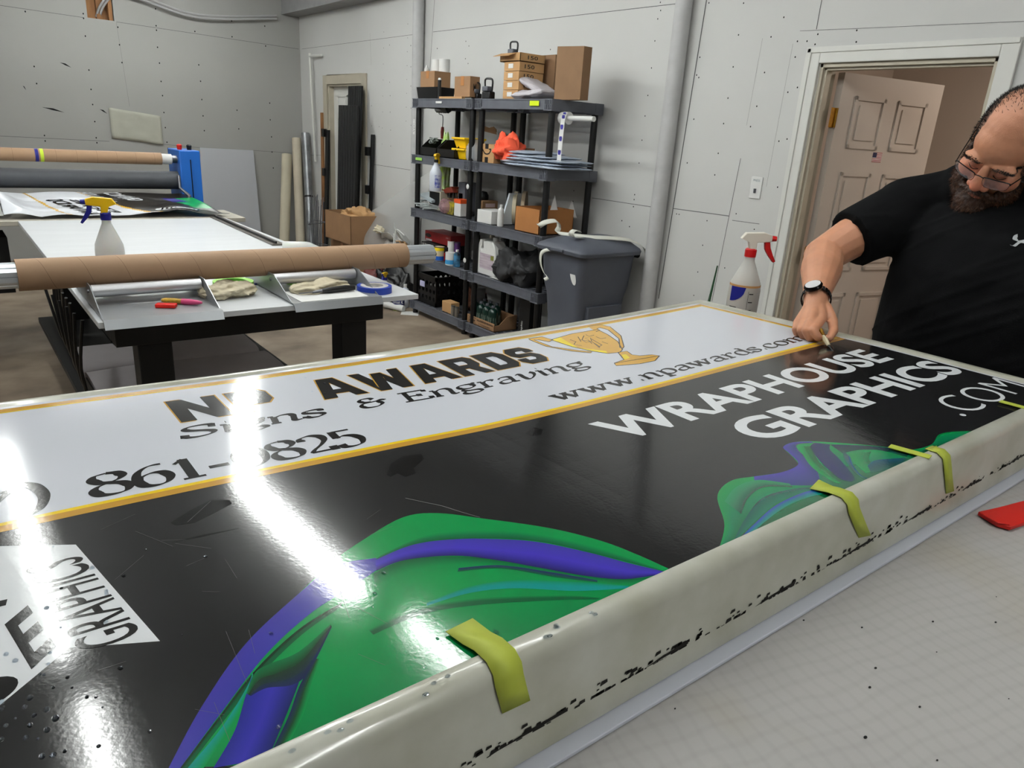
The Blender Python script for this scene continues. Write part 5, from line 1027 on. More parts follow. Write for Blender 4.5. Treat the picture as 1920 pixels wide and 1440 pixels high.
# ---- second deck
z = DZ[3]
def bin_(p0, p1, ptop, x0, x1, m, lab, grp=None, name='parts_bin', front=.5):
    yb, ya = PX(p0, ptop, x0).y, PX(p1, ptop, x0).y; zt = PX(p0, ptop, x0).z; t = thing(name, lab, 'bin', ((x0+x1)/2, (ya+yb)/2, z), group=grp); w_ = .006
    for y in (ya, yb-w_): MB().prism([(x0, y, z+.001), (x1, y, z+.001), (x1, y, zt), (x0+.09, y, zt), (x0+.01, y, z+(zt-z)*front)], (0, w_, 0)).obj('side', m, t, smooth=False)
    MB().box((x0, ya, z+.001), (x0+w_, yb, z+(zt-z)*front)).obj('front', m, t, smooth=False); b = MB().box((x1-w_, ya, z+.001), (x1, yb, zt)); b.box((x0, ya, z+.001), (x1, yb, z+.007)); b.obj('back', m, t, smooth=False); return t
bin_(788, 818, 259, 3.33, 3.62, m_black, 'black open parts bin with tangled white cord, left on the second shelf', 'parts bins on the second shelf')
bin_(820, 852, 262, 3.33, 3.62, m_black, 'empty black open parts bin to the right of the cord bin', 'parts bins on the second shelf')
b = MB(); yc_ = PX(808, 275, 3.40).y
for k in range(7): b.tube(smoothpts([(3.38+random.uniform(0, .08), yc_+random.uniform(-.05, .06), z+.10+random.uniform(0, .05)) for _ in range(6)], 5, True), .004, 5, cap=False)
one(b, 'cord', mat('striped_cord', (.75, .78, .75), .6, c2=(.2, .2, .22), vscale=60), 'tangled white and black cord in the left black bin', 'cord', fixn=False)
for k, (pt, zz, lab) in enumerate(((284, z, 'lower yellow parts bin on the second shelf'), (268, z+.085, 'upper yellow parts bin stacked on the second shelf'))):
    a, c_ = SB(849, 872, 880, pt, zz, 3.36, .2); t = thing('parts_bin', lab, 'bin', ((a[0]+c_[0])/2, (a[1]+c_[1])/2, zz), group='yellow parts bins on the second shelf'); q = .02
    b = MB(); loft(b, [rrect(a[0]+q, c_[0]-q, a[1]+q, c_[1]-q, zz+.001, .01, 2), rrect(a[0], c_[0], a[1], c_[1], zz+.07, .01, 2)]); b.obj('body', m_yel2, t, bevel=.002)
    MB().box((a[0]-.012, a[1]-.004, zz+.066), (c_[0]+.004, c_[1]+.004, zz+.082)).obj('rim', m_yel2, t, bevel=.003)
# clear jug
p = PX(882, 295, 3.34); b = MB().lathe([(.06, 0), (.07, .02), (.07, .10), (.04, .15), (.03, .16)], 20, (3.38, p.y, z+.001)); t = one(b, 'plastic_jug', m_clear, 'clear plastic jug behind the middle shelf post, second shelf', 'jug', fixn=False)
# paint roller hanging
y = PX(830, 230, 3.60).y; t = thing('paint_roller', 'paint roller with fuzzy grey sleeve and red handle standing on the second shelf', 'paint roller', (3.60, y, z+.13))
MB().tube([(3.6, y, z+.14), (3.6, y, z+.20), (3.6, y, z+.24)], [.014, .017, .012], 12).obj('handle', mat('red_brown_plastic', (.48, .16, .13), .5), t)
MB().tube(smoothpts([(3.6, y, z+.24), (3.6, y, z+.33), (3.6, y+.06, z+.345), (3.6, y+.07, z+.38), (3.6, y+.05, z+.40)], 3), .004, 8).obj('wire_frame', m_steel, t, fixn=False)
b = MB(); rr = 7
random.seed(5); b.grid(lambda u, v: (3.6+(.034+.008*noise.noise(Vector((u*12, v*9, 1))))*math.cos(v*6.283), y-.09+.18*u, z+.39+(.034+.008*noise.noise(Vector((u*12, v*9, 1))))*math.sin(v*6.283)), 24, 18); b.obj('sleeve', mat('grey_nap', (.50, .50, .50), .95, var=.3, vscale=80, bump=.6, bscale=200), t, fixn=False)
MB().box((3.585, y-.06, z+.10), (3.62, y+.12, z+.13)).obj('base_block', mat('grey_block', (.62, .62, .6), .6), t, smooth=False)
# smile box
a, c_ = SB(900, 927, 940, 270, z, 3.34); t = carton(a, c_, 'cardboard box with a curved black arrow and black tape, second shelf', tape_=False, m=m_card2)
b = MB(); ym = (a[1]+c_[1])/2; b.box((a[0]-.0015, ym-.02, c_[2]-.035), (a[0], ym+.02, c_[2]+.001)); b.box((a[0]-.0015, ym-.02, z), (a[0], ym+.02, z+.04))
sm = smoothpts([Vector((0, -.06, .03)), Vector((0, -.02, -.005)), Vector((0, .03, -.003)), Vector((0, .055, .028))], 6)
for p_, q_ in zip(sm[:-1], sm[1:]): b.bar((a[0]-.001, ym-p_.y, z+.07+p_.z), (a[0]-.001, ym-q_.y, z+.07+q_.z), .009, .002, (1, 0, 0))
b.bar((a[0]-.001, ym-.055, z+.10), (a[0]-.001, ym-.03, z+.098), .008, .002, (1, 0, 0)); b.obj('printed_mark', m_inkk, t, smooth=False)
cloth('bright orange cloth draped over the box on the second shelf', (3.40, PX(952, 285, 3.4).y, z+.03), .26, .16, .17, 1.5, 2.7, mat('orange_cloth', (.93, .36, .24), .8, bump=.3, bscale=20), 'orange_cloth')
a, c_ = SB(962, 992, 1003, 277, z+.07, 3.52); carton(a, c_, 'small brown box behind the orange cloth, second shelf', tape_=False, m=MATS['dull_cardboard'])
for k in range(5):
    yy = PX(1022, 305, 3.42).y; pillow(['flat grey plastic bag at the bottom of the pile on the second shelf', 'second flat grey plastic bag of the pile', 'third flat grey plastic bag of the pile', 'fourth flat grey plastic bag of the pile', 'topmost flat grey plastic bag of the pile, left end'][k], (3.44+.01*(k % 2), yy+(.0, .03, -.02, .05, .12)[k], z+.014+.021*k), (.62, .6, .56, .45, .26)[k], .36, .026, math.radians(92+3*(k % 3)), 0, mat('bluegrey_poly', (.70, .74, .80), .35, var=.15, vscale=9), k*2.1, grp='grey plastic bags on the second shelf')
p = PX(1072, 222, 3.42)
t = thing('tape_dispenser_roll', 'printed packing tape roll on a white rod under the top shelf, right end', 'tape roll', (3.36, p.y, p.z-.03))
ya, yb = PX(1105, 226, 3.36).y, PX(1040, 222, 3.36).y
MB().tube([(3.40, ya, p.z), (3.40, yb, p.z)], .017, 12).obj('rod', m_white, t); MB().tube([(3.40, yb-.10, p.z), (3.40, yb-.03, p.z)], .04, 24).obj('roll', m_paper, t)
yk = PX(1055, 225, 3.355).y; b = MB(); P_ = smoothpts([Vector((3.375, yk, p.z+.03)), Vector((3.357, yk, p.z-.02)), Vector((3.345, yk-.005, p.z-.2)), Vector((3.34, yk-.012, PX(1060, 316, 3.34).z))], 8); n = len(P_)
b.add([q+Vector((0, .021, 0)) for q in P_]+[q-Vector((0, .021, 0)) for q in P_], [(i, i+1, n+i+1, n+i) for i in range(n-1)]); ts = b.obj('hanging_strip', m_paper, t, fixn=False)
b = MB()
for k in range(6):
    q = P_[3+int(k*3.6)]; b.add([(q.x-.002, q.y+.012, q.z+.014), (q.x-.002, q.y-.012, q.z+.014), (q.x-.002, q.y-.015, q.z), (q.x-.002, q.y-.01, q.z-.016), (q.x-.002, q.y+.01, q.z-.016), (q.x-.002, q.y+.015, q.z)], [(0, 1, 2, 3, 4, 5)])
b.obj('printed_shield', mat('purple_print', (.22, .2, .55), .5), ts, smooth=False, fixn=False)
# clear hanging bag with header
a = PX(918, 237, 3.66); b = MB().grid(lambda u, v: (3.68+.01*math.sin(v*5), a.y-.11+.22*u, a.z-.26+.22*v), 6, 6); t = one(b, 'hanging_bag', m_foil, 'clear plastic bag with a torn brown cardboard header hanging behind the smile box', 'bag', fixn=False)
MB().prism([(3.67, a.y-.09, a.z-.06), (3.67, a.y+.10, a.z-.04), (3.67, a.y+.09, a.z+.0), (3.67, a.y+.02, a.z-.01), (3.67, a.y-.04, a.z-.0), (3.67, a.y-.08, a.z-.02)], (.004, 0, 0)).obj('header', MATS['dull_cardboard'], t, smooth=False)
# spray bottle hanging on the shelf edge
m_wbot = mat('white_bottle', (.82, .84, .88), .35)
y = PX(820, 330, 3.26).y; t = spray_bottle('spray_bottle', 'white and blue printed spray bottle with yellow head hooked on the second shelf edge', (3.245, y, 1.13), (0, 0, math.radians(20)), .30, .05, m_wbot, m_yel2, m_yel2, m_inkk)
t.rotation_euler = (0, 0, math.radians(35))
MB().grid(lambda u, v: (.0508*math.cos(3.4+u*1.0), .0508*math.sin(3.4+u*1.0), .03+.10*v), 8, 2).obj('blue_label', mat('blue_label', (.20, .25, .62), .5, c2=(.82, .84, .88), vscale=40), t, fixn=False)
cloth('neon yellow safety vest hanging behind the spray bottle', (3.50, PX(834, 330, 3.5).y, 1.12), .10, .06, .42, 0, 1.1, mat('neon_fabric', (.72, .88, .30), .7, c2=(.8, .85, .75), vscale=20), 'safety_vest', 'vest')
# ---- third deck
z = DZ[2]
m_clip = mat('clear_clip', (.74, .77, .77), .25, alpha=.85)
random.seed(21)
for k in range(14):
    px = random.uniform(782, 826); x = random.uniform(3.32, 3.5); p = PX(px, 385, x); c0 = Vector((x, p.y, z+.012+.012*(k//3))); a_ = random.uniform(0, 3.1); d = Vector((math.cos(a_), math.sin(a_), random.uniform(-.1, .3)))*.06
    o = one(MB().bar(c0-d, c0+d, .018, .012), 'plastic_clip', m_clip, 'clear plastic clip in the heap at the left end of the third shelf', 'clip', 'clear plastic clips on the third shelf', bevel=.002)
a, c_ = SB(782, 800, 815, 362, z, 3.36, .2)
b = MB(); b.prism([(3.38, c_[1], z+.10), (3.38, a[1]-.05, z+.06), (3.58, a[1]-.05, z+.09), (3.58, c_[1], z+.13)], (0, 0, .02)); one(b, 'plastic_tray', mat('grey_lid', (.66, .70, .72), .4), 'pale grey plastic lid tilted over the clear clips', 'lid')
def item(p0, pm, p1, ptop, xf, m, lab, name, cat, d=None, bev=.003, marks=None, mm=None, zz=None, grp=None):
    a, c_ = SB(p0, pm, p1, ptop, zz if zz else z+.001, xf, d); t = thing(name, lab, cat, ((a[0]+c_[0])/2, (a[1]+c_[1])/2, a[2]), group=grp); MB().box(a, c_).obj('body', m, t, bevel=bev)
    if marks:
        b = MB(); y1, y0 = c_[1], a[1]; z0, z1 = a[2], c_[2]
        for s, u0, v0, uw, vh in marks: text(b, s, (a[0]-.0015, y1-(y1-y0)*u0, z0+(z1-z0)*v0), (0, -1, 0), (0, 0, 1), (y1-y0)*uw, (z1-z0)*vh, .015, 2)
        b.obj('lettering', mm or m_inkk, t, smooth=False, fixn=False)
    return t, a, c_
t, a, c_ = item(805, 826, 830, 357, 3.42, mat('beige_case', (.72, .70, .64), .5), 'pale case with a black tablet face, third shelf', 'device_case', 'case', .12)
MB().box((a[0]-.004, a[1]+.01, a[2]+.03), (a[0], c_[1]-.012, c_[2]-.012)).obj('black_face', m_black, t, bevel=.003)
item(828, 858, 866, 352, 3.50, m_card, 'brown cardboard box under the dustpan brush, third shelf', 'cardboard_box', 'box', .2)
t = thing('hand_brush', 'dustpan brush with a rust red back resting on the brown box, third shelf', 'brush', (3.5, PX(845, 345, 3.5).y, z+.16)); yy = PX(845, 345, 3.48).y
MB().prism([(3.45, yy+.08, z+.18), (3.45, yy-.05, z+.215), (3.45, yy-.09, z+.17), (3.45, yy+.04, z+.15)], (.09, 0, 0)).obj('back', mat('rust_red', (.50, .18, .10), .5), t, bevel=.006)
b = MB()
for k in range(60): xk = 3.45+.09*random.random(); yk_ = yy-.08+.12*random.random(); b.bar((xk, yk_, z+.165), (xk+random.uniform(-.01, .01), yk_-.01, z+.12), .003, .003)
o = b.obj('bristles', m_black, t, smooth=False, weld=False); o['kind'] = 'stuff'
item(860, 872, 884, 342, 3.46, m_grey, 'dark grey upright case behind the middle shelf post, third shelf', 'storage_case', 'case', .15)
t, a, c_ = item(852, 864, 870, 374, 3.36, m_white, 'white and orange small carton beside the middle shelf post, third shelf', 'carton', 'box', .09)
MB().box((a[0]-.0015, a[1]-.001, c_[2]-.03), (c_[0]+.001, c_[1]+.001, c_[2]+.0015)).obj('orange_top', mat('orange_print', (.88, .34, .14), .5), t, smooth=False)
item(860, 868, 874, 362, 3.46, MATS['orange_print'], 'orange carton behind the white and orange one, third shelf', 'carton', 'box', .09, marks=[('EZ', .1, .3, .8, .4)], mm=m_paper)
item(838, 850, 852, 378, 3.36, mat('yellow_label', (.80, .72, .15), .5, c2=(.2, .2, .2), vscale=25), 'small yellow and black packet among the bags, third shelf', 'packet', 'packet', .04)
pillow('crumpled clear plastic bag with red print, third shelf', (3.38, PX(838, 385, 3.38).y, z+.06), .16, .12, .10, 1.2, 0, mat('pink_clear_bag', (.80, .62, .66), .2, alpha=.5), 4)
b = MB().lathe([(.04, 0), (.045, .01), (.045, .05), (.03, .075), (.005, .08)], 18, (3.56, PX(906, 365, 3.56).y, z+.13)); one(b, 'black_cap', m_black, 'black round spray cap behind the labelled brown box, third shelf', 'cap', fixn=False)
t, a, c_ = item(894, 905, 934, 376, 3.48, m_card, 'brown cardboard box with a white label behind the white box, third shelf', 'cardboard_box', 'box')
MB().box((a[0]+.03, a[1]-.0015, a[2]+.09), (c_[0]-.03, a[1], c_[2]-.02)).obj('label', mat('pink_label', (.80, .70, .70), .6), t, smooth=False)
t, a, c_ = item(893, 922, 932, 394, 3.32, m_paper, 'white carton left of the white bottle, third shelf', 'carton', 'box', .18)
def bottle(lab, px, x, rad, h_, m, capm, zz=None, name='bottle', prof_=None, n=18, grp=None):
    p = PX(px, 400, x); zb = zz if zz else z+.001; t = thing(name, lab, 'bottle', (x, p.y, zb), group=grp)
    MB().lathe(prof_ or [(rad*.92, 0), (rad, .006), (rad, h_*.72), (rad*.85, h_*.8), (rad*.4, h_*.86), (rad*.38, h_*.88)], n, (x, p.y, zb)).obj('body', m, t, fixn=False)
    MB().lathe([(rad*.45, h_*.87), (rad*.45, h_), (rad*.4, h_)], n, (x, p.y, zb)).obj('cap', capm, t, fixn=False); return t
bottle('slim white plastic bottle with flip cap at the front of the third shelf', 939, 3.34, .024, .16, m_white, m_white)
t = thing('plastic_tray', 'white plastic tray standing upright behind the white bottle, third shelf', 'tray', (3.45, PX(952, 390, 3.45).y, z)); yy = PX(955, 390, 3.45).y
MB().prism([(3.40, yy+.05, z+.002), (3.60, yy+.05, z+.002), (3.60, yy+.02, z+.24), (3.45, yy+.02, z+.24)], (0, -.02, 0)).obj('body', mat('frosted_white', (.78, .81, .84), .4), t, bevel=.003)
for k, (px, r_, lab) in enumerate(((968, .125, 'cream cardboard disc nearest the white tray, third shelf'), (980, .13, 'large round cardboard disc standing behind the open box, third shelf'))):
    yy = PX(px, 380, 3.56).y; b = MB().tube([(3.54+.02*k, yy, z+r_+.002), (3.56+.02*k, yy-.02, z+r_+.002)], r_, 40); one(b, 'cardboard_disc', mat('disc_card%d' % k, (.76, .72, .62) if k == 0 else (.62, .56, .47), .7), lab, 'disc', fixn=False)
a, c_ = SB(967, 1013, 1077, 390, z+.001, 3.33); t = carton(a, c_, 'open brown cardboard box at the right end of the third shelf', m=mat('warm_cardboard', (.66, .44, .24), .8, var=.08), flaps=True, tape_=False)
for (yo, h_, lab) in ((.10, .09, 'white triangular paper sticking out of the open box'), (.02, .06, 'small white paper scrap at the right of the open box')):
    x = 3.55 if yo > .05 else 3.65; zz = c_[2]-.05; one(MB().prism([(x, a[1]+yo-.05, zz), (x, a[1]+yo+.06, zz), (x, a[1]+yo+.01, zz+h_+.05)], (.003, 0, 0)), 'paper_scrap', m_paper, lab, 'paper', smooth=False)
# ---- fourth deck
z = DZ[1]
t, a, c_ = item(797, 845, 862, 437, 3.42, mat('dark_red_carton', (.52, .10, .10), .5, c2=(.42, .07, .08), vscale=5), 'dark red carton with an oval logo lying on the black and red carton, fourth shelf', 'carton', 'box', .2, zz=z+.125)
b = MB(); b.add([(a[0]-.0015, c_[1]-.06+.05*math.cos(q)*1, c_[2]-.04+.017*math.sin(q)) for q in [k*math.pi/8 for k in range(16)]], [tuple(range(16))]); b.obj('oval_logo', m_inkk, t, smooth=False, fixn=False)
b = MB(); text(b, 'BRAND', (a[0]-.0025, c_[1]-.02, c_[2]-.046), (0, -1, 0), (0, 0, 1), .08, .014, .01, 2) if False else text(b, '3 IN 1', (a[0]-.0025, a[1]+.07, c_[2]-.03), (0, -1, 0), (0, 0, 1), .05, .014, .01, 2); b.box((a[0]-.002, c_[1]-.12, a[2]+.004), (a[0], c_[1]-.02, a[2]+.02)); b.obj('lettering', mat('grey_print', (.62, .6, .6), .6), t, smooth=False, fixn=False)
t, a, c_ = item(790, 835, 850, 458, 3.38, m_black, 'black and red carton lettered for contractor bags, fourth shelf', 'carton', 'box', .22)
MB().box((a[0]-.0015, a[1], a[2]), (a[0], c_[1], a[2]+(c_[2]-a[2])*.6)).obj('red_band', mat('bright_red_print', (.72, .10, .06), .5), t, smooth=False)
b = MB(); zz_ = c_[2]-a[2]; text(b, 'ULTRASAC', (a[0]-.002, c_[1]-.02, a[2]+zz_*.68), (0, -1, 0), (0, 0, 1), .16, .028, .02, 2); b.obj('lettering', m_paper, t, smooth=False, fixn=False)
b = MB(); text(b, 'CONTRACTOR', (a[0]-.0025, c_[1]-.02, a[2]+zz_*.42), (0, -1, 0), (0, 0, 1), .17, .022, .02, 2); text(b, 'BAGS', (a[0]-.0025, c_[1]-.08, a[2]+zz_*.15), (0, -1, 0), (0, 0, 1), .08, .018, .02, 2); b.obj('lettering', m_inkk, t, smooth=False, fixn=False)
def can(lab, px, x, rad, h_, m, topm, band=None, zz=None, name='paint_can', cat='can', label_=None, grp=None):
    p = PX(px, 480, x); zb = zz if zz else z+.001; t = thing(name, lab, cat, (x, p.y, zb), group=grp)
    MB().lathe([(rad*.97, 0), (rad, .003), (rad, h_-.003), (rad*.97, h_)], 24, (x, p.y, zb)).obj('body', m, t, fixn=False); MB().lathe([(rad*1.02, h_-.006), (rad*1.02, h_), (rad*.9, h_), (rad*.88, h_-.004), (.001, h_-.004)], 24, (x, p.y, zb)).obj('lid', topm, t, fixn=False)
    if band:
        for (z0, z1, bm_, nm) in band: MB().lathe([(rad+.0008, z0), (rad+.0008, z1)], 24, (x, p.y, zb), cap=False).obj(nm, bm_, t, fixn=False)
    return t
m_lb = mat('label_blue', (.10, .35, .70), .5); m_ly = mat('label_yellow', (.92, .80, .08), .5); m_lc = mat('label_cream', (.82, .76, .64), .5)
can('cream paint can with yellow and blue label at the left of the fourth shelf', 824, 3.36, .046, .118, m_lc, m_steel, [(0.004, .04, m_lb, 'blue_label'), (.085, .112, m_ly, 'yellow_label')])
can('white spray can with a white cap between paint can and tub, fourth shelf', 845, 3.44, .03, .17, m_white, m_white, name='spray_can', cat='spray can')
can('white tub with blue swirl label at the front of the fourth shelf', 845, 3.33, .044, .105, m_white, m_white, [(.01, .045, mat('sky_blue_print', (.25, .60, .82), .5), 'blue_swirl')], name='plastic_tub', cat='tub')
can('purple spray can with silver top behind the white tub, fourth shelf', 857, 3.46, .027, .17, mat('purple_can', (.30, .15, .38), .4), m_steel, name='spray_can', cat='spray can')
bottle('black and light blue bottle beside the middle shelf post, fourth shelf', 860, 3.335, .028, .14, mat('light_blue_plastic', (.35, .65, .85), .4, c2=(.06, .06, .08), vscale=12), m_white)
# white jug
y0 = PX(930, 480, 3.35).y; y1 = PX(893, 480, 3.35).y; t = thing('plastic_jug', 'big white plastic jug with handle and printed label, fourth shelf', 'jug', (3.40, (y0+y1)/2, z)); ym = (y0+y1)/2
P_ = [(y1-.0, z+.002), (y1-.005, z+.06), (y1-.02, z+.08), (y1-.0, z+.16), (y1-.015, z+.20), (y1-.05, z+.275), (y1-.075, z+.275), (y1-.07, z+.235), (y1-.055, z+.20), (y1-.075, z+.185), (y1-.10, z+.215), (y1-.09, z+.265), (y0+.05, z+.275), (y0+.02, z+.23), (y0, z+.15), (y0, z+.002)]
b = MB().prism([(3.345, yy, zz) for yy, zz in P_], (.12, 0, 0)); b.obj('body', m_white, t, bevel=.008)
MB().lathe([(.024, .265), (.024, .30), (.02, .302)], 18, (3.405, y0+.085, z)).obj('cap', m_white, t, fixn=False)
b = MB().box((3.3435, y0+.02, z+.05), (3.345, y1-.06, z+.17)); lo = b.obj('label', mat('pink_label_print', (.78, .74, .77), .6, c2=(.62, .55, .6), vscale=60, stretch=(1, .1, 1)), t, smooth=False)
MB().box((3.3425, y0+.02, z+.13), (3.3436, y0+.06, z+.165)).obj('olive_block', mat('olive_print', (.45, .46, .18), .6), lo, smooth=False)
bottle('dark green bottle with black cap behind the white jug, fourth shelf', 899, 3.52, .035, .26, mat('olive_bottle', (.30, .33, .14), .4), m_black)
t = bottle('pale bottle with a white lid behind the jug handle, fourth shelf', 925, 3.6, .05, .27, mat('pale_bottle', (.62, .60, .58), .4), mat('beige_cap', (.7, .66, .6), .4))
spray_bottle('spray_bottle', 'grey transparent spray bottle behind the jug and dark bag, fourth shelf', (3.56, PX(942, 470, 3.56).y, z+.001), (0, 0, math.radians(250)), .28, .045, mat('grey_clear', (.32, .32, .32), .3, alpha=.8), mat('grey_head', (.35, .35, .36), .4), m_grey, m_grey)
pillow('crumpled dark grey duffel bag filling the right of the fourth shelf', (3.46, PX(975, 520, 3.44).y, z+.105), .42, .32, .20, math.radians(92), .05, mat('charcoal_fabric', (.17, .17, .18), .7, var=.3, vscale=12, bump=.6, bscale=14), 6, 'duffel_bag', 'bag', crumple=1.1)
b = MB().prism([(3.33, PX(935, 515, 3.33).y, z+.002), (3.33, PX(918, 515, 3.33).y, z+.002), (3.38, PX(922, 515, 3.33).y, z+.002), (3.40, PX(938, 515, 3.33).y, z+.002)], (0, 0, .003)); one(b, 'paper_scrap', m_paper, 'torn white paper scrap at the front of the fourth shelf', 'paper', smooth=False)
# ---- bottom deck
z = DZ[0]
t = thing('milk_crate', 'black perforated milk crate with a white label on the bottom shelf', 'crate', (3.50, 5.38, z)); x0, x1, y0, y1, h_ = 3.34, 3.66, 5.22, 5.56, .27
y0 = PX(818, 520, 3.34).y; y1 = PX(784, 520, 3.34).y
def wallholes(b, o, du, dv, nu, nv, th):
    """perforated plate: frame bars with round-ish openings"""
    o = Vector(o); du = Vector(du); dv = Vector(dv); n_ = du.cross(dv).normalized()*th
    for j in range(nv):
        for i in range(nu):
            c0 = o+du*((i+.5)/nu)+dv*((j+.5)/nv); hu = du/nu/2; hv = dv/nv/2; K = 8
            outer = [c0+hu*a_+hv*b_ for a_, b_ in ((1, 0), (1, 1), (0, 1), (-1, 1), (-1, 0), (-1, -1), (0, -1), (1, -1))]; inner = [c0+hu*.62*math.cos(k*math.pi/4)+hv*.62*math.sin(k*math.pi/4) for k in range(8)]
            vs = outer+inner+[p+n_ for p in outer+inner]
            b.add(vs, [(k, (k+1) % 8, 8+(k+1) % 8, 8+k) for k in range(8)]+[(16+k, 24+k, 24+(k+1) % 8, 16+(k+1) % 8) for k in range(8)]+[(8+k, 8+(k+1) % 8, 24+(k+1) % 8, 24+k) for k in range(8)])
b = MB(); wallholes(b, (x0, y0, z+.03), (0, y1-y0, 0), (0, 0, h_-.07), 5, 3, .006); wallholes(b, (x0, y0, z+.03), (x1-x0, 0, 0), (0, 0, h_-.07), 6, 3, .006); wallholes(b, (x0, y1, z+.03), (x1-x0, 0, 0), (0, 0, h_-.07), 6, 3, .006); wallholes(b, (x1, y0, z+.03), (0, y1-y0, 0), (0, 0, h_-.07), 5, 3, .006)
b.obj('perforated_wall', m_black, t, smooth=False)
for zz, e in ((z+.001, .0), (z+h_-.04, .006)): b = MB(); b.box((x0-e, y0-e, zz), (x0+.012, y1+e, zz+.035)); b.box((x1-.012, y0-e, zz), (x1+e, y1+e, zz+.035)); b.box((x0-e, y0-e, zz), (x1+e, y0+.012, zz+.035)); b.box((x0-e, y1-.012, zz), (x1+e, y1+e, zz+.035)); b.obj('rim', m_black, t, smooth=False)
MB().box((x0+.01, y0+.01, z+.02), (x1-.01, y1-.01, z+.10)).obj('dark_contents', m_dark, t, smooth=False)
MB().box((x0-.009, y1-.13, z+.15), (x0-.0065, y1-.05, z+.20)).obj('label', mat('lilac_label', (.72, .72, .85), .6), t, smooth=False)
item(829, 846, 862, 566, 3.33, m_card2, 'small brown perforated box beside the milk crate, bottom shelf', 'cardboard_box', 'box', None)
for k, px in enumerate((853, 860)): can(['small metal can left, before the middle post on the bottom shelf', 'small metal can right, before the middle post on the bottom shelf'][k], px, 3.325+.0*k, .018, .085, mat('tin', (.6, .58, .55), .35, metal=.8), m_steel, name='small_can')
# propane tray
y0 = PX(926, 620, 3.325).y; y1 = PX(876, 590, 3.325).y; t = thing('cardboard_tray', 'low cardboard tray lettered for propane holding green cylinders, bottom shelf', 'tray', (3.42, (y0+y1)/2, z)); x0, x1 = 3.325, 3.55
b = MB().box((x0, y0, z+.001), (x1, y1, z+.005)); b.box((x0, y0, z), (x0+.004, y1, z+.065)); b.box((x1-.004, y0, z), (x1, y1, z+.11)); b.box((x0, y1-.004, z), (x1, y1, z+.065)); b.prism([(x0, y0, z), (x1, y0, z), (x1, y0, z+.12), (x0+.12, y0, z+.11), (x0+.05, y0, z+.05), (x0, y0, z+.05)], (0, .004, 0)); b.obj('body', m_card, t, smooth=False)
b = MB(); L_ = y1-y0; text(b, 'Coleman', (x0-.0015, y1-L_*.07, z+.022), (0, -1, 0), (0, 0, 1), L_*.24, .026, .02, 2); text(b, 'ALL-PURPOSE PROPANE', (x0-.0015, y1-L_*.38, z+.038), (0, -1, 0), (0, 0, 1), L_*.58, .015, .02, 2); text(b, '6 CYLINDERS', (x0-.0015, y1-L_*.45, z+.012), (0, -1, 0), (0, 0, 1), L_*.4, .012, .01, 2)
for q in ((.05, .014, .34, .014+.003), (.05, .052, .34, .055)): b.box((x0-.0015, y1-L_*q[2], z+q[1]), (x0-.0005, y1-L_*q[0], z+q[3]))
b.obj('lettering', m_inkk, t, smooth=False, fixn=False)
m_prop = mat('propane_green', (.05, .17, .14), .3, coat=.3)
proto = thing('propane_cylinder', 'green propane cylinder in the cardboard tray, front row, leftmost', 'cylinder', (0, 0, 0), (0, 0, 0), 'green propane cylinders in the tray')
MB().lathe([(.034, 0), (.037, .008), (.037, .125), (.033, .145), (.02, .16), (.012, .163), (.012, .175)], 20).obj('body', m_prop, proto, fixn=False); MB().lathe([(.0375, .03), (.0375, .095)], 12, cap=False).obj('label', mat('dark_label', (.10, .22, .2), .5, c2=(.5, .55, .5), vscale=90), proto, fixn=False); MB().lathe([(.014, .17), (.014, .185), (.01, .187)], 12).obj('cap', m_grey, proto, fixn=False)
pos = [(x0+.045, y1-.05-.082*k, z+.006) for k in range(4)]+[(x0+.13, y1-.06-.085*k, z+.006) for k in range(3)]
names = ['leftmost', 'second from left', 'third from left', 'rightmost']
for k, p in enumerate(pos):
    o = proto if k == 0 else dup(proto, p, 0, 'green propane cylinder in the cardboard tray, %s row, %s' % ('front' if k < 4 else 'back', names[k] if k < 4 else ['left', 'middle', 'right'][k-4]))
    o.location = p
pillow('crumpled brown paper bag behind the propane tray, bottom shelf', (3.60, PX(892, 570, 3.6).y, z+.09), .22, .16, .16, 1.3, 0, mat('brown_bag', (.38, .22, .14), .7, var=.3, vscale=10), 3.3, 'paper_bag', crumple=.9)
item(884, 893, 899, 540, 3.5, mat('grey_carton', (.55, .55, .56), .5), 'upright grey carton with barcode label behind the middle posts, bottom shelf', 'carton', 'box', .1)
t, a, c_ = item(975, 995, 1018, 560, 3.36, m_blackmatte, 'black carton with curved white print at the right end of the bottom shelf', 'carton', 'box', None)
b = MB()
for k in range(10): q = math.pi*.15+k*.12; b.bar((a[0]+.06+.05*math.cos(q), a[1]-.001, z+.05+.12*math.sin(q)), (a[0]+.06+.05*math.cos(q+.12), a[1]-.001, z+.05+.12*math.sin(q+.12)), .004, .004)
text(b, 'eGraphic', (a[0]-.0015, a[1]+.07, z+.03), (0, 0, 1), (0, 1, 0), .13, .025, .01, 2); b.obj('lettering', m_paper, t, smooth=False, fixn=False)
b = MB().tube([(3.36, 4.16, z+.03), (3.34, 3.93, z+.03)], .028, 16); one(b, 'paper_roll', m_paper, 'white paper roll lying beside the propane tray, bottom shelf', 'paper roll', fixn=False)
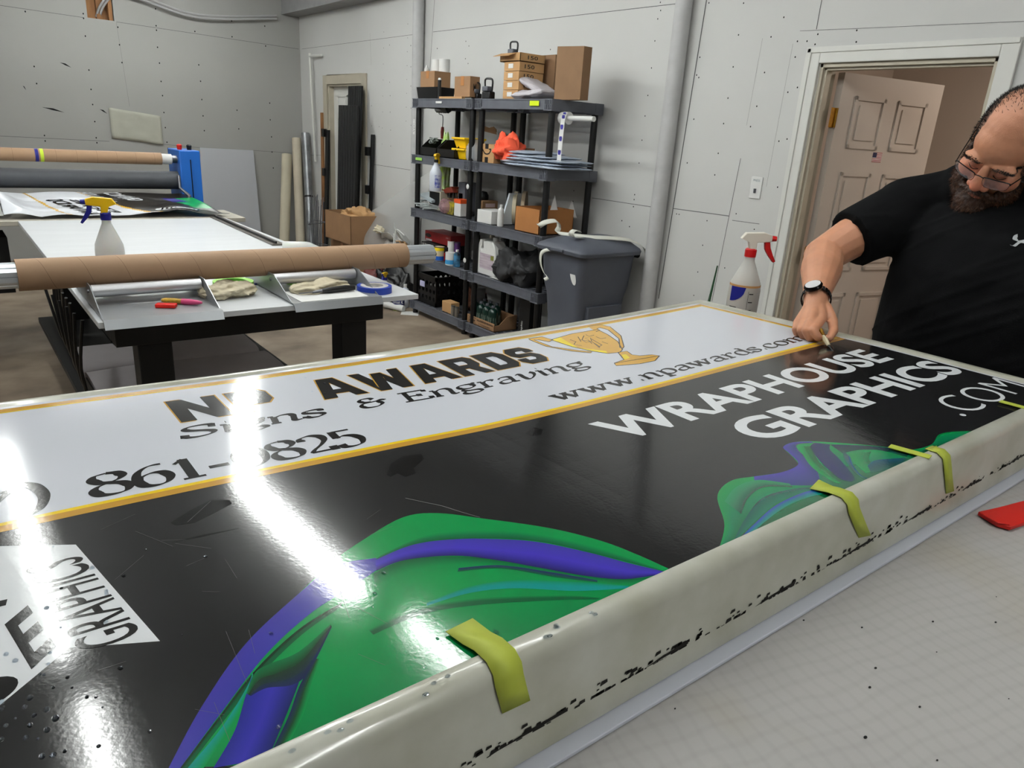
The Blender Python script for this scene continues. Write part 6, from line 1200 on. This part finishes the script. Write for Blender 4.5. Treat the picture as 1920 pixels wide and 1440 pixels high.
# ---- floor clutter left of the shelves
t = thing('can_bucket', 'blue lettered can standing on the floor left of the shelves', 'can', (3.24, 5.83, 0)); MB().lathe([(.055, 0), (.056, .005), (.056, .12), (.05, .125)], 24, (3.24, 5.83, 0)).obj('body', mat('navy_label', (.10, .16, .42), .5), t, fixn=False); MB().lathe([(.057, 0), (.057, .03)], 24, (3.24, 5.83, 0), cap=False).obj('base_band', mat('olive_band', (.45, .47, .25), .5), t, fixn=False)
d_ = Vector((3.24, 5.83, 0)).normalized(); s_ = Vector((d_.y, -d_.x, 0)); text(MB(), 'Frost K', Vector((3.24, 5.83, .07))-d_*.0585-s_*.045, s_, (0, 0, 1), .09, .03, .02, 2).obj('lettering', m_paper, t, smooth=False, fixn=False)
b = MB().tube([PZ(716, 569, .045), PZ(757, 579, .03)], .03, 18); one(b, 'paper_roll', m_paper, 'white paper tube lying on the floor under the corner of the second table', 'paper roll', fixn=False)
q = [PZ(*k, .001) for k in ((753, 584), (786, 584), (784, 592), (751, 590))]; one(MB().prism(q, (0, 0, .001)), 'paper_sheet', m_paper, 'white paper sheet lying on the floor before the shelves', 'paper', smooth=False)
t = thing('spray_bottle', 'low spray bottle with yellow trigger among the floor clutter left of the shelves', 'spray bottle', (3.3, 6.0, 0)); 
bpy.data.objects.remove(t)
spray_bottle('spray_bottle', 'spray bottle with yellow head standing among the floor clutter left of the shelves', (3.22, 6.05, 0.001), (0, 0, math.radians(215)), .32, .05, m_wbot, m_yel2, m_blue, m_blue)
bottle('white bottle with a cap among the floor clutter beside the yellow sprayer', 762, 3.35, .035, .22, m_wbot, m_white, zz=.001)
m_blk = mat('black_bag', (.05, .05, .055), .35, var=.3, vscale=10, bump=.5, bscale=20)
pillow('black plastic bag slumped on the floor left of the shelves', (3.45, 6.25, .13), .40, .34, .26, .6, 0, m_blk, 2.2, 'plastic_bag', 'bag', crumple=1.2); pillow('pale plastic bag heaped on the clutter left of the shelves', (3.52, 6.35, .40), .36, .30, .22, 1.1, .2, mat('pale_bag', (.66, .64, .62), .4, var=.25, vscale=8), 5.5, 'plastic_bag', 'bag', crumple=1.2)
carton((3.35, 6.45, 0), (3.72, 6.88, .30), 'open cardboard box full of scraps left of the shelves', flaps=True, tape_=False)
def sheetp(lab, c_, L_, W_, e, seed, m=None):
    M = Matrix.Translation(c_) @ Matrix.Rotation(e[2], 4, 'Z') @ Matrix.Rotation(e[1], 4, 'Y') @ Matrix.Rotation(e[0], 4, 'X')
    return one(MB().grid(lambda u, v: M @ Vector(((u-.5)*L_, (v-.5)*W_, .05*noise.noise(Vector((u*2.5, v*2.5, seed))))), 10, 8), 'paper_sheet', m or m_paper, lab, 'paper', fixn=False, solid=.001)
sheetp('crumpled white paper sheet leaning on the clutter before the left shelf post', (3.42, 6.05, .62), .26, .24, (.5, .7, .3), 1); sheetp('white paper sheet with notes lying on the clutter by the cardboard boxes', (3.50, 6.42, .56), .32, .26, (.3, .35, .9), 2); sheetp('angled brown cardboard piece beside the red cartons', (3.28, 5.80, .60), .18, .10, (.2, .4, .5), 3, m_card2)
cloth('dirty white work glove lying on the clutter by the cardboard boxes', (3.45, 6.62, .60), .22, .08, .06, 1.2, 3, m_fab, 'work_glove', 'glove')
b = MB().tube(smoothpts([(3.35, 6.10, .5), (3.35, 6.10, .68), (3.36, 6.06, .70), (3.38, 5.98, .66)], 4), .005, 6); b.tube([(3.35, 6.13, .48), (3.35, 6.13, .66)], .005, 6); one(b, 'wire_hook', m_white, 'white wire hook standing in the clutter before the shelves', 'hook', fixn=False)
pillow('red and black bag on the floor clutter by the cardboard box', (3.25, 6.35, .20), .24, .2, .14, .9, 0, mat('red_black_bag', (.45, .14, .10), .5, c2=(.06, .06, .06), vscale=9), 7.5, 'plastic_bag', 'bag', crumple=1.2)
# ---- white rolls seen behind the third and fourth shelf
for k, px_ in enumerate((817, 834)): yy = (5.40, 5.28)[k]; one(MB().tube([(3.70, yy, DZ[1]+.002), (3.70, yy, DZ[1]+.33)], .034, 20), 'paper_roll', m_paper, ['left white roll standing at the back of the fourth shelf', 'right white roll standing at the back of the fourth shelf'][k], 'paper roll', fixn=False)
# ---- red and white spray bottle and green wedge behind the big sign
p = PZ(1397, 616, 1.062)
sb_ = spray_bottle('spray_bottle', 'clear spray bottle with red collar and red trigger behind the far corner of the sign', (1.915, 1.29, 1.062), (0, 0, math.radians(-40)), .315, .047, mat('cloudy_bottle', (.84, .84, .82), .3, alpha=.7), mat('cream_head', (.86, .83, .78), .4), mat('deep_red', (.75, .05, .06), .35), mat('deep_red', (.75, .05, .06), .35), mliq=mat('tan_liquid', (.80, .60, .38), .2), level=.95)
def arc(b, a0, a1, z0, z1, r_=.0477): b.grid(lambda u, v: (r_*math.cos(a0+(a1-a0)*u), r_*math.sin(a0+(a1-a0)*u), z0+(z1-z0)*v), 10, 1)
cdir = math.atan2(-1.29, -1.915)-math.radians(-40)
b = MB()
N_ = 10
b.add([( .0478*math.cos(cdir-.9+1.0*i/N_), .0478*math.sin(cdir-.9+1.0*i/N_), .150) for i in range(N_+1)]+[(.0478*math.cos(cdir-.9+1.0*i/N_), .0478*math.sin(cdir-.9+1.0*i/N_), .150-.045*math.sqrt(max(0, 1-(i/N_)**2))) for i in range(N_+1)], [(i, i+1, N_+2+i, N_+1+i) for i in range(N_)])
b.obj('blue_logo', m_blue, sb_, fixn=False)
b = MB(); arc(b, cdir+.28, cdir+.30, .02, .14)
for k in range(5): arc(b, cdir+.34, cdir+.62, .03+.025*k, .033+.025*k)
for k in range(4): arc(b, cdir-.85, cdir-.35, .085-.012*k, .089-.012*k)
b.obj('printed_scale', m_inkk, sb_, fixn=False)
gw = MB().prism([(1.80, 1.335, 1.062), (1.835, 1.37, 1.062), (1.862, 1.365, 1.262)], (.004, -.002, 0)); one(gw, 'plastic_wedge', mat('dark_green_plastic', (.02, .25, .12), .4), 'dark green pointed plastic wedge standing behind the sign corner', 'wedge')
# ================================================================== PERSON
from mathutils.bvhtree import BVHTree
def evalmesh(b, voxel, smooth=4, name='tmp', lap=.5):
    me = bpy.data.meshes.new(name); me.from_pydata([tuple(v) for v in b.v], [], b.f)
    bm = bmesh.new(); bm.from_mesh(me); bmesh.ops.recalc_face_normals(bm, faces=bm.faces); bm.to_mesh(me); bm.free()
    o = bpy.data.objects.new(name, me); col.objects.link(o)
    r = o.modifiers.new('r', 'REMESH'); r.mode = 'VOXEL'; r.voxel_size = voxel; r.use_smooth_shade = True
    s = o.modifiers.new('s', 'SMOOTH'); s.factor = lap; s.iterations = smooth
    dg = bpy.context.evaluated_depsgraph_get(); dg.update(); m2 = bpy.data.meshes.new_from_object(o.evaluated_get(dg)); bpy.data.objects.remove(o); bpy.data.meshes.remove(me); return m2
def linkmesh(me, name, m, parent, origin):
    for v in me.vertices: v.co -= origin
    me.materials.clear(); me.materials.append(m)
    for p in me.polygons: p.use_smooth = True
    o = bpy.data.objects.new(name, me); col.objects.link(o); o.parent = parent; ORG[o.name] = Vector(origin); return o
person = thing('person', 'bearded person in glasses and black t-shirt leaning over the sign, holding a small blade', 'person', (2.22, .68, 0)); PO = Vector((2.22, .68, 0))
# head frame
az = math.radians(170); pit = math.radians(-40); rol = math.radians(27)
HF = Vector((math.cos(az)*math.cos(pit), math.sin(az)*math.cos(pit), math.sin(pit)))
HR = HF.cross(Vector((0, 0, 1))).normalized()     # person's right... +x local = left/right axis
HU = HR.cross(HF); HR, HU = HR*math.cos(rol)+HU*math.sin(rol), HU*math.cos(rol)-HR*math.sin(rol)
bridge = PT(1840, 327, 1.735)
HS = 1.04
H0 = bridge-(HF*.112+HU*.004)*HS
def HL(x, y, z): return H0+(HR*x+HF*y+HU*z)*HS
HROT = Matrix(((HR.x, HF.x, HU.x), (HR.y, HF.y, HU.y), (HR.z, HF.z, HU.z)))
def hell(b, c_, r_, rot=None, n=24):
    b.ell(HL(*c_), tuple(v*HS for v in r_), HROT @ rot if rot else HROT, n)
body = MB()
hell(body, (0, -.012, .045), (.079, .100, .088)); hell(body, (0, .035, .035), (.066, .062, .065)); hell(body, (0, .030, -.03), (.068, .066, .078)); hell(body, (0, .042, -.085), (.052, .052, .042)); hell(body, (0, -.03, -.03), (.07, .07, .07))
for s in (-1, 1):
    hell(body, (s*.030, .086, .020), (.030, .016, .009)); hell(body, (s*.044, .066, -.032), (.026, .028, .026)); hell(body, (s*.016, .104, -.040), (.010, .011, .009)); hell(body, (s*.031, .083, -.002), (.014, .012, .010))
    hell(body, (s*.080, -.008, -.008), (.008, .020, .032)); hell(body, (s*.083, -.014, .008), (.006, .014, .016))
body.capsule(HL(0, .096, .008), HL(0, .116, -.030), .0095*HS, .0145*HS); hell(body, (0, .108, -.036), (.015, .014, .010)); hell(body, (0, .098, -.070), (.024, .010, .006)); hell(body, (0, .096, -.080), (.020, .011, .0075)); hell(body, (0, .088, -.105), (.026, .02, .016))
NB = Vector((2.20, .70, 1.50))
body.capsule(HL(0, -.035, -.06), NB, .062, .075)
S = PT(1690, 388, 2.03); Ee = PT(1545, 478, 1.99); Wc = PT(1530, 562, 1.805)
body.capsule(NB+Vector((0, 0, -.02)), S+Vector((.03, -.03, -.045)), .055, .045); SL = Vector((2.16, .44, 1.47)); body.capsule(NB, SL, .07, .062)
body.capsule(NB, (2.20, .69, 1.05), .10, .13)
body.capsule(S+Vector((0, 0, -.035)), S.lerp(Ee, .5), .055, .060); body.capsule(S.lerp(Ee, .5), Ee, .060, .050)
fo = (Wc-Ee).normalized(); body.capsule(Ee, Ee.lerp(Wc, .35), .050, .053); body.capsule(Ee.lerp(Wc, .35), Ee.lerp(Wc, .75), .053, .037); body.capsule(Ee.lerp(Wc, .75), Wc, .037, .0295)
body.ell(Ee+Vector((.01, .012, -.004)), (.048, .048, .048))
# right hand
MC = {'index': (PT(1541, 597, 1.745), PT(1525, 620, 1.690), PT(1534, 633, 1.685), PT(1544, 634, 1.70)),
      'middle': (PT(1521, 600, 1.735), PT(1512, 619, 1.70), PT(1517, 633, 1.705), PT(1527, 637, 1.72)),
      'ring': (PT(1507, 603, 1.75), PT(1502, 619, 1.72), PT(1506, 631, 1.725), PT(1514, 636, 1.74)),
      'pinky': (PT(1495, 606, 1.77), PT(1492, 618, 1.75), PT(1495, 628, 1.75), PT(1502, 632, 1.76))}
rads = {'index': (.0115, .0112, .0095, .008), 'middle': (.0115, .0112, .0095, .008), 'ring': (.011, .0105, .009, .0075), 'pinky': (.010, .0095, .008, .007)}
for k, p in MC.items():
    body.capsule(Wc.lerp(p[0], .25), p[0], .017, rads[k][0]+.001)
    for i in range(3): body.capsule(p[i], p[i+1], rads[k][i], rads[k][i+1])
th = (PT(1546, 578, 1.79), PT(1561, 602, 1.755), PT(1563, 620, 1.72), PT(1555, 635, 1.69))
body.capsule(Wc.lerp(th[0], .3), th[0], .02, .018); body.capsule(th[0], th[1], .018, .013); body.capsule(th[1], th[2], .0125, .011); body.capsule(th[2], th[3], .011, .0085)
body.capsule(Wc, Wc.lerp((MC['index'][0]+MC['pinky'][0])/2, .75), .0285, .022)
# left arm resting on the table out of the frame
EL = Vector((2.10, .22, 1.26)); WL = Vector((1.90, .11, 1.112)); body.capsule(SL, EL, .062, .048); body.capsule(EL, EL.lerp(WL, .4), .048, .048); body.capsule(EL.lerp(WL, .4), WL, .046, .028)
for k in range(4):
    a_ = WL+Vector((-.085, .03-.022*k, -.018)); body.capsule(WL, a_, .018, .011); body.capsule(a_, a_+Vector((-.035, .004, -.008)), .010, .009); body.capsule(a_+Vector((-.035, .004, -.008)), a_+Vector((-.06+.008*abs(k-1), .004, -.016)), .009, .0075)
body.capsule(WL, WL+Vector((-.03, .06, -.02)), .017, .011); body.capsule(WL+Vector((-.03, .06, -.02)), WL+Vector((-.07, .075, -.03)), .011, .009)
def hairw(l, d):
    side = abs(l.x) > .058 and l.z > -.035 and l.y < .055
    back = l.y < -.035 and l.z > -.09
    crown = l.z > .085 and l.y < .02+.0
    front = max(0, 1-max(0, l.y+.035)/.075) if l.z > .07 else 0
    w_ = 1 if (back or side) else (.5*front if crown or l.z > .07 else 0)
    if abs(l.x) > .055 and l.z > .03 and l.y < .05: w_ = max(w_, .9)
    if abs(l.x) > .066 and -.05 < l.z <= 0 and l.y < .02: w_ = 1
    return w_, .009, (.25*(1 if l.x > 0 else -1), -.6 if l.z > .05 else -.3, -.5 if l.z < .06 else 0)
me = evalmesh(body, .0028, 5)
ca = me.color_attributes.new('Col', 'FLOAT_COLOR', 'POINT'); HI = HROT.inverted(); base = Vector(lin((.75, .53, .41))); n_ = len(me.vertices)
for i, v in enumerate(me.vertices):
    l = (HI @ (v.co-H0))/HS; c_ = base.copy(); r_ = .10*noise.noise(v.co*30)+.05*noise.noise(v.co*90)
    if l.length < .2:
        if l.z > -.13:
            nose = math.exp(-((l-Vector((0, .120, -.032))).length/.022)**2); chk = math.exp(-((Vector((abs(l.x), l.y, l.z))-Vector((.045, .09, -.03))).length/.03)**2); lip = 1 if (l.y > .09 and -.088 < l.z < -.062 and abs(l.x) < .024) else 0
            c_ = c_.lerp(Vector(lin((.80, .42, .34))), min(.8, .6*nose+.35*chk+.65*lip)); top = max(0, min(1, (l.z-.06)/.05)); c_ = c_.lerp(Vector(lin((.66, .45, .36))), .35*top); c_ = c_.lerp(Vector(lin((.20, .16, .14))), .75*min(1, hairw(l, None)[0])*(1 if l.length > .075 and abs(l.x) < .079 or l.z > .03 else .3))
            lidm = math.exp(-((Vector((abs(l.x), l.y, l.z))-Vector((.031, .095, -.004))).length/.014)**2); c_ = c_.lerp(Vector(lin((.55, .33, .28))), .5*lidm)
        else:
            hk = max(0, min(1, (1.285-v.co.z)/.06)) if (v.co-Wc).length < .2 else 0; c_ = c_.lerp(Vector(lin((.69, .45, .31))).lerp(Vector(lin((.77, .49, .38))), hk), .75)
    c_ = c_*(1+r_); ca.data[i].color = (max(0, c_.x), max(0, c_.y), max(0, c_.z), 1)
m_skin = mat_vc('skin', .48, bump=.25, bscale=350, sss=.12)
bodyo = linkmesh(me, 'body', m_skin, person, PO)
# t-shirt
sh = MB()
def tr_(z, cx, cy, rx, ry, n=40): return [(cx+rx*math.copysign(abs(math.cos(t))**.85, math.cos(t)), cy+ry*math.copysign(abs(math.sin(t))**.85, math.sin(t)), z) for t in [2*math.pi*k/n for k in range(n)]]
loft(sh, [tr_(1.545, 2.215, .70, .082, .090), tr_(1.525, 2.21, .70, .10, .155), tr_(1.49, 2.19, .70, .125, .235), tr_(1.43, 2.165, .695, .15, .268), tr_(1.34, 2.15, .69, .165, .272), tr_(1.24, 2.15, .69, .175, .275), tr_(1.14, 2.165, .69, .18, .288), tr_(1.08, 2.185, .69, .178, .295), tr_(.98, 2.215, .69, .185, .295), tr_(.88, 2.22, .69, .18, .28)])
cuff = S.lerp(Ee, .66); ad = (Ee-S).normalized()
def sleeve(S_, C_, r0, r1):
    d = (C_-S_).normalized(); sh.tube([S_-d*.06, S_-d*.02, S_, S_.lerp(C_, .5), C_], [.05, r0*.9, r0, (r0+r1)/2, r1], 22)
sleeve(S+Vector((.02, -.02, -.012)), cuff-Vector((0, 0, .002)), .098, .080); sleeve(SL+Vector((0, .02, 0)), SL.lerp(EL, .6), .088, .080)
sh.capsule((2.20, .82, 1.545), S+Vector((.01, -.01, -.004)), .066, .086); sh.capsule((2.18, .74, 1.545), (2.17, .84, 1.535), .082, .075); sh.capsule((2.20, .57, 1.54), SL+Vector((0, 0, .005)), .066, .086); sh.capsule((2.18, .66, 1.545), (2.17, .56, 1.53), .082, .078)
me = evalmesh(sh, .006, 9)
NRM = [v.normal.copy() for v in me.vertices]
for v in me.vertices:
    p = v.co.copy(); f = 1.0
    w1 = noise.noise(Vector((p.x*5, p.y*16+p.z*9, p.z*4))); w2 = noise.noise(Vector((p.x*14, p.y*14, p.z*7+3)))
    fold = 1-abs(noise.noise(Vector(((p.y-S.y)*10+(p.z-1.45)*16, p.x*4, (p.z+p.y)*3))))*2
    v.co = p+NRM[v.index]*(.005*w1+.002*w2+.0035*max(0, fold)**4)
me.update(); bv = BVHTree.FromPolygons([v.co.copy() for v in me.vertices], [tuple(p.vertices) for p in me.polygons])
m_shirt = mat('black_knit', (.055, .057, .063), .9, var=.15, vscale=20, bump=.3, bscale=500, spec=.12)
shirt = linkmesh(me, 'tshirt', m_shirt, person, PO)
nk = MB(); nk.tube([(NB.x+.0+.074*math.cos(t)-.012, NB.y+.078*math.sin(t), 1.535-.02*math.cos(t)*-1-.012) for t in [2*math.pi*k/28 for k in range(29)]], .007, 8, cap=False); nk.obj('collar', m_shirt, shirt, fixn=False)
lg = MB()
def onshirt(px, py, off=.0025):
    r_ = ray(px, py).normalized(); h = bv.ray_cast(CAM, r_)
    return (h[0]+h[1]*off if h[1].dot(r_) < 0 else h[0]-h[1]*off) if h[0] is not None else PT(px, py, 2.0)
def lpoly(pts):
    q = smoothpts([Vector((x, y, 0)) for x, y in pts], 4); w_ = [onshirt(p.x, p.y) for p in q]; return w_
def lband(A, B_, n=14):
    A = smoothpts([Vector((x, y, 0)) for x, y in A], 6); B_ = smoothpts([Vector((x, y, 0)) for x, y in B_], 6); k = min(len(A), len(B_))
    vs = [onshirt(p.x, p.y) for p in A[:k]]+[onshirt(p.x, p.y) for p in B_[:k]]; lg.add(vs, [(i, i+1, k+i+1, k+i) for i in range(k-1)])
lband([(1908, 440), (1901, 443), (1899, 450), (1911, 452), (1925, 450), (1939, 454), (1942, 446), (1937, 442)], [(1908, 446), (1907, 448), (1912, 455), (1919, 457), (1925, 457), (1934, 459), (1939, 452), (1936, 448)])
lband([(1893, 459), (1898, 461), (1906, 456), (1912, 452), (1925, 451), (1936, 455), (1942, 462), (1948, 462)], [(1903, 463), (1906, 462), (1911, 458), (1916, 456), (1925, 456), (1932, 460), (1938, 464), (1941, 466)])
lg.obj('chest_logo', mat('silver_print', (.66, .67, .68), .5), shirt, smooth=False, fixn=False)
# trousers and shoes
tz = MB(); loft(tz, [tr_(1.0, 2.22, .69, .155, .225), tr_(.90, 2.225, .69, .16, .235), tr_(.80, 2.23, .69, .14, .22)])
for s in (-1, 1):
    tz.capsule((2.23, .69+s*.11, .86), (2.22, .69+s*.12, .50), .105, .075); tz.capsule((2.22, .69+s*.12, .50), (2.24, .69+s*.125, .10), .075, .058)
me = evalmesh(tz, .012, 6); linkmesh(me, 'trousers', mat('dark_denim', (.12, .13, .16), .85, var=.2, vscale=14), person, PO)
for s in (-1, 1):
    b = MB(); y = .69+s*.125; b.ell((2.17, y, .045), (.145, .05, .045)); b.ell((2.24, y, .06), (.06, .045, .06)); me = evalmesh(b, .008, 3)
    for v in me.vertices: v.co.z = max(.004, v.co.z)
    linkmesh(me, 'shoe', mat('shoe_black', (.08, .08, .08), .6), person, PO)
# hair, brows, beard
m_hair = mat('dark_hair', (.10, .08, .07), .55, var=.3, vscale=60); m_beard = mat('brown_beard', (.27, .16, .10), .55, c2=(.14, .085, .06), vscale=40)
HV = []
for v in bodyo.data.vertices:
    l = (HI @ (v.co+PO-H0))/HS
    if l.length < .17: HV.append((v.co+PO, v.normal.copy(), l))
def strands(b, n, lenf, rad, seedn):
    random.seed(seedn); C_ = []; Wt = []
    for p, nn, l in HV:
        w2, L_, g_ = lenf(l, None)
        if w2 > 0: C_.append((p, nn, L_, g_)); Wt.append(w2)
    for p, nn, L_, g_ in random.choices(C_, Wt, k=n):
        gdir = HROT @ Vector(g_); dr = (nn*.35+gdir*.8+Vector((random.gauss(0, .22), random.gauss(0, .22), random.gauss(0, .22)))).normalized(); L_ *= random.uniform(.6, 1.3)
        s_ = dr.orthogonal().normalized()*rad; t2 = dr.cross(s_).normalized()*rad; p0 = p-nn*.0015+s_*random.uniform(-2, 2)+t2*random.uniform(-2, 2); mid = p0+dr*L_*.55; tip = p0+dr*L_+gdir*L_*.15
        b.add([p0+s_, p0-s_*.5+t2*.87, p0-s_*.5-t2*.87, mid+s_*.8, mid-s_*.4+t2*.7, mid-s_*.4-t2*.7, tip], [(0, 1, 4, 3), (1, 2, 5, 4), (2, 0, 3, 5), (3, 4, 6), (4, 5, 6), (5, 3, 6)])
b = MB(); strands(b, 13000, hairw, .0006, 3); b.obj('hair', m_hair, person, smooth=False, weld=False, fixn=False)
def browt(l, d):
    ax = abs(l.x); zc = .016+.006*(1-((ax-.034)/.022)**2); return (1 if (l.y > .06 and .012 < ax < .056 and abs(l.z-zc) < .0036) else 0), .0065, (.8*(1 if l.x > 0 else -1), .1, .15)
b = MB(); strands(b, 900, browt, .0005, 5); b.obj('eyebrows', m_hair, person, smooth=False, weld=False, fixn=False)
bs_ = MB(); hell(bs_, (0, .050, -.112), (.064, .064, .048)); hell(bs_, (0, .090, -.118), (.044, .036, .044)); hell(bs_, (0, .075, -.145), (.036, .032, .03))
for s in (-1, 1): hell(bs_, (s*.050, .044, -.082), (.028, .046, .040)); hell(bs_, (s*.067, .016, -.050), (.015, .028, .042)); bs_.capsule(HL(s*.004, .108, -.056), HL(s*.036, .092, -.074), .0085, .009)
me = evalmesh(bs_, .003, 4)
NRM = [v.normal.copy() for v in me.vertices]
for v in me.vertices: v.co += NRM[v.index]*.0035*noise.noise(v.co*160)
bvb = BVHTree.FromPolygons([v.co.copy() for v in me.vertices], [tuple(p.vertices) for p in me.polygons])
bo = linkmesh(me, 'beard', m_beard, person, PO)
b = MB(); random.seed(9); vs_ = [(v.co+PO, v.normal.copy()) for v in bo.data.vertices]
for k in range(7000):
    p, nn = random.choice(vs_); l = (HI @ (p-H0))/HS
    g_ = HROT @ Vector((.25*l.x/.06, .25, -1)); dr = (nn*.45+g_*.7+Vector((random.gauss(0, .2), random.gauss(0, .2), random.gauss(0, .2)))).normalized(); L_ = random.uniform(.006, .017); rad = .0005; s_ = dr.orthogonal().normalized()*rad; t2_ = dr.cross(s_).normalized()*rad; p0 = p-nn*.001
    b.add([p0+s_, p0-s_*.5+t2_*.87, p0-s_*.5-t2_*.87, p0+dr*L_], [(0, 1, 3), (1, 2, 3), (2, 0, 3)])
b.obj('beard_strands', mat('beard_strand', (.44, .27, .16), .45, c2=(.13, .08, .06), vscale=90), bo, smooth=False, weld=False, fixn=False)
# eyes: lowered lids with lashes
b = MB()
for s in (-1, 1):
    b.tube([HL(s*(.018+.026*k/6), .0965-.006*((k/6-.5)*2)**2-.006*(k/6), -.011+.003*((k/6-.5)*2)**2) for k in range(7)], .0009, 6)
b.obj('eyelashes', m_hair, person, fixn=False)
# glasses (a thing worn: part of the outfit)
gl = thing('glasses', 'thin dark half-rimmed glasses worn low by the bearded person', 'glasses', HL(0, .11, 0)); m_fr = mat('dark_frame', (.05, .045, .05), .3, metal=.5)
for s in (-1, 1):
    P_ = [(.010, .1205, .002), (.013, .1205, .006), (.038, .1165, .008), (.062, .109, .006), (.064, .108, .0), (.060, .109, -.018), (.040, .1155, -.023), (.018, .1195, -.021), (.011, .1205, -.012)]
    Q_ = [HL(s*x, y+.001, z+.004) for x, y, z in P_]
    b = MB().tube(smoothpts(Q_[:5], 4), .0013, 8); b.tube(smoothpts(Q_[4:]+[Q_[0]], 4), .0005, 6); b.obj('rim', m_fr, gl, fixn=False)
    b = MB(); b.add(Q_, [tuple(range(len(Q_)))]); b.obj('lens', mat('lens_glass', (.85, .85, .9), .05, alpha=.22), gl, smooth=False, fixn=False)
    MB().tube(smoothpts([HL(s*.064, .109, .004), HL(s*.072, .07, .004), HL(s*.083, .0, .010), HL(s*.083, -.02, -.002)], 4), .0013, 8).obj('temple_arm', m_fr, gl, fixn=False)
MB().tube(smoothpts([HL(-.011, .1215, .006), HL(0, .1235, .010), HL(.011, .1215, .006)], 4), .0012, 8).obj('bridge', m_fr, gl, fixn=False)
# watch
wt = thing('wrist_watch', 'black metal wrist watch with a round dial painted white for its reflection on the person right wrist', 'watch', Wc)
ax_ = (Ee-Wc).normalized(); vd = (CAM-Wc).normalized(); wn = (vd*.55+Vector((0, 0, 1))*.65-rt*.35); wn = (wn-ax_*wn.dot(ax_)).normalized(); ws = ax_.cross(wn); WC = Wc+ax_*.004
m_wm = mat('black_metal', (.05, .05, .055), .25, metal=.7)
for k in range(22):
    a0 = math.radians(35+290*k/22); a1 = math.radians(35+290*(k+.82)/22); R_ = .0345
    p0 = WC+(wn*math.cos(a0)+ws*math.sin(a0))*R_; p1 = WC+(wn*math.cos(a1)+ws*math.sin(a1))*R_
    MB().bar(p0, p1, .018, .003, (wn*math.cos((a0+a1)/2)+ws*math.sin((a0+a1)/2))).obj('band_link', m_wm, wt, bevel=.0006)
cc = WC+wn*.0325
MB().tube([cc, cc+wn*.005, cc+wn*.010], [.021, .0225, .020], 32).obj('case', m_wm, wt); MB().tube([cc+wn*.0095, cc+wn*.0108], [.0185, .0183], 32).obj('dial', mat('glare_white_dial', (.90, .90, .91), .25, metal=.0, coat=1), wt)  # white dial colour stands in for light reflected off the watch face
MB().tube([cc+ax_*.022+wn*.004, cc+ax_*.027+wn*.004], .003, 10).obj('crown', m_wm, wt)
# blade in the hand
kb = thing('small_knife', 'small gold and beige pointed knife held by the person over the black vinyl', 'knife', PT(1552, 640, 1.69))
k0, k1, k2, k3 = PT(1538, 619, 1.70), PT(1543, 630, 1.685), PT(1554, 648, 1.665), PT(1564, 661, 1.640)
MB().tube([k0, k1], [.0065, .006], 8).obj('gold_cap', m_brass, kb); MB().tube([k1, k1.lerp(k2, .4), k2], [.0045, .0062, .004], 8).obj('grip', mat('beige_grip', (.75, .70, .58), .4), kb); MB().tube([k2, k3], [.0028, .0006], 8).obj('tip', m_black, kb)
